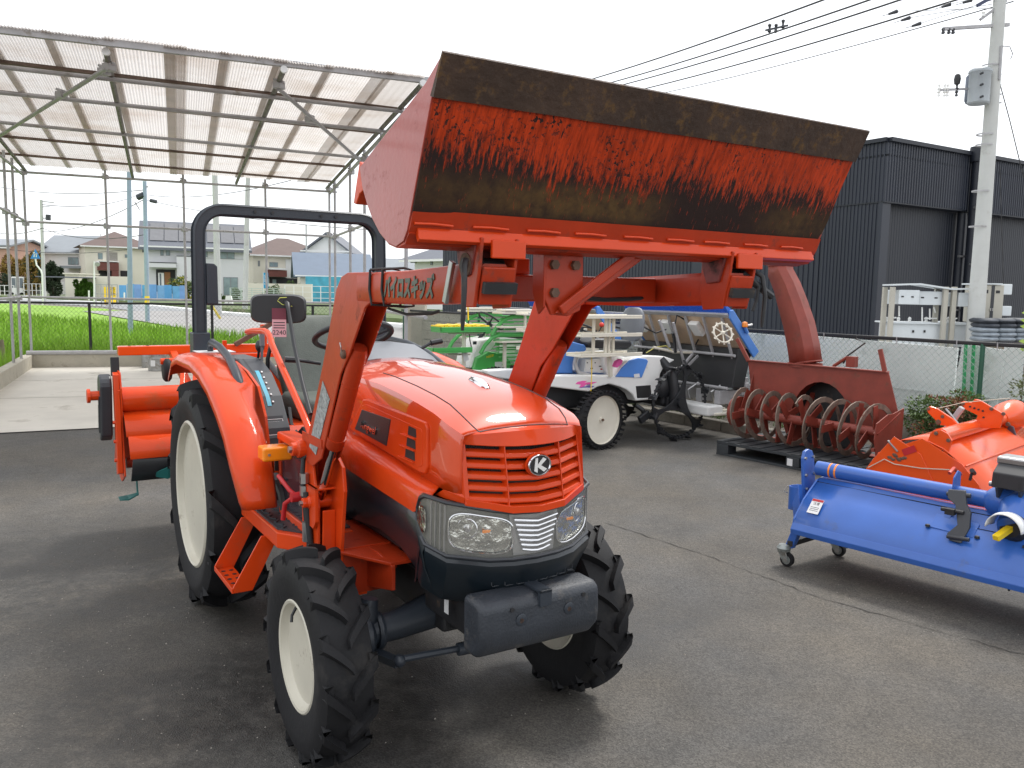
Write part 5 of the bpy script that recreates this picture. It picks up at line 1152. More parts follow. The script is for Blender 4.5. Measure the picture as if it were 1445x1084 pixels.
# ================================================================ RIGHT-HAND FENCE AND WALL BEHIND IT
m_fgreen = mat('green_fence_steel', (.02, .10, .06), .45); m_wiregrey = mat('fence_wire', (.30, .36, .33), .5, .4)
fr_root, fri = chain_fence('chain_link_fence', 'green chain link fence with black top rail along the right side of the yard', lambda l, z: F(8.80, l, z), -6, 16.3, .46, 1.26, [-2.2, .9, 4.0, 7.1, 10.1, 13.23, 16.2], m_fgreen, m_fblk, m_wiregrey, .072, .0028, .020, .024, .1)
wl = []
for i in range(-7, 21):
    o = MB().beam(F(8.86, i*.8+.005, .25), F(8.86, i*.8+.795, .25), .12, .36).build('base_block', m_concd, fr_root, bevel=.006) if not wl else wl[0].copy()
    if wl: C.objects.link(o); o.location = V(wl[0].location)+DF*((i+7)*.8)
    else: o.matrix_parent_inverse = fri
    wl.append(o)
for l in (1.2, 2.45, 3.85, 4.25, 4.9, 5.8, 9.2): 
    o = MB().tube([F(8.775, l, 1.28), F(8.775, l, 1.20)], .006, 6).build('rail_clip', m_galv, fr_root); o.matrix_parent_inverse = fri
m_wboard = mat('white_board', (.74, .78, .76), .55, var=.10, vs=1.3, dirt=(.42, .46, .42), dirtamt=.12, ds=1.6)
m_wboard2 = mat('beige_block', (.40, .38, .32), .8, var=.2, vs=2.5, dirt=(.24, .22, .18), dirtamt=.15, ds=2)
bw_ = thing('board_fence', 'white sheet boarding standing right behind the green wire fence', 'wall', tuple(F(9.0, 6)))
inv = Matrix.Translation(-V(bw_.location))
prev = -6
for i, l in enumerate((-4.2, -2.4, -.6, 1.15, 2.3, 3.9, 4.35, 6.35, 8.35)):
    o = MB().beam(F(9.0+.01*(i % 2), prev+.006, .66), F(9.0+.01*(i % 2), l-.006, .70), .03, 1.08-.02*(i % 2)).build('board', m_wboard, bw_); o.matrix_parent_inverse = inv; prev = l
    o = MB().beam(F(8.975, prev-1.7, .70), F(8.975, prev-.1, .70), .006, .012).build('board_batten', m_wboard, bw_); o.matrix_parent_inverse = inv
bw2 = thing('block_wall', 'beige concrete block wall behind the left end of the green fence', 'wall', tuple(F(9.05, 12)))
inv = Matrix.Translation(-V(bw2.location)); prot = None
for r in range(6):
    for i in range(20):
        a = 8.4+i*.4+(.2 if r % 2 else 0)
        if a > 15.9: continue
        if prot is None: prot = q = MB().beam(F(9.05, a+.004, .15), F(9.05, a+.396, .15), .12, .192).build('block', m_wboard2, bw2, bevel=.004); q.matrix_parent_inverse = inv; a0 = a
        else: q = prot.copy(); C.objects.link(q); q.location = DF*(a-a0)+V((0, 0, r*.2+random.uniform(-.0015, .0015)))+NF*random.uniform(-.002, .002)
o = MB().beam(F(9.1, 8.5, 1.36), F(9.1, 13.6, 1.36), .10, .10).build('cap_beam', m_galv, bw2, bevel=.006); o.matrix_parent_inverse = inv
pc = tag(MB().beam(F(9.0, 16.0, .0), F(9.0, 16.0, 1.55), .42, .42, (0, 1, 0)).build('concrete_pillar', m_conc, bevel=.01), 'pale concrete pillar at the left end of the green wire fence', 'pillar')
for i, l in enumerate((4.20, 4.12)):
    tag(MB().beam(F(8.93, l, .1), F(8.93, l+.03, 1.24), .055, .012, (1, 0, 0)).build('garden_stake', mat('green_stake_%d' % i, (.03, .36, .12), .5), bevel=.003), ['bright green flat stake behind the wire fence, left one of two', 'bright green flat stake behind the wire fence, right one of two'][i], 'stake', 'green stakes behind the fence')
# shrub at the fence foot and leafy sprig above
m_leafg = mat('shrub_leaf', (.085, .15, .035), .6, var=.5, vs=3.5); m_leafr = mat('shrub_leaf_red', (.20, .08, .035), .6, var=.4, vs=4); m_twig = mat('twig', (.12, .09, .06), .9)
def leaf_quad(vs, fs, p, d, n_, L_, w):
    d = d.normalized(); s_ = d.cross(n_).normalized()*w; k = len(vs)
    vs += [p, p+d*L_*.45+s_, p+d*L_, p+d*L_*.45-s_]; fs += [(k, k+1, k+2, k+3)]
def rv(): 
    a = random.uniform(0, 2*pi); z = random.uniform(-1, 1); r = sqrt(1-z*z); return V((r*cos(a), r*sin(a), z))
def bush(name, label, cat, c, R, n, Ml, L_=.04, w=.012, Ml2=None, group=None, trunk=True, clumps=14, zmin=.05, par=None, shape='ball'):
    root = thing(name, label, cat, tuple(c), 0, group) if par is None else par
    vs, fs, ms = [], [], []
    cl = []
    for i in range(clumps):
        q = rv(); f = random.uniform(.35, .85); p = V((q.x*R[0]*f, q.y*R[1]*f, R[2]+q.z*R[2]*f))
        if shape == 'cone': h = random.random(); a = random.uniform(0, 6.28); p = V((cos(a)*R[0]*.6*(1-h), sin(a)*R[1]*.6*(1-h), R[2]*2*h))
        cl.append((p, random.uniform(.22, .42)))
    k0 = 0
    for i in range(n):
        p0, rr0 = random.choice(cl); q = rv(); sc_ = 1 if shape != 'cone' else max(.25, 1-p0.z/(2*R[2]))
        p = p0+V((q.x*R[0], q.y*R[1], q.z*R[2]*.8))*rr0*sc_*random.uniform(.75, 1.1)
        if p.z < zmin: continue
        leaf_quad(vs, fs, p, (q+rv()*.8), rv(), L_*random.uniform(.6, 1.3), w); ms.append(1 if (Ml2 and mnoise.noise(p*3.5) > .1 and random.random() < .7) else 0)
    mb = MB(); mb.v = [tuple(v) for v in vs]; mb.f = fs; mb.m = ms
    mb.build('foliage', [Ml, Ml2] if Ml2 else Ml, root, fix=False)
    if trunk:
        mb = MB()
        for i in range(min(12, clumps)):
            p = cl[i][0]; mb.tube([(random.uniform(-.04, .04)*R[0], random.uniform(-.04, .04)*R[1], -.02), tuple(p*.5+V((0, 0, -.05*R[2]))), tuple(p)], [.03*R[0]+.003, .02*R[0]+.002, .004], 5)
        mb.build('stem', m_twig, root)
    return root
p = F(8.52, 4.12, .12); bush('shrub', 'low green shrub with reddish leaf tips at the foot of the wire fence', 'shrub', p, (.42, .42, .36), 7000, m_leafg, .035, .009, m_leafr, clumps=30)
p = F(8.60, 3.45, .12); bush('shrub', 'sparse pale green weedy shrub at the right edge against the boards', 'shrub', p, (.32, .32, .42), 2200, mat('pale_leaf', (.14, .17, .07), .6, var=.4, vs=4), .035, .010, None, clumps=16)
sg = thing('sprig', 'thin yellow green leafy sprig sticking up above the fence rail at right edge', 'plant', tuple(F(8.95, 3.66, 1.10)))
MB().tube([(0, 0, -.9), (.0, 0, .2), (.02, 0, .4), (-.01, 0, .55)], [.006, .006, .004, .003], 6).build('stem', m_twig, sg)
vs, fs = [], []
for i in range(16): leaf_quad(vs, fs, V((0, 0, .12+i*.028)), V((random.choice((-1, 1)), random.uniform(-.6, .6), random.uniform(-.2, .8))), V((0, -1, .4)), random.uniform(.06, .10), .022)
MB().add(vs, fs).build('leaves', mat('lime_leaf', (.30, .42, .05), .5, var=.2), sg, fix=False)
# ================================================================ DARK INDUSTRIAL BUILDING
m_clad = mat('dark_cladding', (.011, .0155, .028), .42, var=.22, vs=.6, stretch=(1, 1, .3)); m_clad2 = mat('dark_cladding_smooth', (.009, .012, .020), .5, var=.06)
bld = thing('warehouse', 'large dark charcoal warehouse with ribbed metal cladding behind the fence', 'building', tuple(gz(1215, 600)))
bi = Matrix.Translation(-V(bld.location))
YC = 19.5
cn_ = at(1254, 198, YC); ZR = cn_.z; cz = at(1258, 283, YC-.1).z
dR = V((.852, .524, 0)); dL = V((-.524, .852, 0)); nR = V((.524, -.852, 0)); nL = V((-.852, -.524, 0))
def bp(mb, name, M, par=None, **k):
    o = mb.build(name, M, par or bld, **k)
    if par is None: o.matrix_parent_inverse = bi
    return o
c0 = V((cn_.x, cn_.y, 0))
def ribwall(name, p, d, n_, L_, z0, z1, pitch, dep, M):
    vs = []; fs = []; k = int(L_/pitch); z0, z1 = (z0, z1)
    prof = [(0, 0), (.62, 0), (.70, dep), (.92, dep)]
    pts = []
    for i in range(k):
        for u, dd in prof: pts.append(p+d*((i+u)*pitch)+n_*dd)
    for q in pts: vs += [q+V((0, 0, z0)), q+V((0, 0, z1))]
    fs = [(2*i, 2*i+2, 2*i+3, 2*i+1) for i in range(len(pts)-1)]
    return bp(MB().add(vs, fs), name, M, fix=False)
# upper fascia (projecting) and recessed lower walls
fo = .35
ribwall('upper_cladding', c0, dR, nR, 18, cz, ZR, .10, .018, m_clad); ribwall('upper_cladding', c0, dL, nL, 23.4, cz, ZR, .10, .018, m_clad)
bp(MB().beam(c0+nR*.02+V((0, 0, ZR+.02)), c0+dR*18+nR*.02+V((0, 0, ZR+.02)), .16, .09), 'parapet_cap', m_clad2); bp(MB().beam(c0+nL*.02+V((0, 0, ZR+.02)), c0+dL*23.4+nL*.02+V((0, 0, ZR+.02)), .16, .09), 'parapet_cap', m_clad2)
r0 = c0-nR*fo-nL*0; 
bp(MB().prism([tuple((c0)[:2]), tuple((c0+dR*18)[:2]), tuple((c0+dR*18+dL*23.4)[:2]), tuple((c0+dL*23.4)[:2])], 2, cz-.03, cz), 'soffit', m_clad2)
bp(MB().prism([tuple((c0)[:2]), tuple((c0+dR*18)[:2]), tuple((c0+dR*18+dL*23.4)[:2]), tuple((c0+dL*23.4)[:2])], 2, ZR-.35, ZR-.30), 'roof', m_clad2)
ribwall('lower_cladding', c0+dR*.3-nR*.30, dR, nR, 17, 0, cz, .10, .006, m_clad2)
ribwall('lower_cladding', c0+dL*1.2-nL*.30, dL, nL, 22, .25, cz, .16, .022, m_clad)
ribwall('corner_cladding', c0+dL*.05-nL*.04, dL, nL, 1.6, 0, cz, .10, .018, m_clad)
bp(MB().beam(c0+dR*.16-nR*.10+V((0, 0, 0)), c0+dR*.16-nR*.10+V((0, 0, cz)), .30, .1, tuple(nR)), 'corner_panel', m_clad)
bp(MB().beam(c0-nL*.12+dL*0+V((0, 0, .12)), c0+dL*23-nL*.12+V((0, 0, .12)), .2, .5), 'plinth', mat('plinth_concrete', (.38, .38, .37), .8, var=.1))
# darker panel strips in the lower left wall
for l in (6.2, 14.5): bp(MB().beam(c0+dL*l-nL*.27+V((0, 0, .35)), c0+dL*l-nL*.27+V((0, 0, cz)), .5, .06, tuple(nL)), 'wall_pilaster', m_clad)
# downpipes with brackets
pd = at(1378, 232, (at(1378, 232, 1).y)) if False else None
def onR(x, y):                       # point on right face under this pixel
    d = ray(x, y); P0_ = V((0, 0, EYE)); t_ = (c0-P0_).dot(nR)/d.dot(nR); return P0_+d*t_
a = onR(1372, 222); a.z = 0
dp = bp(MB().tube([a+nR*.15+V((0, 0, z)) for z in (0, cz+.3, ZR-.1)], .13, 12), 'downpipe', m_clad2, smooth=50)
a2 = onR(1357, 420); a2.z = 0
bp(MB().tube([a2-nR*.15+V((0, 0, 0)), a2-nR*.15+V((0, 0, cz-.05))], .11, 12), 'downpipe', m_clad2, smooth=50)
for z in (ZR-.9, cz+.05, cz-1.35, cz-2.6): bp(MB().box(a+nR*.28+V((0, 0, z)), (.40, .08, .05), (0, 0, atan2(dR.y, dR.x))), 'pipe_bracket', m_steel)
for z in (cz-1.15, cz-2.5): bp(MB().box(a2+nR*.02+V((0, 0, z)), (.62, .06, .05), (0, 0, atan2(dR.y, dR.x))), 'pipe_bracket', m_steel)
bp(MB().lathe([(.10, -.2), (.19, -.18), (.2, 0), (.19, .18), (.10, .2)], a+nR*.15+V((0, 0, ZR+.0)), 'Z', 14), 'pipe_hopper', m_clad2, smooth=50)
# ================================================================ switchgear, pole, bags behind the boards
m_sw = mat('switchgear_white', (.62, .66, .68), .4, var=.05); m_beige = mat('cabinet_beige', (.44, .42, .36), .45, var=.05)
YG = 13.2
def A(x, y, Y=YG): return at(x, y, Y)
sg_ = thing('switchgear_rack', 'white electrical switchgear rack with a canopy beside the utility pole', 'switchgear', (A(1300, 470).x, YG, 0))
gi = Matrix.Translation(-V(sg_.location))
def gp_(mb, name, M, **k): o = mb.build(name, M, sg_, **k); o.matrix_parent_inverse = gi; return o
def vbox(x0, y0, x1, y1, Y, dep, name, M, par=None, **k):    # box whose front face spans these photo points at depth Y
    a_, b_ = at(x0, y0, Y), at(x1, y1, Y); mb = MB(); mb.span((a_.x, Y, b_.z), (b_.x, Y+dep, a_.z)); return gp_(mb, name, M, **k)
xs0, xs1 = A(1257, 0).x, A(1366, 0).x
for x in (1260, 1335, 1347):
    a_ = A(x, 405); gp_(MB().span((a_.x-.035, YG-.03, 0), (a_.x+.035, YG+.03, a_.z)), 'rack_post', m_beige, bevel=.004)
    gp_(MB().span((a_.x-.035, YG+.24, 0), (a_.x+.035, YG+.30, a_.z)), 'rack_post', m_beige, bevel=.004)
za = A(1300, 404).z
gp_(MB().prism([(A(1257, 404).x, za), (A(1296, 404).x, za+.02), (A(1343, 404).x, za-.05), (A(1372, 404).x, za-.04), (A(1372, 404).x, za-.015), (A(1343, 404).x, za-.025), (A(1296, 404).x, za+.045), (A(1257, 404).x, za+.025)], 1, YG-.06, YG+.30), 'canopy', m_sw)
for x0, y0, x1, y1, Y in ((1269, 409, 1297, 430, YG-.02), (1298, 411, 1338, 431, YG+.05), (1353, 413, 1367, 433, YG)):
    o = vbox(x0, y0, x1, y1, Y, .45, 'switch_cabinet', m_sw, bevel=.01)
for x, y, w_ in ((1274, 418.5, 3), (1288, 419, 3), (1302, 420, 4), (1321, 420.5, 4)):
    vbox(x-w_/2, y-1, x+w_/2, y+1, YG-.03 if x < 1297 else YG+.045, .02, 'cabinet_handle', m_ink)
for x0, x1 in ((1260, 1278), (1279, 1299), (1300, 1319), (1320, 1334), (1348, 1363)):
    vbox(x0, 456, x1, 490, YG+.1, .5, 'transformer_case', m_sw, bevel=.01)
vbox(1259, 454.5, 1335, 458, YG+.05, .65, 'case_lid', m_sw, bevel=.006); vbox(1347, 455, 1366, 459, YG+.05, .65, 'case_lid', m_sw, bevel=.006)
for x in (1289, 1305): vbox(x-1, 466, x+1, 469.5, YG+.08, .015, 'case_mark', m_ink)
for x in (1263, 1280, 1296, 1320, 1331, 1352, 1360): a_ = A(x, 455); gp_(MB().lathe([(0, 0), (.03, 0), (.02, .03), (.03, .04), (.02, .07), (0, .08)], (a_.x, YG+.3, a_.z), 'Z', 8), 'insulator', m_white)
for x0, y0, x1, y1 in ((1261, 449, 1273, 449), (1313, 450, 1331, 450), (1348, 450, 1360, 450), (1310, 434, 1310, 455), (1321, 436, 1321, 452), (1277, 432, 1277, 447), (1327, 434, 1329, 442)):
    gp_(MB().tube([A(x0, y0)+V((0, .2, 0)), A(x1, y1)+V((0, .2, 0))], .012, 6), 'busbar', m_white)
# beige cabinet and boxes
bc = thing('electric_cabinet', 'tall beige electric cabinet mounted right of the concrete utility pole', 'cabinet', tuple(A(1405, 470)))
gi = Matrix.Translation(-V(bc.location)); sg_ = bc
vbox(1386, 402, 1413.5, 456, YG, .5, 'cabinet_body', m_beige, bevel=.012); vbox(1384, 399.5, 1415, 402, YG-.03, .56, 'cabinet_lid', m_sw)
for x0, y0, x1, y1 in ((1392, 409, 1394.5, 414), (1406, 410, 1411, 414)): vbox(x0, y0, x1, y1, YG-.008, .02, 'cabinet_window', m_ink)
vbox(1399.8, 403, 1400.2, 455, YG-.004, .01, 'door_joint', m_dgrey)
for x in (1398, 1401): vbox(x-.4, 435, x+.4, 439, YG-.02, .02, 'door_handle', m_steel)
vbox(1417, 401, 1428, 416, YG, .2, 'side_box', m_sw, bevel=.01); vbox(1415, 432, 1427, 446, YG, .2, 'side_box', m_sw, bevel=.01)
a_, b_ = A(1390, 456), A(1410, 456)
for a1 in (a_, b_): gp_(MB().span((a1.x-.03, YG+.1, 0), (a1.x+.03, YG+.16, a1.z)), 'cabinet_leg', m_beige)
# stacked bags
def bags(name, label, x0, x1, ys, Y, M, nrow):
    r_ = thing(name, label, 'bag', tuple(gz(x0, 640) if False else (at(x0, 470, Y).x, Y, 0)), 0, 'bags stacked behind the fence'); return r_
m_bagd = mat('dark_bag', (.055, .062, .075), .6, var=.35, vs=9, bump=.5, bs=14); m_bagl = mat('grey_blue_bag', (.30, .34, .38), .6, var=.2, vs=7, bump=.5, bs=14)
names = ['left', 'middle', 'right']
for ci, x in enumerate((1388, 1412, 1436)):
    for r in range(5):
        yy = 478-r*6.4; c = at(x+(r % 2)*1.5, yy, YG-.4+ci*.02); M = m_bagd if r >= 3 else m_bagl
        mb = MB(); mb.ball((0, 0, 0), 1, 6); mb.v = [((abs(a)**.5*(1 if a > 0 else -1))*.155+.01*mnoise.noise(V((a*3, b, c_*2+ci))), (abs(b)**.6*(1 if b > 0 else -1))*.24, (abs(c_)**.8*(1 if c_ > 0 else -1))*.042+.012*mnoise.noise(V((a*4+r, b*3, ci*2.)))) for a, b, c_ in mb.v]
        o = mb.build('sandbag', M, smooth=60, loc=c); tag(o, '%s %s bag, %s of the %s stack behind the fence' % ('crumpled', 'charcoal' if r >= 3 else 'grey blue', ['lowest', 'second from bottom', 'third from bottom', 'fourth from bottom', 'topmost'][r], names[ci]), 'bag', 'bags stacked behind the fence')
    o = MB().box((at(x, 470, YG).x, YG-.40, at(x, 478, YG).z/2-.03), (.30, .5, at(x, 478, YG).z-.06)).build('bag_pallet', m_wood); tag(o, 'wooden crate carrying the %s stack of bags behind the fence' % names[ci], 'crate', 'crates under the bags')
# utility pole with transformer
m_pole = mat('pole_concrete', (.50, .51, .49), .75, var=.08, vs=3, dirt=(.38, .37, .34), dirtamt=.1, ds=2)
YP = 13.0
def pole(name, label, xb, yb, xt, yt, Y, rb, rt, M=m_pole, group=None, zt=None):
    a_, b_ = at(xb, yb, Y), at(xt, yt, Y); z = b_.z; d = (b_-a_)/(b_.z-a_.z); base = a_-d*a_.z
    root = thing(name, label, 'utility pole', tuple(base), 0, group); o = MB().tube([(0, 0, -.05), tuple(d*z)], [rb, rt], 18).build('shaft', M, root, smooth=50); return root, base, d
up, ub, ud = pole('utility_pole', 'tall concrete utility pole with a grey transformer at the right side', 1375, 475, 1413, -30, YP, .135, .085)
def pp(mb, name, M, **k):
    o = mb.build(name, M, up, **k); o.matrix_parent_inverse = Matrix.Translation(-V(ub)); return o
U = lambda x, y, dy=0: at(x, y, YP+dy)
tr_ = U(1382, 122, -.1); 
o = pp(MB().lathe([(0, -.27), (.14, -.26), (.155, -.24), (.15, -.2), (.15, .18), (.165, .2), (.16, .23), (.12, .26), (0, .27)], tr_, 'Z', 20), 'transformer', mat('transformer_grey', (.33, .36, .38), .45, var=.08), smooth=40)
pp(MB().lathe([(0, -.22), (.10, -.21), (.12, -.17), (.12, .18), (.10, .21), (0, .22)], U(1374, 126, .15), 'Z', 16), 'transformer', mat('transformer_dark', (.10, .12, .16), .45), smooth=40)
for y in (104, 120, 137): pp(MB().lathe([(0, 0), (.02, 0), (.012, .03), (.02, .05), (0, .06)], U(1384, y, -.28), 'Y', 8, sgn=-1), 'bushing', m_dgrey)
pp(MB().beam(U(1326, 127), U(1385, 125), .03, .03), 'cutout_arm', m_galv)
for x in (1325, 1333, 1337, 1350): pp(MB().lathe([(0, -.09), (.025, -.08), (.012, -.04), (.03, -.02), (.012, .0), (.03, .03), (.012, .05), (.02, .09), (0, .10)], U(x, 128), 'Z', 10), 'cutout', m_white if x != 1350 else m_dgrey, smooth=50)
pp(MB().lathe([(0, -.09), (.04, -.07), (.05, 0), (.04, .06), (0, .09)], U(1351, 112), 'Z', 10), 'arrester', m_ink, smooth=50)
pp(MB().beam(U(1330, 41), U(1424, 35), .045, .045), 'cross_arm', m_galv)
pp(MB().beam(U(1383, 28), U(1420, 1), .04, .04), 'cross_arm', m_galv); pp(MB().beam(U(1379, 8), U(1418, -14), .05, .05), 'cross_arm', mat('arm_indigo', (.05, .06, .12), .5))
for x in (1331, 1339, 1345): pp(MB().lathe([(0, -.05), (.03, -.03), (.02, 0), (.03, .03), (0, .05)], U(x, 44), 'Z', 8), 'pin_insulator', m_dgrey)
pp(MB().lathe([(0, -.05), (.03, -.03), (.02, 0), (.03, .03), (0, .05)], U(1388, 20), 'Z', 8), 'pin_insulator', m_white)
pp(MB().tube([U(1413, 65, -.1), U(1410, 113, -.1)], .02, 8), 'cable_riser', m_galv)
for y in (74, 105, 120, 133, 145): pp(MB().beam(U(1398, y+1), U(1413, y), .02, .02), 'pole_band', m_galv)
for y in (93, 190, 205, 270, 320): 
    c = U(1391+(180-y)*.075, y); pp(MB().lathe([(.105+(y/600)*.04, -.01), (.112+(y/600)*.04, -.01), (.112+(y/600)*.04, .01), (.105+(y/600)*.04, .01)], c, 'Z', 16, closed=True), 'pole_band', m_galv)
pp(MB().tube([U(1413, 65, -.1), U(1425, 66), U(1429, 76), U(1426, 84)], .006, 6), 'jumper_cable', m_wire)
gw_ = tag(MB().tube([U(1411, 118), U(1425, 170), U(1440, 232), U(1452, 275)], .008, 5).build('guy_wire', m_wire), 'thin grey cable slanting down right of the utility pole', 'cable')
tag(MB().tube([at(1411, 235, YP), at(1414, 330, YP), at(1416, 400, YP-.0)], .006, 5).build('drop_wire', m_wire), 'thin wire hanging down to the beige cabinet', 'cable')
# overhead lines from the pole to the upper left
def cable(name, label, pts, r, M=m_wire, sag=0, group=None):
    mb = MB(); P = [V(p) for p in pts]
    if len(P) == 2:
        P = [P[0].lerp(P[1], t)+V((0, 0, -4*sag*t*(1-t))) for t in [i/16 for i in range(17)]]
    mb.tube(P, r, 5); return tag(mb.build(name, M), label, 'cable', group)
L_lab = ['topmost overhead power line crossing the sky above the bucket', 'second overhead power line from the top above the bucket', 'third overhead power line from the top above the bucket', 'fourth overhead power line from the top above the bucket', 'lowest thin overhead power line above the bucket']
for i, (x0, y0, x1, y1) in enumerate(((820, 112, 1210, -18), (850, 114, 1290, -22), (865, 116, 1330, -20), (890, 121, 1420, -22), (912, 124, 1430, 2))):
    cable('power_line', L_lab[i], [at(x0-120, y0+33, 45), at(x1, y1, 17)], .021 if i < 4 else .012, sag=.25, group='overhead power lines')
tag(MB().beam(at(1080, 43, 26), at(1112, 36, 26), .05, .05).lathe([(0, -.15), (.06, -.1), (.03, 0), (.06, .1), (0, .15)], at(1086, 40, 26), 'Z', 8).lathe([(0, -.15), (.06, -.1), (.03, 0), (.06, .1), (0, .15)], at(1095, 40, 26), 'Z', 8).lathe([(0, -.15), (.06, -.1), (.03, 0), (.06, .1), (0, .15)], at(1105, 34, 26), 'Z', 8).build('line_spacer', m_dgrey), 'small dark spacer with insulators hanging on the overhead lines', 'spacer')
for i, (x, y) in enumerate(((1260, 18), (1278, 27), (1293, 35), (1335, 8), (1365, 2))):
    tag(MB().tube([at(x-6, y+2, 15), at(x+6, y-2, 15)], [.02, .035], 8).tube([at(x-16, y+5, 15), at(x-6, y+2, 15)], .006, 5).tube([at(x+6, y-2, 15), at(1400, 12-i*6 if y > 10 else -8, 13.2)], .005, 5).build('strain_insulator', m_dgrey), 'dark strain insulator on a wire left of the pole, %s from the left' % ['first', 'second', 'third', 'fourth', 'fifth'][i], 'insulator', 'strain insulators near the pole')
# ================================================================ MACHINES ON THE RIGHT
class Fr:                            # local frame standing on the ground; plane(x,y,ax,val) = photo point on one of its planes
    def __init__(s, O, a):
        s.O = V((O[0], O[1], 0)); s.X = V((a[0], a[1], 0)).normalized(); s.Y = V((-s.X.y, s.X.x, 0)); s.rz = atan2(s.X.y, s.X.x)
    def loc(s, p): d = V(p)-s.O; return V((d.dot(s.X), d.dot(s.Y), p[2]))
    def pl(s, x, y, ax, v):
        d = ray(x, y); dl = V((d.dot(s.X), d.dot(s.Y), d.z)); c = s.loc(V((0, 0, EYE))); t = (v-c[ax])/dl[ax]; return c+dl*t
    def xz(s, pts, v): return [(q.x, q.z) for q in (s.pl(x, y, 1, v) for x, y in pts)]
def adder(root):
    def f(mb, name, M, par=None, **k): return mb.build(name, M, par or root, **k)
    return f
def lug_wheel(add, c, R, w, out, name='front_wheel'):
    mb = MB(); mb.lathe([(R*.83, -w*.6), (R*.86, -w*.8), (R*.95, -w*.7), (R*.965, 0), (R*.95, w*.7), (R*.86, w*.8), (R*.83, w*.6)], (0, 0, 0), 'Y', 40, closed=True)
    for i in range(34):
        a = 2*pi*i/34; u = V((cos(a), 0, sin(a))); v = V((-sin(a), 0, cos(a)))
        for sg in (-1, 1):
            a2 = a+sg*.05; u = V((cos(a2), 0, sin(a2))); mb.beam(u*R*.94+V((0, sg*w*.75, 0)), u*R*1.0+V((0, sg*w*.70, 0)), .022, w*.9, (0, 1, 0))
    d = MB().lathe([(0, w*.30), (.025, w*.30), (.03, w*.05), (R*.35, .0), (R*.62, w*.08), (R*.66, w*.16), (R*.80, w*.22), (R*.84, w*.6), (R*.86, w*.55), (R*.85, -w*.5), (0, -w*.4)], (0, 0, 0), 'Y', 40, sgn=out)
    o = add(d, name, m_cream, smooth=35, loc=c); mb.build('tyre', m_tyre, o, smooth=35); MB().lathe([(0, w*.3), (.014, w*.3), (.014, w*.3+.02), (0, w*.3+.02)], (0, 0, 0), 'Y', 8, sgn=out).build('hub_bolt', m_rust, o)
    return o
def cage_wheel(add, c, R, w, name='rear_wheel'):
    # thin steel ring, three curved webs, rubber paddles
    mb = MB(); mb.tube([(R*.92*cos(a), 0, R*.92*sin(a)) for a in [2*pi*k/48 for k in range(49)]], .014, 8, cap=False)
    o = add(mb, name, m_blk, smooth=40, loc=c)
    for i in range(3):
        a = pi/2+.25+2*pi*i/3; m_ = MB(); P = [V((R*.08*cos(a), 0, R*.08*sin(a))), V((R*.5*cos(a), 0, R*.5*sin(a))), V((R*.9*cos(a), 0, R*.9*sin(a)))]
        q = V((-sin(a), 0, cos(a))); rings = []
        for f, wd in ((.08, .09), (.3, .045), (.55, .022), (.75, .035), (.93, .10)):
            p = V((R*f*cos(a), 0, R*f*sin(a))); rings.append([p+q*wd+V((0, .012, 0)), p-q*wd+V((0, .012, 0)), p-q*wd-V((0, .012, 0)), p+q*wd-V((0, .012, 0))])
        m_.loft(rings); m_.build('spoke', m_blk, o, bevel=.004)
    pad = None
    for i in range(12):
        a = 2*pi*i/12+.2
        if pad is None:
            m_ = MB(); m_.loft([[(-.055, -.055, -.035), (.0, -.07, .0), (.035, -.05, .03), (.0, -.055, .02)], [(-.02, 0, -.012), (.02, 0, -.006), (.02, 0, .022), (-.02, 0, .022)], [(-.055, .055, -.035), (.0, .07, .0), (.035, .05, .03), (.0, .055, .02)]]); pad = q_ = m_.build('paddle', m_blk, o, bevel=.006)
        else: q_ = pad.copy(); C.objects.link(q_)
        q_.location = (R*.95*cos(a), 0, R*.95*sin(a)); q_.rotation_euler = (0, -a+pi/2, 0)
    m_ = MB()
    for i in range(48):
        a = 2*pi*i/48; u = V((cos(a), 0, sin(a))); m_.beam(u*R*.90+V((0, -.016, 0)), u*R*.90+V((0, .016, 0)), .018, .045, tuple(u))
    lg = m_.build('lug', m_blk, o); lg['kind'] = 'stuff'
    m_ = MB().lathe([(0, -.06), (.06, -.06), (.06, .05), (0, .05)], (0, 0, 0), 'Y', 14); m_.build('hub', m_blk, o, smooth=40)
    return o
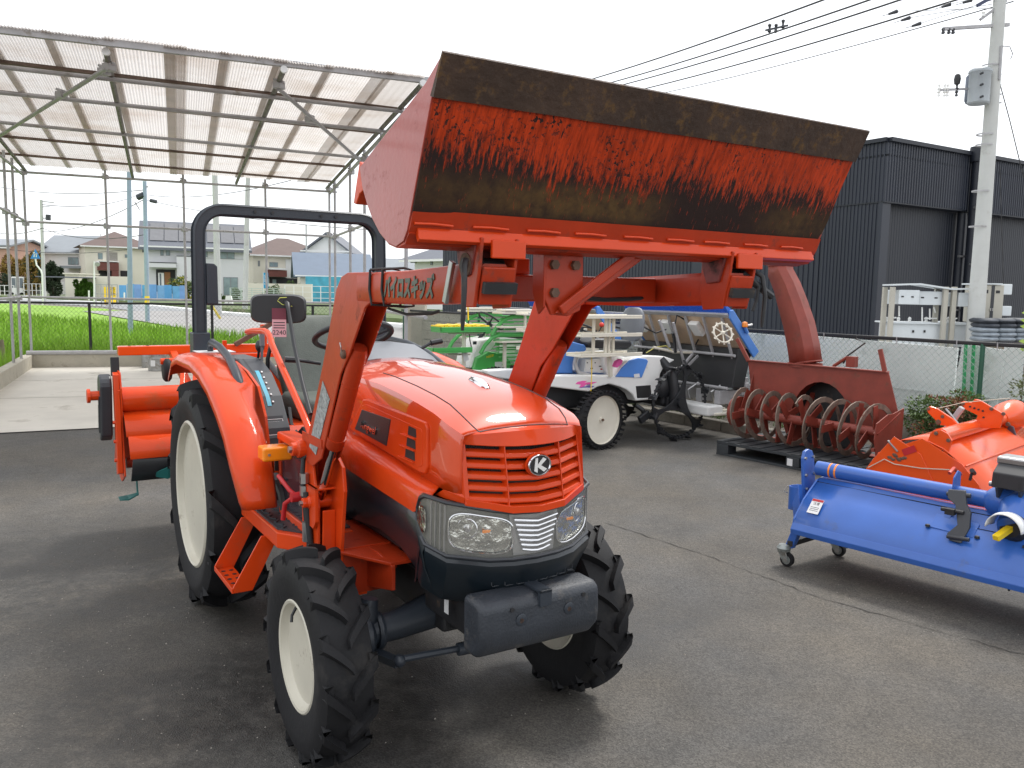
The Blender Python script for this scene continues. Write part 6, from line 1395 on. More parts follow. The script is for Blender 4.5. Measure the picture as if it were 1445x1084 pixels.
def ribbed_stage(add, x0, z0, x1, z1, hw, lanes):
    P0, P1 = V((x0, 0, z0)), V((x1, 0, z1)); d = (P1-P0); L_ = d.length; d.normalize(); n_ = V((d.z, 0, -d.x)); n_ = n_ if n_.z > 0 else -n_
    st = add(MB().loft([[P0+n_*.0+V((0, y, 0)), P1+V((0, y, 0)), P1-n_*.012+V((0, y, 0)), P0-n_*.012+V((0, y, 0))] for y in (-hw, hw)]), 'seedling_stage', m_tan)
    rib = None; n = 58
    for i in range(n):
        y = -hw+.02+(2*hw-.04)*i/(n-1)
        if rib is None: rib = q = MB().loft([[P0-d*.01+n_*.002+V((-.0, yy, 0)), P0-d*.165+n_*.01+V((0, yy, 0)), P0-d*.175+n_*.03+V((0, yy, 0)), P0-d*.06+n_*.055+V((0, yy, 0)), P0+d*.04+n_*.052+V((0, yy, 0)), P1+n_*.04+V((0, yy, 0)), P1+n_*.002+V((0, yy, 0))] for yy in (y-.008, y+.008)]).build('stage_rib', m_tray, st, bevel=.003, seg=1); y0 = y
        else: q = rib.copy(); C.objects.link(q); q.location = (0, y-y0, 0)
    for i in range(lanes+1):
        y = -hw+2*hw*i/lanes; MB().loft([[P0+V((0, yy, 0))+n_*.0, P0-d*.18+V((0, yy, 0))+n_*.02, P0-d*.05+V((0, yy, 0))+n_*.06, P1+V((0, yy, 0))+n_*.07, P1+V((0, yy, 0))] for yy in (y-.006, y+.006)]).build('stage_divider', m_tray, st, bevel=.002)
    MB().beam(P0-d*.005-n_*.01+V((0, -hw, 0)), P0-d*.005-n_*.01+V((0, hw, 0)), .055, .03, tuple(n_)).build('front_rail', m_galv, st, bevel=.004)
    for s in (-1, 1):
        MB().loft([[P0-d*.05+V((0, yy, 0))+n_*.03, P0-d*.02+V((0, yy, 0))+n_*.075, P1+V((0, yy, 0))+n_*.085, P1+V((0, yy, 0))-n_*.03, P0+d*.02+V((0, yy, 0))-n_*.03] for yy in (s*hw, s*(hw+.03))]).build('side_panel', m_bluep, st, bevel=.010, seg=3)
    return st, P0, P1, d, n_
# ---------------------------------------------------------------- blue and white rice transplanter
T = Fr((.68, 9.5), (-.84, -.54))
tpb = thing('rice_transplanter', 'blue and white riding rice transplanter with a big black paddle wheel at its rear', 'rice transplanter', tuple(T.O), T.rz)
add = adder(tpb)
for s in (-1, 1):
    w = lug_wheel(add, (0, s*.56, .32), .325, .075, s); w.rotation_euler = (0, 0, rad(9)); cage_wheel(add, (-1.14, s*.60, .445), .45, .1)
body = T.xz([(740, 532), (769, 530), (812, 530), (855, 531), (868, 531), (880, 514), (893, 505), (915, 502), (938, 503), (953, 508), (938, 517), (932, 528), (927, 564), (897, 566), (893, 557), (884, 550), (875, 546), (860, 542), (844, 546), (831, 553), (800, 549), (769, 545), (742, 541)], .45)
for s in (-1, 1):
    b1 = add(MB().prism(body, 1, s*.30, s*.45), 'side_cover', m_white, bevel=.015, seg=3, smooth=40)
    w_ = T.xz([(897, 545), (918, 543.5), (919.5, 561), (899, 562)], .45); MB().prism(w_, 1, s*.449, s*.4525).build('side_opening', m_ink, b1, bevel=.004)
    q_ = T.xz([(868, 532), (877, 519), (888, 508.5), (900, 505), (912, 507), (914, 510), (909, 523), (905, 533)], .45); MB().prism(q_, 1, s*.44, s*.462).build('blue_side_panel', m_bluep, b1, bevel=.008, seg=3, smooth=40)
    q_ = T.xz([(893.5, 528), (901, 527), (902, 532), (894, 533)], .45); MB().prism(q_, 1, s*.462, s*.4635).build('side_label', m_paper, b1)
    y = s*.4515
    m_mag = mat('magenta_print_%d' % (s+1), (.85, .12, .42), .5)
    q_ = T.xz([(812, 542), (815, 539), (822, 537.5), (829, 537.6), (825, 540), (833, 539.2), (843, 539), (836, 542), (827, 543), (822, 546.5), (817, 546.8), (820, 543)], .4515); MB().prism(q_, 1, y, y+s*.001).build('swoosh_print', m_mag, b1)
    q_ = T.xz([(816, 547.6), (824, 545.5), (839, 544.5), (836, 547), (824, 547)], .4515); MB().prism(q_, 1, y, y+s*.001).build('swoosh_print', mat('violet_print_%d' % (s+1), (.12, .10, .42), .5), b1)
    q_ = T.xz([(867.5, 517.5), (871, 510), (876, 506.8), (879, 509), (877, 514), (871, 519)], .4515); 
    MB().prism(q_, 1, s*.40, s*.4525).build('heart_print', m_mag, b1)
if 1: text('model_lettering', 'ISEKI', .034, mat('navy_print', (.03, .04, .30), .5), tpb, frame(tuple(T.pl(831, 544.0, 1, .454)), (-1, 0, 0), (0, 0, 1)), .0005, .3)
add(MB().prism(T.xz([(852, 500), (893, 505), (880, 514), (868, 531), (857, 531), (853, 515)], .30), 1, -.30, .30), 'seat_plinth', m_white, bevel=.02, seg=3)
hd = T.xz([(768, 527), (771, 500), (783, 487), (797, 482), (806, 481.5), (826, 487), (828.5, 493), (826, 496), (812, 499), (809, 512), (809, 528)], .2)
add(MB().prism(hd, 1, -.20, .20), 'front_hood', m_bluep, bevel=.035, seg=4, smooth=50)
add(MB().prism(T.xz([(800, 482), (806, 473), (817, 477), (822, 484)], .1), 1, -.10, .10), 'meter_cover', m_purp, bevel=.012)
q_ = T.pl(784, 514, 1, .206); 
add(MB().lathe([(0, 0), (.045, 0), (.045, .004), (0, .004)], (q_.x, .199, q_.z), 'Y', 20), 'hood_badge', m_paper); add(MB().lathe([(.018, 0), (.03, 0), (.03, .002), (.018, .002)], (q_.x, .203, q_.z), 'Y', 16, closed=True), 'badge_mark', m_slate)
add(MB().tube([T.pl(815, 497, 1, .26), T.pl(811, 512, 1, .27), T.pl(816, 526, 1, .28), T.pl(835, 531, 1, .30), T.pl(858, 531, 1, .32)], .025, 8), 'step_rail', m_galv, smooth=50)
add(MB().prism(T.xz([(827, 508), (856, 506), (858, 527), (824, 526)], .24), 1, .10, .24), 'tray_box', m_white, bevel=.008)
add(MB().prism(T.xz([(826, 527), (858, 528), (858, 531), (824, 530)], .26), 1, -.26, .26), 'step_mat', m_bluep)
for x, y in ((829, 512), (835, 520), (847, 517), (849, 521), (840, 512)): q_ = T.pl(x, y, 1, .242); add(MB().box((q_.x, .241, q_.z), (.035 if y > 515 else .015, .003, .012)), 'box_print', m_slate if x != 849 else m_red)
# spare seedling racks on a post
for s in (-1, 1):
    for y0 in (447.5, 473, 501):
        a = T.pl(819, y0, 1, .62); b_ = T.pl(905, y0, 1, .62); zc = .5*(a.z+b_.z); rk = MB().span((b_.x, s*.36, zc-.018), (a.x, s*.64, zc)); rk.span((b_.x, s*.62, zc), (a.x, s*.64, zc+.022)); rk.span((b_.x, s*.36, zc), (a.x, s*.38, zc+.022)); add(rk, 'rack_shelf', m_cream, bevel=.004)
        for k in range(6): xx = b_.x+(a.x-b_.x)*(k+.5)/6; add(MB().span((xx-.006, s*.38, zc), (xx+.006, s*.62, zc+.006)), 'shelf_rib', m_cream)
    for x in (838, 855, 860, 866):
        a = T.pl(x, 449, 1, .5); add(MB().span((a.x-.014, s*.49, 1.02), (a.x+.014, s*.515, a.z)), 'rack_post', m_cream)
    a = T.pl(859, 502, 1, .5); add(MB().beam((a.x, s*.5, 1.03), (a.x-.06, s*.47, .78), .04, .04, (0, 1, 0)), 'rack_foot', m_cream)
# seat
add(MB().prism(T.xz([(826, 484), (840, 478), (888, 480), (891, 487), (884, 493), (830, 491)], .2), 1, -.23, .23), 'seat_cushion', m_blk, bevel=.03, seg=3, smooth=50)
mb = MB(); sb_ = T.xz([(868, 447), (872, 438), (884, 433), (896, 436), (901, 446), (898, 462), (890, 470), (876, 470)], .0); mb.prism([(x, z) for x, z in sb_], 1, -.001, .001)
zz = [q[1] for q in sb_]; xm = sum(q[0] for q in sb_)/len(sb_)
mb = MB(); rings = []
for z, w_ in ((1.14, .12), (1.20, .20), (1.35, .22), (1.45, .20), (1.52, .14), (1.54, .08)):
    rings.append([(xm-.05+.04*cos(a)*1.2-.10*(z-1.1), w_*sin(a), z) for a in [2*pi*k/16 for k in range(16)]])
mb.loft(rings); add(mb, 'seat_back', m_dash, smooth=60)
add(MB().tube([(xm-.1, -.2, 1.15), (xm-.12, -.27, 1.28), (xm-.0, -.28, 1.30)], .015, 8), 'armrest', m_blk, smooth=50)
add(MB().tube([T.pl(840, 478, 1, .1), T.pl(850, 459, 1, .1)], .008, 6), 'lever', m_blk); q_ = T.pl(849, 458.5, 1, .1); add(MB().ball(q_, .03, 6), 'lever_knob', mat('red_knob', (.75, .05, .03), .35), smooth=60)
mb = MB(); c_ = T.pl(822, 462, 1, 0.0); c_ = V((c_.x, c_.y, c_.z)); ax = V((-.4, 0, 1)).normalized(); u = V((0, 1, 0)); v = ax.cross(u)
mb.tube([c_+(u*cos(a)+v*sin(a))*.17 for a in [2*pi*k/28 for k in range(29)]], .012, 7, cap=False); mb.tube([c_, c_-ax*.4], .018, 8); mb.beam(c_-u*.16, c_+u*.16, .02, .01); add(mb, 'steering_wheel', m_blk, smooth=50)
# chassis and dark rear machinery
mb = MB(); mb.span((-1.2, -.28, .42), (.75, .28, .70)); mb.span((.0, -.5, .30), (.1, .5, .38)); mb.span((-1.2, -.5, .38), (-1.05, .5, .52)); mb.span((.3, -.2, .34), (.7, .2, .5)); mb.span((-1.15, .3, .40), (-1.0, .46, .85)); mb.span((-1.15, -.46, .40), (-1.0, -.3, .85)); add(mb, 'chassis', m_blk, bevel=.03)
for s in (-1, 1):
    add(MB().tube([(-.98, s*.42, .95), (-1.08, s*.5, .80), (-1.12, s*.52, .60), (-1.14, s*.52, .45)], [.05, .06, .07, .08], 10), 'axle_case', m_blk, smooth=50); add(MB().ball((-1.02, s*.44, .62), .11, 6, 1, .7, 1.3), 'gear_case', m_blk, smooth=50)
    add(MB().tube([(-.60, s*.45, .43), (-.66, s*.50, .38), (-.72, s*.50, .26)], .03, 7).beam((-.74, s*.52, .34), (-.60, s*.52, .26), .05, .09), 'mud_guard', m_blk, bevel=.01)
for i in range(14):
    a = V((random.uniform(-1.5, -.95), random.uniform(-.4, .5), random.uniform(.45, 1.05))); b_ = a+V((random.uniform(-.25, .15), random.uniform(-.15, .15), random.uniform(-.25, .25))); add(MB().tube([a, a.lerp(b_, .5)+V((0, 0, .05)), b_], random.uniform(.008, .028), 6), 'hose' if i % 2 else 'link_rod', m_blk if i % 3 else m_dark, smooth=50)
st, P0, P1, dd, nn = ribbed_stage(add, -1.57, 1.475, -2.02, .99, .90, 6)
for i, y in enumerate((-.72, -.20, .30)):
    p = P0+dd*.10-nn*.05+V((0, y, 0)); add(MB().beam(p-nn*.0, p+dd*.20, .15, .07, tuple(nn)), 'sensor_box', m_white, bevel=.008)
for y in (-.8, -.45, -.1, .2, .5, .8): add(MB().beam(P0+dd*.02-nn*.03+V((0, y, 0)), P1-nn*.10+V((0, y, -.35)), .030, .022, (0, 1, 0)), 'stage_strut', m_galv)
for z, x in ((1.0, -1.72), (.62, -1.62)): add(MB().tube([(x, -.88, z), (x, .88, z)], .018, 8), 'cross_pipe', m_galv, smooth=50)
add(MB().tube([T.pl(922, 490, 1, .2), T.pl(950, 497, 1, .2), T.pl(1008, 499, 1, .2)], .016, 8), 'cross_pipe', m_cream, smooth=50)
for a_, b_ in (((1003, 455), (1013, 500)), ((1013, 500), (1012, 552)), ((985, 502), (967, 520)), ((978, 499), (962, 518)), ((950, 455), (966, 515)), ((1030, 513), (1046, 545)), ((930, 452), (945, 490))):
    add(MB().beam(T.pl(*a_, 1, .3), T.pl(*b_, 1, .3), .03, .022, (0, 1, 0)), 'link_arm', m_galv, bevel=.003)
for pts in (((952, 460), (955, 445), (968, 452), (980, 458)), ((975, 500), (985, 480), (1000, 470), (1008, 480)), ((905, 460), (925, 470), (940, 465)), ((1010, 470), (1025, 490), (1030, 520), (1028, 545))):
    add(MB().tube([T.pl(x, y, 1, .15) for x, y in pts], .010, 6), 'wiring', m_wire, smooth=50)
add(MB().tube([T.pl(x, y, 1, .2) for x, y in ((912, 498), (925, 490), (940, 488), (948, 495))], .006, 6), 'drain_tube', mat('yellow_tube', (.55, .5, .12), .5), smooth=50)
add(MB().tube([T.pl(835, 502, 1, .5), T.pl(835, 530, 1, .5), T.pl(832, 584, 1, .5)], .0055, 6), 'marker_cord', m_yel, smooth=50)
blk = add(MB().prism([(-1.90, .62), (-1.70, .62), (-1.78, 1.08), (-2.02, 1.08)], 1, -.88, .88), 'planting_case', m_ink, bevel=.01)
for i in range(6):
    y = -.75+i*.3
    pu = add(MB().box((-1.80, y, .50), (.42, .09, .16)).box((-1.98, y, .62), (.10, .16, .22)).tube([(-2.0, y-.1, .62), (-2.0, y+.1, .62)], .05, 10), 'planting_unit', m_galv, bevel=.01)
    MB().beam((-2.05, y, .55), (-2.10, y, .35), .03, .02).build('planting_claw', m_steel, pu)
    MB().span((-1.95, y-.12, .30), (-1.45, y+.12, .335)).build('float', m_cream, pu, bevel=.012)
add(MB().span((-1.60, -.80, .30), (-1.35, .85, .42)), 'float_board', m_white, bevel=.02)
for p_ in ((-1.7, .6), (-1.62, .3), (-1.7, 0.), (-1.65, -.3)): add(MB().tube([(p_[0], p_[1], .42), (p_[0]+.1, p_[1]+.05, .56), (p_[0]-.05, p_[1]+.1, .66)], .014, 6), 'linkage', m_steel, smooth=50)
# line marker disc (cream spoked) and amber lamp at the outer corner
mk = T.pl(1020, 470, 1, .98); mk = V((mk.x, .98, mk.z))
mb = MB(); ax = V((.2, .75, .35)).normalized(); u = V((1, 0, .2)).cross(ax).normalized(); v = ax.cross(u)
mb.tube([mk+(u*cos(a)+v*sin(a))*.115 for a in [2*pi*k/24 for k in range(25)]], .011, 7, cap=False)
for k in range(6): a = k*pi/3; mb.tube([mk, mk+(u*cos(a)+v*sin(a))*.115], .008, 6); 
for k in range(12): a = k*pi/6; p = mk+(u*cos(a)+v*sin(a))*.11; mb.beam(p-u*.02, p+(u*cos(a)+v*sin(a))*.03, .02, .008, ax)
mb.ball(mk, .028, 6); add(mb, 'line_marker', m_cream, smooth=50)
q_ = T.pl(1051, 458, 1, .95); add(MB().lathe([(0, -.03), (.032, -.03), (.034, 0), (.028, .025), (0, .035)], q_, 'Z', 14), 'amber_lamp', m_amber, smooth=50); add(MB().tube([q_+V((0, 0, -.03)), q_+V((-.05, 0, -.10))], .02, 8), 'lamp_stem', m_bluep); add(MB().tube([q_+V((-.03, .02, -.01)), q_+V((-.10, .02, .0))], .012, 8), 'marker_tip', m_white)
# ---------------------------------------------------------------- green rice transplanter
Gf = Fr((-.3, 12.2), (-.84, -.54))
tpg = thing('rice_transplanter', 'green and white riding rice transplanter with yellow trays, behind the tractor hood', 'rice transplanter', tuple(Gf.O), Gf.rz)
add = adder(tpg)
for s in (-1, 1): lug_wheel(add, (0.25, s*.56, .32), .325, .075, s); cage_wheel(add, (-.85, s*.60, .445), .45, .1)
add(MB().prism(Gf.xz([(616, 560), (640, 527), (665, 522), (700, 524), (735, 530), (760, 520), (790, 520), (790, 570), (700, 575)], .4), 1, -.40, .40), 'body_skirt', m_white, bevel=.02, seg=3)
add(MB().prism(Gf.xz([(663, 523), (668, 500), (680, 480), (698, 476), (702, 486), (690, 500), (682, 524)], .25), 1, -.22, .22), 'front_hood', m_white, bevel=.03, seg=3, smooth=50)
add(MB().prism(Gf.xz([(668, 524), (674, 505), (690, 496), (712, 500), (722, 512), (718, 526), (700, 526)], .30), 1, -.30, .30), 'side_panel', m_green, bevel=.015, seg=3)
text('model_lettering', 'NSD8', .05, m_yel, tpg, frame(tuple(Gf.pl(691, 503, 1, .305)), (-1, 0, .2), (0, 0, 1)), .0006, .3)
q_ = Gf.pl(704, 515, 1, .305); add(MB().box((q_.x, .302, q_.z), (.13, .004, .09)), 'caution_label', m_paper); add(MB().box((q_.x-.1, .302, q_.z), (.03, .004, .09)), 'caution_label', m_yel)
q_ = Gf.pl(670, 484, 1, .225); add(MB().box((q_.x, .224, q_.z), (.06, .004, .045)), 'meter_label', m_slate)
for s in (1,):
    for y0, x0, x1 in ((466, 620, 690), (495, 609, 665)):
        a = Gf.pl(x0, y0, 1, .62); b_ = Gf.pl(x1, y0, 1, .62); z = (a.z+b_.z)/2; tr_ = add(MB().span((b_.x, s*.36, z-.03), (a.x, s*.66, z-.012)).span((b_.x, s*.64, z-.012), (a.x, s*.66, z+.045)).span((a.x-.02, s*.36, z-.012), (a.x, s*.66, z+.045)), 'front_tray', m_green, bevel=.006)
        if y0 == 466:
            for k in range(11): MB().box((b_.x+.03+k*(a.x-b_.x-.06)/10, s*.50, z+.045+.012*(k % 2)), (.05, .28, .035), (0, .15*(k % 2), 0)).build('yellow_tray', m_yel, tr_, bevel=.003)
    a = Gf.pl(655, 452, 1, .5); b_ = Gf.pl(655, 525, 1, .5); add(MB().tube([(a.x, s*.5, .55), (a.x, s*.5, a.z-.05)], .028, 10).ball((a.x, s*.5, a.z-.05), .035, 6), 'tray_post', m_cream, smooth=50)
    z = Gf.pl(655, 470, 1, .5).z; add(MB().tube([(a.x-.3, s*.5, z), (a.x+.25, s*.5, z)], .014, 8), 'tray_arm', m_cream); z = Gf.pl(655, 500, 1, .5).z; add(MB().tube([(a.x-.1, s*.5, z), (a.x+.25, s*.5, z)], .014, 8), 'tray_arm', m_cream)
a = Gf.pl(660, 424, 1, .3); b_ = Gf.pl(661, 452, 1, .3); add(MB().tube([a, b_], .010, 7), 'sight_rod', m_yel); add(MB().tube([b_, Gf.pl(663, 480, 1, .3), Gf.pl(666, 494, 1, .3)], .008, 6), 'sight_rod_stem', m_wire)
q_ = Gf.pl(657, 503, 1, .54); add(MB().box((q_.x, .54, q_.z), (.08, .004, .13), (0, .3, 0)), 'paper_tag', m_paper)
mb = MB(); c_ = Gf.pl(693, 453, 1, 0); ax = V((-.75, 0, 1)).normalized(); u = V((0, 1, 0)); v = ax.cross(u); mb.tube([c_+(u*cos(a)+v*sin(a))*.21 for a in [2*pi*k/28 for k in range(29)]], .014, 7, cap=False); mb.tube([c_-ax*.03, c_-ax*.4], .03, 8)
for a in (pi/2, 7*pi/6, 11*pi/6): mb.tube([c_-ax*.05, c_+(u*cos(a)+v*sin(a))*.19], .012, 6)
add(mb, 'steering_wheel', m_blk, smooth=50)
# stepped green side racks and white shelves
for s in (-1, 1):
    for k, (x0, y0) in enumerate(((706, 449), (692, 470), (700, 494))):
        for j in range(5):
            a = Gf.pl(x0+j*2.2, y0+j*5.2, 1, .45); L_ = .75; add(MB().beam((a.x, s*.45, a.z), (a.x-L_, s*.45, a.z), .028, .020), 'rack_bar', m_green, bevel=.004)
    for k, (x, y, dx) in enumerate(((706, 449, 24), (690, 474, 24))):
        P = [Gf.pl(xx, yy, 1, .47) for xx, yy in ((x-12, y+25), (x-6, y+14), (x+4, y+3), (x+16, y-2), (x+50, y-2))]
        add(MB().tube([(p.x, s*.47, p.z) for p in P], .030, 8), 'rack_rail', m_green, smooth=50)
    for y0, x0, x1 in ((437.5, 712, 760), (441, 706, 760), (461, 706, 760), (482, 706, 760)):
        a = Gf.pl(x0, y0, 1, .6); b_ = Gf.pl(x1, y0, 1, .6); add(MB().span((b_.x, s*.38, a.z-.022), (a.x, s*.64, a.z+.004)), 'rack_shelf', m_cream, bevel=.005)
    a = Gf.pl(742, 440, 1, .55); add(MB().span((a.x-.015, s*.52, .7), (a.x+.015, s*.55, a.z)), 'rack_post', m_cream)
    a = Gf.pl(712, 500, 1, .5); add(MB().span((a.x-.02, s*.48, .55), (a.x+.02, s*.52, 1.0)), 'rack_post', m_cream)
    q_ = Gf.pl(711, 535, 1, .55); add(MB().tube([(q_.x, s*.55, .35), (q_.x, s*.55, .62)], .03, 8).ball((q_.x-.08, s*.55, .45), .08, 5, 1.3, .5, .8), 'marker_base', m_blk, smooth=50)
add(MB().span((-1.1, -.25, .40), (.7, .25, .62)), 'chassis', m_blk, bevel=.03)
add(MB().span((-.75, -.22, .62), (-.25, .22, 1.02)), 'engine_box', m_white, bevel=.02); add(MB().span((-.72, -.23, 1.02), (-.28, .23, 1.10)), 'seat_cushion', m_blk, bevel=.03, seg=3)
for s in (-1, 1): add(MB().tube([(-.85, s*.3, .5), (-.85, s*.6, .45)], .05, 8).tube([(.25, s*.2, .4), (.25, s*.56, .32)], .04, 8), 'axle', m_blk)
ribbed_stage(add, -1.25, 1.45, -1.7, .95, .85, 6)
add(MB().span((-1.6, -.8, .25), (-1.1, .8, .32)).span((-1.45, -.7, .32), (-1.35, .7, 1.1)), 'planting_float', m_cream, bevel=.02)
# ---------------------------------------------------------------- black pallet and snow blower
Bf = Fr((2.34, 8.85), (.62, -.78))
pal = thing('plastic_pallet', 'black plastic pallet under the red snow blower attachment', 'pallet', tuple(Bf.O), Bf.rz)
add = adder(pal)
add(MB().span((-.05, -.12, .118), (1.75, 1.05, .145)), 'deck', m_pallet, bevel=.004)
for i in range(12): add(MB().span((-.05+i*.15, -.12, .146), (.05+i*.15, 1.05, .152)), 'deck_board', m_pallet)
for x in (-.05, .80, 1.60):
    for y in (-.12, .40, .90): add(MB().span((x, y, .02), (x+.15, y+.15, .118)), 'block', m_pallet, bevel=.008)
for y in (-.12, .40, .90): add(MB().span((-.05, y, .0), (1.75, y+.15, .022)), 'runner', m_pallet, bevel=.003)
add(MB().span((.82, -.124, .03), (.88, -.121, .10)), 'pallet_label', m_paper)
sb_ = thing('snow_blower', 'rusty red snow blower attachment with curved chute and open auger on a black pallet', 'snow blower', tuple(Bf.O), Bf.rz)
add = adder(sb_)
YB = .47
bp_ = Bf.xz([(1055, 508), (1252, 525.5), (1262, 560), (1266, 600), (1199, 575)], YB)
cx_ = Bf.pl(1158, 575, 1, YB); top = Bf.pl(1158, 537, 1, YB)
arc = [(cx_.x+.34*cos(pi-k*pi/12), .42+.41*sin(pi-k*pi/12)) for k in range(13)]
P = [(-.12, .99), (1.49, .995), (1.60, .60), (1.62, .35), (1.3, .33)] + arc[::-1][0:13] + [(.2, .5), (-.03, .69)]
add(MB().prism([(-.12, .985), (1.49, .99), (1.63, .55), (1.63, .40), (1.1, .40)] + [(x, z) for x, z in reversed(arc)] + [(-.05, .42), (-.06, .66)], 1, YB-.006, YB+.006), 'back_plate', m_oxide, bevel=.002)
add(MB().prism([(-.12, .985), (1.49, .99), (1.485, 1.0), (-.12, .995)], 1, YB-.04, YB+.02), 'top_flange', m_oxide)
add(MB().lathe([(.40, 0), (.44, 0), (.44, .25), (.40, .25)], (cx_.x, YB, .44), 'Y', 30, closed=True), 'fan_housing', m_oxide, smooth=40)
add(MB().lathe([(0, .24), (.42, .24), (.42, .25), (0, .25)], (cx_.x, YB, .44), 'Y', 30), 'fan_back', m_dark)  # dark colour stands in for the shade inside the fan housing
# curved trough behind the auger
mb = MB(); rings = []
for x in (-.02, .5, 1.1, 1.63): rings.append([(x, .25+.29*cos(a), .45+.29*sin(a)*1.0) for a in [pi*.18-k*pi*.62/8 for k in range(9)]])
mb.loft(rings, cap=False, closed=False)
for sx, nm in ((1.645, 'r'), (-.04, 'l')):
    P = [(.50, .66), (.30, .62), (.20, .62), (.0, .55), (-.02, .40), (.05, .17), (.30, .16), (.50, .18)] if nm == 'r' else [(.50, .99), (.42, .70), (.38, .16), (.50, .16)]
    o = add(MB().prism([(y, z) for y, z in P], 0, sx-.005, sx+.005), 'side_plate', m_oxide, bevel=.002)
    if nm == 'r':
        MB().beam((sx-.01, .02, .45), (sx-.01, .42, .62), .012, .05, (1, 0, 0)).beam((sx-.02, .0, .30), (sx-.02, .45, .30), .03, .03).build('side_brace', m_oxide, o)
        MB().box((sx-.03, .20, .42), (.03, .10, .22)).lathe([(0, -.04), (.035, -.04), (.035, .02), (0, .02)], (sx-.03, .20, .43), 'X', 12).build('bearing_bracket', m_oxide, o, bevel=.003)
        for yz in ((.1, .5), (.1, .3), (.35, .5), (.38, .25)): MB().lathe([(0, -.012), (.014, -.012), (.014, 0), (0, 0)], (sx-.005, *yz), 'X', 6).build('side_bolt', m_rust, o)
add(MB().prism([(.38, .155), (.50, .155), (.50, .168), (.38, .168)], 0, -.04, 1.645), 'skid_floor', m_oxide)
# side strips
add(MB().beam((1.46, YB-.02, 1.00), Bf.pl(1242, 493, 1, YB-.02), .045, .02, (0, 1, 0)), 'side_strip', m_oxide, bevel=.003); add(MB().beam((-.10, YB-.02, .98), Bf.pl(1040, 478, 1, YB-.02), .045, .02, (0, 1, 0)), 'side_strip', m_oxide, bevel=.003)
# auger: shaft, ribbon flights, spokes
R_ = .275; AZ = .44; AY = .20
ag = add(MB().tube([(.0, AY, AZ), (1.62, AY, AZ)], .048, 16), 'auger_shaft', m_oxide, smooth=50)
add(MB().lathe([(0, 0), (.17, 0), (.17, .05), (0, .05)], (-.05, AY, AZ), 'X', 20), 'end_drum', m_oxide, smooth=50)
def ribbon(x0, turns, pitch, ph, sg):
    n = int(turns*22); rings = []
    for k in range(n+1):
        a = ph+sg*2*pi*k/22; x = x0+pitch*k/22; c, s_ = cos(a), sin(a)
        rings.append([(x-.006, AY+R_*c, AZ+R_*s_), (x+.006, AY+R_*c, AZ+R_*s_), (x+.006, AY+(R_-.052)*c, AZ+(R_-.052)*s_), (x-.006, AY+(R_-.052)*c, AZ+(R_-.052)*s_)])
    MB().loft(rings).build('auger_flight', m_auger, ag, smooth=30)
    for k in range(0, n, 7):
        a = ph+sg*2*pi*k/22; x = x0+pitch*k/22; MB().beam((x, AY+.03*cos(a), AZ+.03*sin(a)), (x+.01, AY+(R_-.02)*cos(a), AZ+(R_-.02)*sin(a)), .075, .010, (1, 0, 0)).build('auger_spoke', m_oxide, ag)
ribbon(.02, 4.2, .185, 1.2, 1); ribbon(.83, 4.2, .185, .6, -1)
# chute
ctr = [(1136, 512), (1133, 490), (1127, 460), (1118, 430), (1110, 405), (1101, 385), (1101, 375)]
wd = [.155, .155, .15, .14, .125, .115, .105]
rings_o = []; P = [Bf.pl(x, y, 1, .62) for x, y in ctr]
mb = MB(); rings = []
for i, (p, w_) in enumerate(zip(P, wd)):
    a = P[max(0, i-1)]; b_ = P[min(len(P)-1, i+1)]; d = (b_-a).normalized(); q = V((d.z, 0, -d.x))   # towards +x side (outer back)
    prof_ = [(-w_, -.13), (-w_*.7, -.13), (w_*.75, -.14), (w_, -.08), (w_*1.0, .10), (w_*.7, .14), (-w_, .13)]
    prof_ = [(-w_*.8, -.10), (w_*.55, -.12), (w_, -.05), (w_, .08), (w_*.7, .13), (-w_, .13)]
    rings.append([p+q*u_+V((0, v_, 0)) for u_, v_ in prof_])
mb.loft(rings, cap=False, closed=False); o = add(mb, 'chute', m_oxide, smooth=30); mo = o.modifiers.new('s', 'SOLIDIFY'); mo.thickness = .008
for i in (0, 6):
    r = rings[i]; MB().tube([tuple(q) for q in r], .010, 6).build('chute_rim', m_oxide, o)
add(MB().lathe([(.14, .96), (.18, .96), (.18, 1.0), (.14, 1.0)], (P[0].x, .62, 0), 'Z', 20, closed=True), 'chute_ring', m_oxide, smooth=40)
# crank and lock gear
a = Bf.pl(1190, 513, 1, .7); b_ = Bf.pl(1195, 503, 1, .7); c_ = Bf.pl(1221, 484, 1, .7); d_ = Bf.pl(1208, 478, 1, .7)
cr_ = add(MB().tube([a, b_, c_, d_, d_+V((.0, 0, .03))], .009, 7), 'crank_handle', m_dark, smooth=50); add(MB().tube([Bf.pl(1176, 517, 1, .7), Bf.pl(1196, 504, 1, .7)], .018, 8), 'crank_sleeve', m_oxide)
add(MB().span((Bf.pl(1196, 515, 1, .7).x, .66, .99), (Bf.pl(1208, 515, 1, .7).x, .74, 1.10)), 'crank_bracket', m_oxide, bevel=.004)
for dx in (0, .65): add(MB().beam((.55+dx, YB+.01, .35), (.55+dx, YB+.35, .80), .05, .03), 'rear_frame', m_oxide)
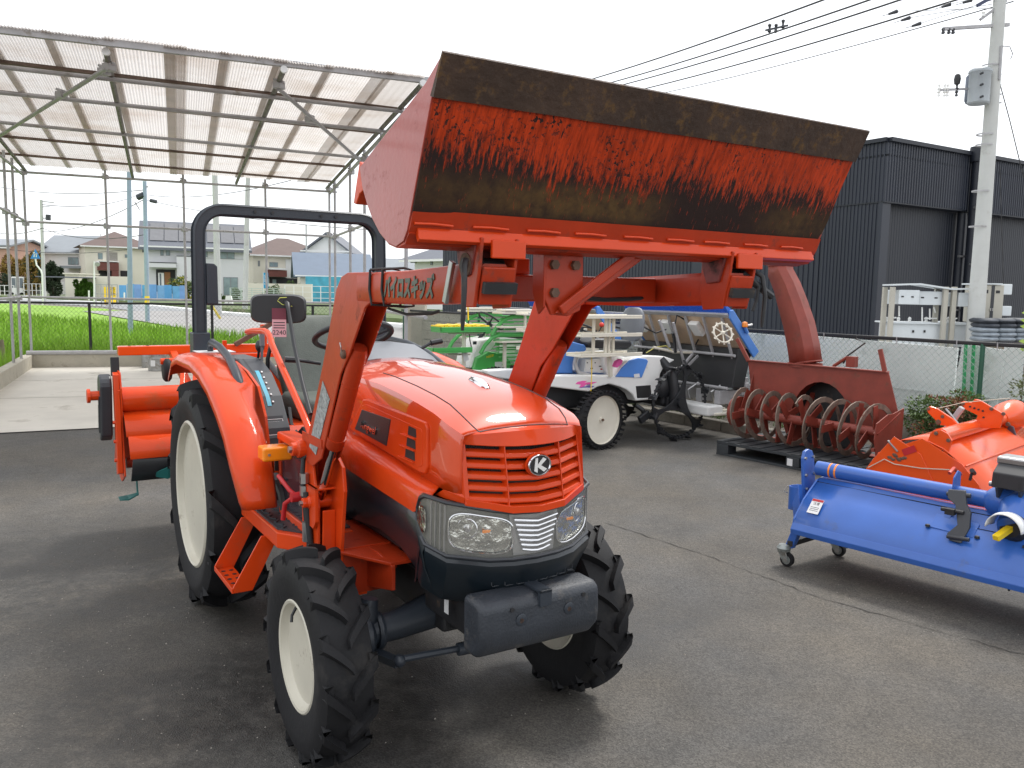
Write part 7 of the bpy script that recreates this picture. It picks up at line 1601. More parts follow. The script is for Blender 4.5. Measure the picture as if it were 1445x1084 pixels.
# ---------------------------------------------------------------- blue harrow with castors
Hf = Fr((1.98, 5.3), (.65, -.76))
hr = thing('rotary_harrow', 'wide blue rotary harrow on a castor stand in the right foreground', 'harrow', tuple(Hf.O), Hf.rz)
add = adder(hr)
LX = 2.5
tb = add(MB().tube([(.02, 0, .60), (LX, 0, .60)], .047, 24), 'main_tube', m_blue, smooth=50)
for x in (.115, .155): MB().lathe([(.0472, -.006), (.0478, -.006), (.0478, .006), (.0472, .006)], (x, 0, .60), 'X', 24, closed=True).build('orange_band', m_amber, tb)
ep = add(MB().prism([(-.075, .40), (-.065, .66), (-.04, .705), (.0, .715), (.045, .70), (.065, .66), (.07, .40), (.03, .35), (-.03, .35)], 0, .0, .022), 'end_flange', m_blue, bevel=.004)
ep.rotation_euler = (0, rad(-6), 0)
for y, z in ((-.05, .66), (.045, .66), (-.052, .55), (.05, .55), (-.05, .46)): MB().lathe([(0, 0), (.010, 0), (.010, .012), (0, .012)], (.022, y, z), 'X', 6).build('flange_bolt', m_steel, ep)
# cover: profile (y towards camera is negative)
cvp = [(.16, .44), (.06, .535), (-.03, .545), (-.055, .520), (-.16, .455), (-.215, .415), (-.28, .345), (-.315, .295), (-.325, .262), (-.318, .256)]
mb = MB(); rings = []
for x in (.05, .3, .8, 1.5, LX): rings.append([(x, y, z+.003*sin(x*5)) for y, z in cvp])
mb.loft(rings, cap=False, closed=False); cov = add(mb, 'cover', m_blue, smooth=25); mo = cov.modifiers.new('s', 'SOLIDIFY'); mo.thickness = .005
MB().beam((.05, -.052, .5235), (LX, -.052, .5235), .004, .004).build('cover_seam', m_ink, cov); MB().beam((.95, -.150, .464), (LX, -.150, .464), .0025, .003).build('cover_seam', m_ink, cov)
MB().prism([(-.315, .30), (-.34, .262), (-.335, .23), (-.31, .232)], 0, .045, LX).build('lower_rail', m_blue, cov, bevel=.003)
sdp = add(MB().prism([(.15, .46), (.06, .55), (-.05, .535), (-.20, .43), (-.30, .32), (-.32, .24), (-.20, .20), (.10, .20), (.2, .3)], 0, .038, .050), 'side_plate', m_blue, bevel=.002)
lab = MB().box((0, 0, 0), (.075, .105, .002)).build('warning_label', m_paper, hr)
lab.matrix_local = frame((.145, -.232, .408), (1, 0, 0), (0, .62, .66)); 
MB().box((0, .043, .0015), (.073, .016, .001)).build('label_header', m_red, lab)
text('label_text', '注意', .022, m_ink, lab, Matrix.Translation((0, .018, .0012)), .0003)
for i in range(3): MB().box((0, -.008-i*.012, .0015), (.055, .0025, .001)).build('label_line', m_slate, lab)
# left tubular socket, stand leg, castors
sk = add(MB().lathe([(.024, -.10), (.034, -.10), (.034, .05), (.024, .05)], (-.045, -.16, .44), 'Z', 20, closed=True), 'tube_socket', m_blue, smooth=40)
MB().tube([(-.08, -.18, .49), (-.10, -.19, .45), (-.085, -.17, .44)], .004, 6).build('lynch_pin', m_steel, sk)
stn = add(MB().beam((-.04, -.15, .50), (.03, -.20, .24), .055, .045, (0, 1, 0)).beam((.06, -.24, .30), (.0, -.25, .12), .05, .045, (0, 1, 0)), 'stand_leg', m_blue, bevel=.004)
add(MB().beam((.01, -.28, .145), (.06, .20, .165), .035, .035), 'stand_rail', m_dark, bevel=.004); add(MB().tube([(.05, -.22, .25), (.12, -.05, .20), (.2, .1, .22)], .02, 8), 'stand_brace', m_blue, smooth=50)
m_zinc = mat('zinc_castor', (.30, .33, .32), .4, .6, var=.3, vs=25, dirt=(.14, .10, .07), dirtamt=.2, ds=20)
def castor(x, y, r):
    cs_ = add(MB().lathe([(0, .095), (.04, .095), (.045, .115), (.032, .135), (0, .135)], (x, y, 0), 'Z', 16), 'castor', m_zinc, smooth=40)
    mb = MB()
    for sg in (-1, 1): mb.prism([(x-.035, .10), (x+.03, .10), (x+.045, .045), (x+.03, .03), (x+.0, .045)], 1, y+sg*.022, y+sg*.026)
    mb.build('castor_fork', m_zinc, cs_, bevel=.002)
    w_ = MB().lathe([(0, -.012), (.022, -.012), (.024, -.016), (.042, -.016), (.045, 0), (.042, .016), (.024, .016), (.022, .012), (0, .012)], (x+.028, y, .045), 'Y', 24).build('castor_wheel', m_tyre, cs_, smooth=40)
    MB().lathe([(0, -.028), (.014, -.028), (.014, .028), (0, .028)], (x+.028, y, .045), 'Y', 10).build('castor_axle', m_steel, cs_)
    MB().lathe([(.006, -.018), (.028, -.018), (.03, .0), (.028, .018), (.006, .018)], (x+.028, y, .045), 'Y', 14).build('castor_hub', m_zinc, cs_)
castor(-.02, -.29, 1); castor(.08, .17, 1); castor(1.9, .17, 1)
add(MB().beam((1.9, .17, .14), (1.9, -.1, .25), .04, .04), 'stand_leg', m_blue)
# parking arm and black latch bracket on the tube
x = .87
br_ = add(MB().prism([(-.06, .60), (-.05, .70), (.0, .735), (.04, .72), (.045, .60)], 0, x-.004, x+.004), 'hanger_plate', m_blue, bevel=.003)
k = MB(); lb_ = [Hf.pl(a_, b_, 1, -.09-.15*(b_-690)/76) for a_, b_ in ((1340, 690), (1364, 692), (1366, 712), (1372, 724), (1370, 745), (1358, 766), (1342, 762), (1338, 752), (1353, 740), (1350, 712), (1339, 702))]
k.loft([lb_, [p+V((0, -.022, 0)) for p in lb_]])
k.tube([Hf.pl(1336, 697, 1, -.11), Hf.pl(1370, 700, 1, -.11)], .014, 8); k.tube([Hf.pl(1336, 757, 1, -.25), Hf.pl(1368, 762, 1, -.25)], .012, 8); add(k, 'latch_bracket', m_dgrey, bevel=.004)
add(MB().tube([Hf.pl(1328, 718, 1, -.18), Hf.pl(1360, 724, 1, -.18)], .012, 8).box(Hf.pl(1341, 722, 1, -.19), (.05, .035, .035)), 'latch_bolt', m_dark, bevel=.003)
add(MB().beam((x+.01, -.10, .52), (x+.02, -.20, .39), .010, .035, (1, 0, 0)).beam((x-.05, -.16, .46), (x+.18, -.165, .452), .006, .10, (0, 1, .8)), 'latch_base', m_blue, bevel=.002)
for xx, yy, zz in ((x-.06, -.205, .43), (x+.20, -.205, .425), (1.30, -.20, .428)): add(MB().lathe([(0, 0), (.014, 0), (.012, .012), (0, .014)], (xx, yy, zz), 'Z', 10), 'cover_bolt', m_ink)
# gearbox with white PTO guard and yellow shaft cap
gx_ = 1.13
gb = add(MB().lathe([(.047, -.10), (.075, -.07), (.09, -.02), (.10, .1), (.09, .25)], (gx_, 0, .60), 'X', 24), 'gearbox', m_blue, smooth=45)
MB().tube([(gx_+.10, 0, .60), V((gx_+.08, -.08, .585)), Hf.pl(1426, 745, 1, -.20)], [.105, .09, .065], 20).build('input_housing', m_blue, gb, smooth=45)
P = []; c_ = Hf.pl(1426, 745, 1, -.20); ax = V((-.10, -1, -.08)).normalized(); u = V((0, 0, 1)).cross(ax).normalized(); v = ax.cross(u)
rings = [[c_+ax*(h)+(u*cos(a)+v*sin(a)*1.0)*r for a in [pi*.02+pi*.96*k/18 for k in range(19)]] for h, r in ((0, .085), (.05, .095), (.085, .092))]
mb = MB(); mb.loft([list(r) for r in rings], cap=False, closed=False); pg = mb.build('shaft_guard', m_white, gb, smooth=50); mo = pg.modifiers.new('s', 'SOLIDIFY'); mo.thickness = .005
MB().tube([c_-ax*.02, c_+ax*.01], [.08, .05], 18).build('guard_socket', m_ink, gb)
MB().beam(c_, c_+ax*.11+V((-.02, 0, -.035)), .035, .030).build('shaft_cap', m_yel, gb, bevel=.003)
# hitch frame: black and grey forks at the right edge
hf_ = add(MB().prism([(-.10, .64), (-.13, .70), (-.12, .78), (-.05, .82), (.05, .81), (.06, .64)], 0, gx_-.02, gx_-.005), 'hitch_plate', m_dgrey, bevel=.006)
MB().prism([(-.10, .64), (-.13, .70), (-.12, .78), (-.05, .82), (.05, .81), (.06, .64)], 0, gx_+.09, gx_+.105).build('hitch_plate_inner', m_dgrey, hf_, bevel=.006)
MB().prism([(-.13, .70), (-.12, .78), (-.05, .825), (-.045, .815), (-.105, .775), (-.115, .70)], 0, gx_-.04, gx_+.12).build('hitch_block', m_blk, hf_, bevel=.006)
MB().span((gx_-.05, -.05, .815), (gx_+.35, .08, .86)).build('hitch_beam', m_steel, hf_, bevel=.012)
MB().tube([(gx_-.06, -.09, .71), (gx_+.13, -.09, .71)], .014, 10).build('hitch_pin', m_steel, hf_, smooth=40); MB().lathe([(0, 0), (.02, 0), (.02, .014), (0, .014)], (gx_-.06, .0, .72), 'X', 6).build('hitch_bolt', m_steel, hf_)
# rotor with dark tines under the cover
rt2 = add(MB().tube([(.08, -.06, .30), (LX, -.06, .30)], .03, 12), 'rotor', m_dark)
for i in range(26):
    x_ = .14+i*.09; a = i*1.9; u = V((0, cos(a), sin(a))); w_ = V((0, -sin(a), cos(a))); c2 = V((x_, -.06, .30)); MB().tube([c2, c2+u*.10, c2+u*.15+w_*.05], [.016, .012, .006], 6).build('tine', m_dark, rt2)
add(MB().prism([(-.02, .19), (.20, .16), (.30, .30), (.16, .44)], 0, .06, LX), 'rear_cover', m_blue, bevel=.004)
# ---------------------------------------------------------------- orange tiller behind it
Of = Fr((3.13, 6.0), (.726, .687))
ot = thing('rotary_tiller', 'bright orange rotary tiller parked between the blue harrow and the fence', 'rotary tiller', tuple(Of.O), Of.rz)
add = adder(ot)
def oyz(): pass
add(MB().tube([(.03, 0, .70), (1.45, 0, .70)], [.058, .050], 24), 'main_tube', m_orb, smooth=50)
add(MB().tube([(1.42, 0, .70), (1.52, 0, .71), (1.75, 0, .71)], [.055, .12, .13], 20), 'gearbox', m_orb, smooth=50)
# left end flange plate (faces the camera-left) perpendicular to the tube
def Oy(pts, xv): return [(q.y, q.z) for q in (Of.pl(x, y, 0, xv) for x, y in pts)]
pl1 = Oy([(1313, 680), (1290, 668), (1303, 640), (1313, 612), (1318, 607), (1328, 606.5), (1338, 612), (1344, 622), (1338, 642), (1328, 660), (1322, 690)], 0.0)
fl = add(MB().prism(pl1, 0, -.008, .008), 'end_flange', m_orb, bevel=.003)
for x_, y_ in ((1321, 611.5), (1338.5, 621.5), (1312, 628), (1329, 638), (1318, 659.5), (1300, 648)):
    q = Of.pl(x_, y_, 0, -.008); MB().lathe([(0, 0), (.015, 0), (.012, -.014), (0, -.014)], (-.008, q.y, q.z), 'X', 8).build('flange_bolt', m_rust, fl, smooth=40)
pl2 = Oy([(1222, 662), (1232, 648), (1262, 616), (1300, 641), (1322, 690), (1260, 690)], -.03)
sp2 = add(MB().prism(pl2, 0, -.036, -.03), 'chain_case', m_orb, bevel=.003)
q = Of.pl(1283, 636, 0, -.037); MB().box((-.038, q.y, q.z), (.002, .10, .05), (rad(-28), 0, 0)).build('warning_label', m_red, sp2)
for i in range(9):
    q = Of.pl(1254+i*2.6+random.uniform(-2, 2), 647-(3 if i in (3, 4) else 0)+random.uniform(-3, 3), 0, -.038); MB().ball(q, .018, 4, .4, 1, .7).build('mud_lump', m_rust, sp2)
q = Of.pl(1260, 630, 0, -.038); MB().beam(q+V((0, .04, .04)), q+V((0, -.04, -.035)), .012, .022, (1, 0, 0)).build('slotted_link', m_steel, sp2, bevel=.003)
MB().tube([Of.pl(x_, y_, 0, -.05) for x_, y_ in ((1225, 660), (1248, 648), (1262, 655), (1300, 661), (1340, 663))], .004, 5).build('tie_wire', m_rope, sp2)
# rounded cover in glossy orange
mb = MB(); rings = []
cp_ = [(.42, .52), (.25, .645), (.10, .675), (-.05, .62), (-.18, .53), (-.30, .40), (-.38, .27), (-.385, .20)]
for x_ in (-.02, .4, .9, 1.4, 1.9): rings.append([(x_, y_, z_) for y_, z_ in cp_])
mb.loft(rings, cap=False, closed=False); cv_ = add(mb, 'cover', m_orb, smooth=60); cv_.modifiers.new('s', 'SOLIDIFY').thickness = .006
MB().beam((-.02, -.20, .515), (1.9, -.20, .515), .02, .012, (0, .6, .8)).build('cover_rib', m_orb, cv_, bevel=.004)
add(MB().prism([(.42, .52), (.42, .18), (-.35, .12), (-.385, .22), (-.3, .40), (-.18, .53), (.10, .675)], 0, -.028, -.020), 'side_plate', m_orb, bevel=.002)
q = Of.pl(1370, 661, 1, -.27); add(MB().tube([(q.x, -.27, .44), (q.x, -.28, .50)], .010, 7).tube([(q.x-.04, -.29, .52), (q.x+.045, -.28, .485)], .016, 8), 'knob', m_blk, smooth=50)
add(MB().tube([Of.pl(1340, 668, 1, -.33), Of.pl(1346, 661, 1, -.33), Of.pl(1356, 669, 1, -.33)], .012, 7), 'spring_latch', mat('red_wire', (.50, .05, .03), .4, .3), smooth=50)
# hitch links: two perforated bars with bolts
def linkbar(pts, xv, nm, holes=()):
    P_ = Oy(pts, xv); o = add(MB().prism(P_, 0, xv-.012, xv+.012), nm, m_orb, bevel=.004)
    for x_, y_, r_ in holes:
        q_ = Of.pl(x_, y_, 0, xv-.013); MB().lathe([(0, 0), (r_, 0), (r_*.8, -.012), (0, -.012)], (xv-.012, q_.y, q_.z), 'X', 8).build('link_bolt', m_rust if r_ > .012 else m_ink, o)
    return o
linkbar([(1308, 576), (1313, 573), (1322, 576), (1345, 591), (1356, 603), (1352, 608), (1335, 601), (1325, 599), (1320, 592), (1310, 582)], .45, 'lower_link', ((1310, 577, .014), (1324, 596, .022), (1330, 588, .014)))
linkbar([(1356, 568), (1360, 566), (1372, 568), (1376, 563), (1382, 564), (1413, 582), (1417, 585), (1412, 604), (1385, 604), (1378, 592), (1380, 586), (1362, 577)], .75, 'upper_link', ((1359, 570, .014), (1369, 574, .008), (1375, 576, .008), (1381, 578, .008), (1387, 580, .008), (1388, 589, .008), (1399, 577, .016), (1416, 584, .016)))
add(MB().beam(Of.pl(1358, 575, 0, .6), Of.pl(1332, 610, 0, .6), .05, .04), 'support_tube', m_galv, bevel=.008)
add(MB().tube([Of.pl(1334, 577, 0, .55), Of.pl(1345, 589, 0, .55), Of.pl(1359, 608, 0, .55)], .010, 6), 'adjust_rod', m_steel, smooth=50)
add(MB().prism(Oy([(1424, 600), (1430, 602), (1434, 615), (1436, 621), (1422, 630), (1416, 618)], 1.43), 0, 1.42, 1.45), 'grey_bracket', m_purp, bevel=.006)
for x_, y_ in ((1422, 599), (1409, 620), (1414, 629)): q = Of.pl(x_, y_, 0, 1.40); add(MB().lathe([(0, 0), (.02, 0), (.016, -.02), (0, -.02)], (1.41, q.y, q.z), 'X', 8), 'gearbox_bolt', m_rust)
add(MB().tube([Of.pl(1312, 579, 0, .45), Of.pl(1360, 568, 0, .6), Of.pl(1425, 562, 0, .9)], .003, 5), 'tie_wire', m_rope)
add(MB().span((.1, -.2, .0), (.16, .3, .16)).span((1.6, -.2, .0), (1.66, .3, .16)), 'stand', m_dark)
rt3 = add(MB().tube([(.02, 0, .28), (1.8, 0, .28)], .03, 10), 'rotor', m_dark)
for i in range(16): x_ = .1+i*.1; a = i*2.1; u = V((0, cos(a), sin(a))); c2 = V((x_, 0, .28)); MB().tube([c2, c2+u*.13, c2+u*.18+V((.03, 0, 0))], [.014, .012, .006], 6).build('tine', m_dark, rt3)
# grey implement with green label behind it
gi_ = thing('plow_implement', 'dark purple grey implement plate with a green label at the right edge', 'implement', tuple(gz(1420, 640)), Of.rz)
f2 = Fr((gi_.location.x, gi_.location.y), (.726, .687)); add = adder(gi_)
def G2(pts, xv=0): return [(q.x, q.z) for q in (f2.pl(x, y, 1, xv) for x, y in pts)]
b0 = add(MB().prism(G2([(1405, 575), (1418, 560), (1425, 553), (1450, 549), (1475, 560), (1480, 600), (1440, 600), (1412, 590)]), 1, -.02, .02), 'frame_plate', m_purp, bevel=.01)
MB().prism(G2([(1431, 558), (1450, 556), (1470, 562), (1470, 592), (1446, 574)], -.021), 1, -.026, -.021).build('green_label', mat('label_green', (.02, .28, .13), .5), b0)
q = f2.pl(1441, 562.5, 1, -.03); text('label_text', 'PAD', .06, m_paper, gi_, frame((q.x, -.027, q.z), (1, 0, 0), (0, 0, 1)), .0008, .15)
for x_, y_ in ((1426, 559), (1433, 552)): q = f2.pl(x_, y_, 1, -.02); add(MB().lathe([(0, 0), (.03, 0), (.03, .03), (0, .03)], (q.x, -.02, q.z), 'Y', 10, sgn=-1), 'plate_boss', m_slate, smooth=40)
q = f2.pl(1440, 600, 1, 0); add(MB().span((q.x-.1, -.05, 0), (q.x-.04, .05, q.z)).span((q.x+.3, -.05, 0), (q.x+.36, .05, q.z)).span((q.x-.2, -.3, 0), (q.x+.5, .3, .05)), 'stand', m_dark)
# ================================================================ STREET AND HOUSES BEYOND THE FIELD
m_hw = mat('render_grey', (.66, .66, .675), .8, var=.04, vs=.5); m_hb = mat('render_beige', (.72, .68, .58), .8, var=.05, vs=.5); m_hwh = mat('render_white', (.82, .82, .81), .8, var=.04, vs=.5)
m_roofb = mat('roof_brown', (.13, .090, .080), .7, var=.12, vs=1); m_roofg = mat('roof_slate', (.13, .14, .165), .6, var=.1, vs=1); m_roofs = mat('roof_light_grey', (.24, .26, .28), .6, var=.1, vs=.8); m_roofbl = mat('roof_blue_grey', (.12, .16, .22), .5, var=.08, vs=1)
m_brick = mat('brick_maroon', (.16, .055, .045), .8, var=.15, vs=3); m_solar = mat('solar_panel', (.17, .17, .18), .25, var=.1, vs=2); m_wfr = mat('window_frame', (.22, .23, .24), .5)
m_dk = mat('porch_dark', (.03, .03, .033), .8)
m_curt = mat('curtained_glass', (.22, .29, .30), .15, var=.25, vs=1.5)
class House:
    def __init__(s, label, p0, p1, Y0, Y1, depth, eave, ridge, wall, roof, name='house', over=.5, group='houses beyond the field', rdir='x'):
        a, b = at(p0, 410, Y0), at(p1, 410, Y1); s.f = Fr((a.x, a.y), (b.x-a.x, b.y-a.y)); s.w = (V((b.x, b.y, 0))-V((a.x, a.y, 0))).length; s.d = depth; s.e = eave; s.r = ridge
        s.root = thing(name, label, 'house', (a.x, a.y, 0), s.f.rz, group); s.wall = s.add(MB().span((0, .0, -.1), (s.w, depth, eave)), 'wall', wall)
        th = .22
        if rdir == 'x':
            s.add(MB().prism([(0, eave), (depth, eave), (depth/2, ridge-.12)], 0, .02, s.w-.02), 'gable', wall)
            for nm, (ya, yb) in (('roof', (-over, depth/2)), ('roof', (depth+over, depth/2))):
                za = eave-.0-(ridge-eave)*over/(depth/2); s.rf = s.add(MB().prism([(ya, za), (yb, ridge), (yb, ridge+th), (ya, za+th)], 0, -over, s.w+over), nm, roof)
        elif rdir == 'y':
            s.add(MB().prism([(0, eave), (s.w, eave), (s.w/2, ridge-.12)], 1, .02, depth-.02), 'gable', wall)
            for xa in (-over, s.w+over):
                za = eave-(ridge-eave)*over/(s.w/2); s.rf = s.add(MB().prism([(xa, za), (s.w/2, ridge), (s.w/2, ridge+th), (xa, za+th)], 1, -over, depth+over), 'roof', roof)
        else:
            o = over; k = min(s.w, depth)/2; mb = MB(); b0 = [(-o, -o, eave), (s.w+o, -o, eave), (s.w+o, depth+o, eave), (-o, depth+o, eave)]; t = [(k, depth/2, ridge), (s.w-k, depth/2, ridge)] if s.w > depth else [(s.w/2, k, ridge), (s.w/2, depth-k, ridge)]
            if s.w > depth: mb.add(b0+t, [(0, 1, 5, 4), (1, 2, 5), (2, 3, 4, 5), (3, 0, 4), (3, 2, 1, 0)])
            else: mb.add(b0+t, [(0, 1, 4), (1, 2, 5, 4), (2, 3, 5), (3, 0, 4, 5), (3, 2, 1, 0)])
            s.rf = s.add(mb, 'roof', roof)
        s.add(MB().span((-over*.8, -over-.04, eave-.30 if rdir == 'x' else eave-.16), (s.w+over*.8, -over+.05, eave-.16 if rdir == 'x' else eave)), 'eaves_trim', m_hwh)
    def add(s, mb, name, M, par=None, **k): return mb.build(name, M, par or s.root, **k)
    def win(s, x0, y0, x1, y1, mull=1, M=None, nm='window', y=0, dep=.06):
        a, b = s.f.pl(x0, y0, 1, y), s.f.pl(x1, y1, 1, y); fr_ = s.add(MB().span((a.x, y-dep, b.z), (b.x, y, a.z)), nm, m_wfr)
        w = (b.x-a.x)/(mull+0.0)
        for i in range(mull): MB().span((a.x+w*i+.05, y-dep-.012, b.z+.05), (a.x+w*(i+1)-.04, y-dep-.002, a.z-.05)).build('pane', M or m_curt, fr_)
        return fr_
    def blk(s, x0, y0, x1, y1, M, nm, y0_=0, y1_=-.4):
        a, b = s.f.pl(x0, y0, 1, y1_), s.f.pl(x1, y1, 1, y1_); return s.add(MB().span((a.x, y1_, b.z), (b.x, y0_, a.z)), nm, M)
# main grey house with solar panels
h = House('large pale grey two storey house with solar panels on its slate roof', 209, 345, 88, 91.5, 6.6, 6.0, 8.45, m_hw, m_roofg, over=.8)
for i in range(7):
    x0 = .3+i*1.42; k0, k1 = .24, .90; z = lambda k: lerp(5.41, 8.45, k)+.32; y = lambda k: lerp(-.8, 3.3, k)
    if i == 3: continue
    MB().loft([[(x0, y(k0), z(k0)), (x0+1.34, y(k0), z(k0))], [(x0, y(k1), z(k1)), (x0+1.34, y(k1), z(k1))]], cap=False, closed=False).build('solar_panel', m_solar, h.rf)
h.win(226, 351, 231, 361); h.win(234, 351, 240, 361); h.win(278, 352, 293, 363, 2); h.win(310, 353, 331, 366, 2); h.win(315, 391, 336, 417, 2)
h.blk(210, 371, 249, 378, m_hw, 'canopy', 0, -1.4); h.blk(210, 369.5, 249, 371, m_wfr, 'canopy_edge', 0, -1.45); h.blk(249, 360, 272, 362, m_wfr, 'balcony_rail', 0, -1.0); h.blk(249, 362, 272, 420, m_hw, 'bay', 0, -.95); h.blk(272, 364, 345, 366, m_wfr, 'wall_band', 0, -.06)
h.blk(220, 380, 248, 412, m_dk, 'porch', 0, -.05); h.blk(223, 385, 232, 412, m_hwh, 'door', 0, -.12); h.blk(225, 386, 228, 408, m_glass, 'door_glass', 0, -.14); h.blk(232, 384, 241, 412, mat('door_wood', (.28, .12, .04), .6), 'door', 0, -.13)
a = V((-.01, 2.2, 3.3)); h.add(MB().span((-.06, 1.9, 3.8), (.01, 2.9, 5.2)), 'window', m_wfr); h.add(MB().span((-.06, 4.2, 1.4), (.01, 4.9, 2.6)), 'window', m_wfr)
# left beige house
h = House('beige two storey house with brown hipped roof and maroon balcony, left of the grey house', 122, 215, 104, 108, 9, 6.5, 8.6, m_hb, m_roofb, rdir='h', over=.7)
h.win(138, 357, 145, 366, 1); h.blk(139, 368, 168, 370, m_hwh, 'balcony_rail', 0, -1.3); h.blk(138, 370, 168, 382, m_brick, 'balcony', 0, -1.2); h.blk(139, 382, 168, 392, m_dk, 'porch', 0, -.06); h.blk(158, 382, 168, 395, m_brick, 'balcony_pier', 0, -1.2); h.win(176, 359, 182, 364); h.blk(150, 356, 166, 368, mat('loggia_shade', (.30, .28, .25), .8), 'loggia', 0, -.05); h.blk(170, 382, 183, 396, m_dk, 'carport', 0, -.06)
# mid beige house, right of grey
h = House('beige two storey house with brown hipped roof and maroon balcony, right of the grey house', 358, 465, 100, 105, 8, 5.6, 7.9, m_hb, m_roofb, rdir='h', over=.7)
h.win(380, 370, 392, 377, 2); h.blk(380, 378, 403, 381, m_hwh, 'balcony_rail', 0, -1.2); h.blk(378, 381, 405, 391, m_brick, 'balcony', 0, -1.1); h.blk(380, 391, 405, 404, m_dk, 'porch', 0, -.06); h.win(384, 394, 390, 402); h.win(411, 372, 416, 377); h.blk(403, 366, 432, 393, m_hwh, 'white_wall', 0, -.08); h.blk(405, 393, 432, 404, m_dk, 'carport', 0, -.12); h.win(412, 372, 417, 377, y=-.09); h.blk(364, 368, 367, 376, m_wfr, 'slit_window', 0, -.05)
h = House('white gabled house partly hidden behind the blue roofed barn', 432, 492, 98, 98, 8, 6.1, 8.0, m_hwh, m_roofg, rdir='y', over=.6)
h = House('low barn with blue grey metal roof and blue tarp at its front', 424, 520, 86, 88, 8, 3.2, 5.3, m_hb, m_roofbl, name='barn', rdir='x', over=.7); h.blk(470, 392, 486, 405, m_glass, 'window', 0, -.05); 
h.add(MB().span((.4, -2.6, -.1), (3.9, -2.4, 2.9)), 'blue_tarp', mat('blue_tarp', (.07, .36, .50), .6, var=.3, vs=1.5))
h = House('long low building with light grey roof right of the blue barn', 490, 600, 98, 98, 10, 3.6, 5.3, m_hwh, m_roofs, rdir='x', over=.8)
h = House('white two storey house with grey tiled roof under the bucket', 585, 650, 62, 58, 7, 3.9, 5.6, m_hwh, m_roofg, rdir='h', over=.9); h.win(580, 366, 588, 371); h.win(608, 363, 611, 374)
h = House('white house with pale grey metal roof behind the dark round tree', 60, 122, 112, 112, 9, 6.0, 8.2, m_hwh, m_roofs, rdir='x', over=.6); h.win(96, 363, 111, 374, 3); h.blk(84, 375, 116, 379, m_roofs, 'lower_roof', 0, -2.2)
h = House('low white house with flat dark roof at the far left', -60, 16, 105, 105, 9, 6.3, 7.2, mat('render_salmon', (.55, .34, .26), .8), m_roofs, rdir='x', over=.5)
tag(MB().span((at(92, 400, 88).x, 88, -.1), (at(112, 400, 88).x, 92, at(92, 387, 88).z)).span((at(91, 400, 88).x, 87.7, at(92, 387, 88).z), (at(113, 400, 88).x, 92.3, at(92, 385, 88).z)).build('shed', m_hb), 'small beige flat roofed shed beside the conifer hedge', 'shed')
# low dark carport behind van, garden walls
tag(MB().span((at(50, 400, 80).x, 80, at(50, 391, 80).z), (at(92, 400, 80).x, 86, at(50, 389.5, 80).z)).build('carport', m_roofg), 'thin flat grey carport roof beyond the van', 'carport')
gw2 = tag(MB().span((at(120, 400, 86).x, 86, -.1), (at(186, 400, 86).x, 86.3, at(150, 390, 86).z)).build('garden_wall', m_hb), 'beige garden wall in front of the left beige house', 'wall')
tag(MB().span((at(345, 400, 80).x, 80, -.1), (at(440, 400, 80).x, 80.3, at(400, 400.5, 80).z)).build('garden_wall', m_hb), 'pale garden wall in front of the right beige house', 'wall')
# greenery
m_dkg = mat('dark_foliage', (.030, .050, .022), .8, var=.5, vs=1.2); m_org = mat('autumn_foliage', (.26, .17, .035), .8, var=.4, vs=.8); m_midg = mat('mid_foliage', (.07, .12, .03), .8, var=.45, vs=1.5); m_con = mat('conifer_foliage', (.10, .22, .025), .8, var=.4, vs=2)
def far_bush(x, y0, y1, wpx, Y, lab, M, n, L_, shape='ball', cat='shrub', name='shrub', M2=None, clumps=12, deep=1):
    c = at(x, y1, Y); top_ = at(x, y0, Y).z; R = wpx/1170*Y/2; hz_ = (top_-max(-.1, 0))/2
    return bush(name, lab, cat, (c.x, Y, 0), (R, R*deep, hz_), n, M, L_, L_*.35, M2, clumps=clumps)
far_bush(75, 360, 412, 30, 92, 'dark round evergreen tree right of the road sign', m_dkg, 5200, .28, cat='tree', name='tree')
far_bush(46, 344, 412, 36, 100, 'tall tree with olive and orange leaves behind the road sign', m_org, 4500, .30, cat='tree', name='tree', M2=m_dkg)
far_bush(20, 350, 412, 34, 105, 'orange and brown leaved tree at the far left edge', m_org, 3800, .30, cat='tree', name='tree')
far_bush(4, 382, 415, 40, 102, 'dark hedge at the far left edge behind the van', m_dkg, 2200, .22)
for i, (x, y0, w) in enumerate(((110, 392, 8), (116, 393.5, 8), (122, 393, 8), (128, 399, 9))): far_bush(x, y0, 413, w, 86, 'yellow green conifer of the hedge, %s from the left' % ['first', 'second', 'third', 'last'][i], m_con, 1900, .24, cat='conifer', name='conifer', shape='cone', clumps=8)
far_bush(143, 387, 406, 10, 95, 'dark clipped egg shaped evergreen by the left beige house', m_dkg, 900, .12); far_bush(99, 394, 410, 9, 95, 'small dark round shrub beside the beige shed', m_dkg, 500, .12)
far_bush(258, 384, 412, 36, 79, 'loose shrub with yellow leaves beside the porch of the grey house', m_midg, 1500, .2, M2=mat('yellow_leaf', (.35, .30, .03), .7), clumps=16); far_bush(362, 396, 420, 26, 81, 'rounded light green shrub behind the white lattice fence', m_midg, 1600, .16); far_bush(415, 393, 408, 26, 87, 'clipped green shrub left of the blue tarp', m_midg, 1200, .15)
far_bush(335, 405, 424, 20, 76, 'low bush under the large window of the grey house', m_midg, 900, .15); far_bush(312, 414, 426, 20, 73, 'low bush behind the roll bar post by the road', m_midg, 700, .14); far_bush(385, 400, 422, 30, 79, 'green bush behind the middle of the lattice fence', m_midg, 1200, .15); far_bush(277, 396, 416, 14, 76, 'dark bush hidden by the roll bar at the grey house', m_dkg, 600, .15)
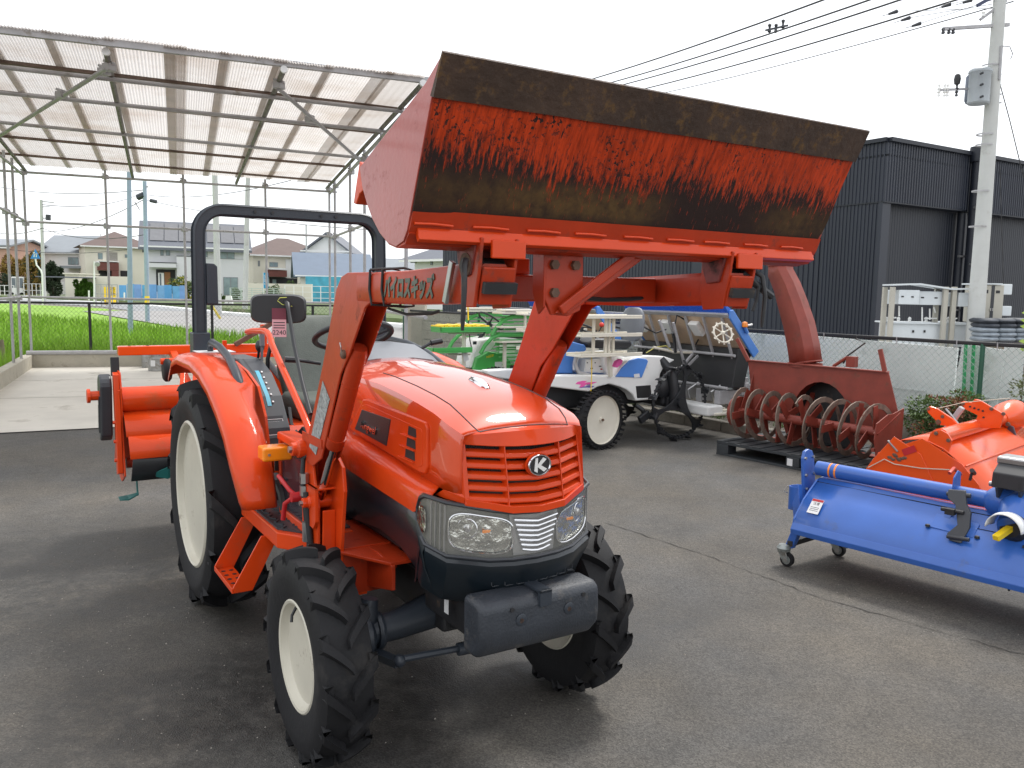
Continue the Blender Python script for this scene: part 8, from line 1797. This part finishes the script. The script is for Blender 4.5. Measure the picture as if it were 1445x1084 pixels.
# poles of the street
def spole(label, xb, yb, xt, yt, Y, r0, r1, M=m_pole, arms=()):
    root, base, d = pole('utility_pole', label, xb, yb, xt, yt, Y, r0, r1, M, group=None)
    for nm, a_, b_, r, MM in arms:
        o = MB().tube([at(*a_, Y), at(*b_, Y)], r, 7).build(nm, MM, root, smooth=40); o.matrix_parent_inverse = Matrix.Translation(-base)
    return root
m_bpole = mat('blue_grey_pole', (.30, .38, .46), .6, var=.08)
spole('distant utility pole with cross arm above the dark round tree', 62, 410, 58, 282, 76, .17, .13, m_pole, (('cross_arm', (57, 284), (76, 286), .05, m_galv), ('cross_arm', (57, 292), (70, 292), .05, m_galv), ('transformer', (68, 303), (68, 311), .22, m_dgrey), ('transformer_arm', (58, 308), (72, 308), .05, m_galv)))
spole('blue grey steel pole standing in the rice field left of the solar house', 184, 462, 182, 238, 24.5, .075, .06, m_bpole)
spole('utility pole with street lamp and transformer in front of the solar house', 208, 440, 204, 256, 40, .105, .09, m_bpole, (('lamp_arm', (193, 280), (206, 273), .05, m_dgrey), ('transformer', (194, 279), (203, 275), .15, m_slate), ('lamp_head', (212, 283), (221, 285), .09, m_dgrey), ('hanging_cable', (190, 285), (197, 296), .02, m_wire), ('pole_step', (204, 262), (209, 264), .04, m_galv), ('marker_band', (207.5, 418), (207.6, 430), .115, m_yel)))
spole('thick concrete utility pole in front of the solar house, behind the roll bar', 308, 432, 303, 240, 50, .20, .16)
spole('pale grey concrete pole at the right corner of the solar house', 346, 424, 350, 250, 52, .17, .14)
spole('thin distant pole above the brown roof right of the seat', 433, 400, 432, 318, 95, .12, .09); spole('very thin distant antenna pole above the left brown roof', 143, 380, 142, 330, 110, .07, .05)
for i, (a_, b_) in enumerate((((-30, 257), (205, 268)), ((-30, 318), (60, 322)), ((60, 322), (206, 331)), ((60, 327), (206, 280)), ((206, 275), (420, 252)), ((206, 270), (60, 289)), ((-30, 346), (180, 352)), ((205, 282), (640, 330)), ((560, 300), (660, 318)), ((540, 330), (660, 335)))):
    cable('street_cable', ['upper', 'left middle', 'middle', 'rising', 'right hand', 'falling', 'lowest', 'long', 'short right', 'lower right'][i] + ' thin street cable crossing the sky behind the shed', [at(*a_, 70), at(*b_, 45 if i != 6 else 80)], .022, sag=.5, group='street cables beyond the shed')
# road sign on a bent pole
Ys = 46; rs = thing('road_sign', 'blue triangular pedestrian crossing sign on a bent white pole', 'road sign', tuple(gz(60, 416)*0+V((at(60, 416, Ys).x, Ys, 0))))
ri = Matrix.Translation(-V(rs.location))
o = MB().tube([at(60.5, 430, Ys), at(59.5, 388, Ys), at(58, 382, Ys), at(51.5, 374, Ys), at(50, 366, Ys), at(50, 356, Ys)], .045, 8).build('sign_pole', m_white, rs, smooth=50); o.matrix_parent_inverse = ri
def tri(k, dy, M, nm, pts=None):
    P_ = pts or [(50-7*k, 365.2), (50+7*k, 365.2), (50, 351.5+1.0*(1-k)*7)]; q = [at(x, y, Ys-dy) for x, y in P_]; o_ = MB().prism([(p.x, p.z) for p in q], 1, Ys-dy-.02, Ys-dy).build(nm, M, rs); o_.matrix_parent_inverse = ri; return o_
m_sgb = mat('sign_blue', (.02, .22, .60), .4); tri(1, .05, m_sgb, 'sign_plate')
for pts in ([(48.2, 357.5), (49.2, 357.5), (48.8, 363), (47.6, 363)], [(51, 359), (52, 359), (52, 363), (50.8, 363)], [(47.2, 356), (49.4, 355.6), (49, 358.6), (47.6, 358.6)], [(50.4, 358), (52.4, 358), (52.2, 360.4), (50.6, 360.4)]): tri(1, .075, m_white, 'pictogram', pts)
# van and car
def car(label, x0, x1, yr, yb, Y, M, van=True, name='van'):
    a, b = at(x0, yb, Y), at(x1, yb, Y); w = b.x-a.x; zt = at(x0, yr, Y).z; root = thing(name, label, name, (a.x, Y, 0)); L_ = lambda mb, n_, M_, p_=None, **k: mb.build(n_, M_, p_ or root, **k)
    pr_ = [(0, .35), (0, 1.05), (.25, 1.15), (w*.16, zt-.05), (w*.2, zt), (w*.95, zt), (w, zt-.2), (w, .35)] if van else [(0, .35), (.05, .8), (w*.22, .95), (w*.36, zt), (w*.75, zt), (w*.95, .95), (w, .8), (w, .35)]
    L_(MB().prism(pr_, 1, 0, 1.6), 'body', M, bevel=.06)
    z0, z1 = (1.15, zt-.15) if van else (.98, zt-.08)
    for u0, u1 in ((.2, .42), (.45, .68), (.71, .92)) if van else ((.33, .52), (.55, .74)): L_(MB().span((w*u0, -.01, z0), (w*u1, .0, z1)), 'window', m_glass)
    for u in (.18, .80):
        for y in (-.0, 1.5): L_(MB().lathe([(0, 0), (.30, 0), (.30, .14), (0, .14)], (w*u, y, .30), 'Y', 16), 'wheel', m_tyre)
    L_(MB().span((.0, .1, .65), (-.02, .35, .8)).span((0, 1.25, .65), (-.02, 1.5, .8)), 'bumper', m_dgrey)
car('white van parked beyond the guard rail at the far left', 13, 35, 390.5, 413, 100, m_white); car('grey car parked behind the white van at the far left', 30, 52, 393.5, 411, 106, mat('car_grey', (.12, .13, .14), .3, coat=.5), False, 'car')
car('white car half hidden behind the lattice fence by the beige house', 392, 418, 402, 415, 84, m_white, False, 'car')
# guard rails, white fences, bollards, signs
def rails(name, label, x0, x1, yt, yb, Y, n, bars, M, cat='fence', vert=0, group=None):
    a, b = at(x0, yb, Y), at(x1, yb, Y); zt = at(x0, yt, Y).z; root = thing(name, label, cat, (a.x, Y, 0), 0, group); w = b.x-a.x
    for i in range(n+1): MB().span((w*i/n-.03, -.03, -.1), (w*i/n+.03, .03, zt)).build('post', M, root)
    for k in range(bars): z = zt*(1-k/bars*.85)-.03; MB().span((0, -.04, z-.025), (w, -.02, z+.025)).build('rail', M, root)
    if vert:
        for i in range(vert): x = w*(i+.5)/vert; MB().span((x-.02, -.035, .1), (x+.02, -.025, zt-.05)).build('picket', M, root)
rails('guard_rail', 'white two rail guard fence by the crossing sign', 34, 63, 400, 413, 92, 5, 2, m_white); rails('guard_rail', 'white guard rail at the left edge in front of the van', -20, 20, 402, 414, 92, 6, 2, m_white)
rails('picket_fence', 'white picket fence right of the crossing sign', 65, 93, 398, 411, 96, 3, 2, m_white, vert=18)
rails('lattice_fence', 'pale green slatted fence in front of the grey house', 325, 402, 406, 424, 72, 5, 8, mat('pale_green_fence', (.50, .58, .52), .6))
rails('rail_fence', 'long white rail along the street right of the lattice fence', 402, 478, 403, 420, 78, 6, 3, m_white)
rails('wire_fence', 'low grey rail fence behind the conifer hedge', 135, 166, 401, 412, 66, 4, 2, m_galv)
# translucent blue fence sheets
fs_ = thing('blue_fence', 'run of blue plastic sheet fencing in front of the grey house', 'fence', (at(168, 420, 75).x, 75, 0)); xa, xb = at(168, 410, 75).x, at(264, 410, 75).x; zt = at(200, 402, 75).z
for i in range(9):
    u0 = (xb-xa)*i/9; o = MB().span((u0+.03, (i % 2)*.06, -.1), (u0+(xb-xa)/9, (i % 2)*.06+.02, zt+random.uniform(-.06, .06))).build('sheet', mat('blue_sheet_%d' % i, (.10+.04*(i % 3), .34+.05*(i % 2), .66), .5, var=.2, vs=1.2), fs_)
# yellow notice frame
ys_ = thing('notice_board', 'yellow framed notice board with black characters beside the blue fence', 'sign', (at(155, 420, 73).x, 73, 0)); xw = 16/1170*73; ztt = at(155, 405, 73).z
MB().span((-xw/2, 0, -.05), (xw/2, .06, ztt)).build('panel', m_yel, ys_); MB().span((-.08*xw, -.012, .1), (.05*xw, -.002, ztt-.1)).build('gap', m_hwh, ys_)
text('notice_text', '売\n地', .42, m_ink, ys_, frame((.28*xw, -.02, ztt*.5+.32), (1, 0, 0), (0, 0, 1)), .002)
# white lamp post with mirror, marker posts, stone
tag(MB().tube([at(133, 432, 50), at(133, 369, 50)], .05, 8).build('white_post', m_white), 'tall plain white post right of the conifer hedge', 'post')
tag(MB().tube([at(137.5, 372, 50), at(137.5, 373, 49.9)], .14, 16).build('mirror', m_galv), 'small round grey traffic mirror beside the tall white post', 'mirror')
for i, x in enumerate((125.5, 175.5, 181)): tag(MB().tube([at(x, 424, 47), at(x, 410+3*(i > 0), 47)], .045, 8).build('marker_post', m_white), ['short white marker post in front of the conifer hedge', 'short white marker post at the left end of the blue fence', 'short white marker post just left of the field pole'][i], 'post')
st_ = tag(MB().loft([[(-.38, 0, -.1), (.38, 0, -.1), (.38, .2, -.1), (-.38, .2, -.1)], [(-.18, 0, .85), (.18, 0, .85), (.18, .2, .85), (-.18, .2, .85)]]).build('stone_marker', m_white, loc=(at(322.5, 428, 62).x, 62, 0.2)), 'white tapered marker stone with a black figure beside the road', 'marker'); text('marker_text', '1', .3, m_ink, st_, frame((0, -.02, .38), (1, 0, 0), (0, 0, 1)), .002)
tag(MB().tube([at(293, 428.5, 34), at(297, 428.5, 34), at(311, 450, 34)], .05, 8).tube([at(290, 428.5, 34), at(299, 428.5, 34)], .06, 8).build('guard_pipe', mat('yellow_weathered', (.55, .42, .08), .6), smooth=40), 'bent yellow guard pipe lying at the roadside behind the roll bar', 'guard')
bs = thing('banner', 'narrow blue vertical banner with white characters in front of the right beige house', 'banner', (at(375.5, 420, 58).x, 58, 0)); MB().span((-.16, 0, at(375, 407, 58).z), (.16, .02, at(375, 385, 58).z)).build('cloth', mat('banner_blue', (.02, .30, .55), .6), bs); MB().tube([(-.18, 0, 0), (-.18, 0, at(375, 384, 58).z)], .02, 6).build('banner_pole', m_white, bs)
text('banner_text', '分\n譲\n中', .26, m_paper, bs, frame((0, -.01, at(375, 396, 58).z), (1, 0, 0), (0, 0, 1)), .002)
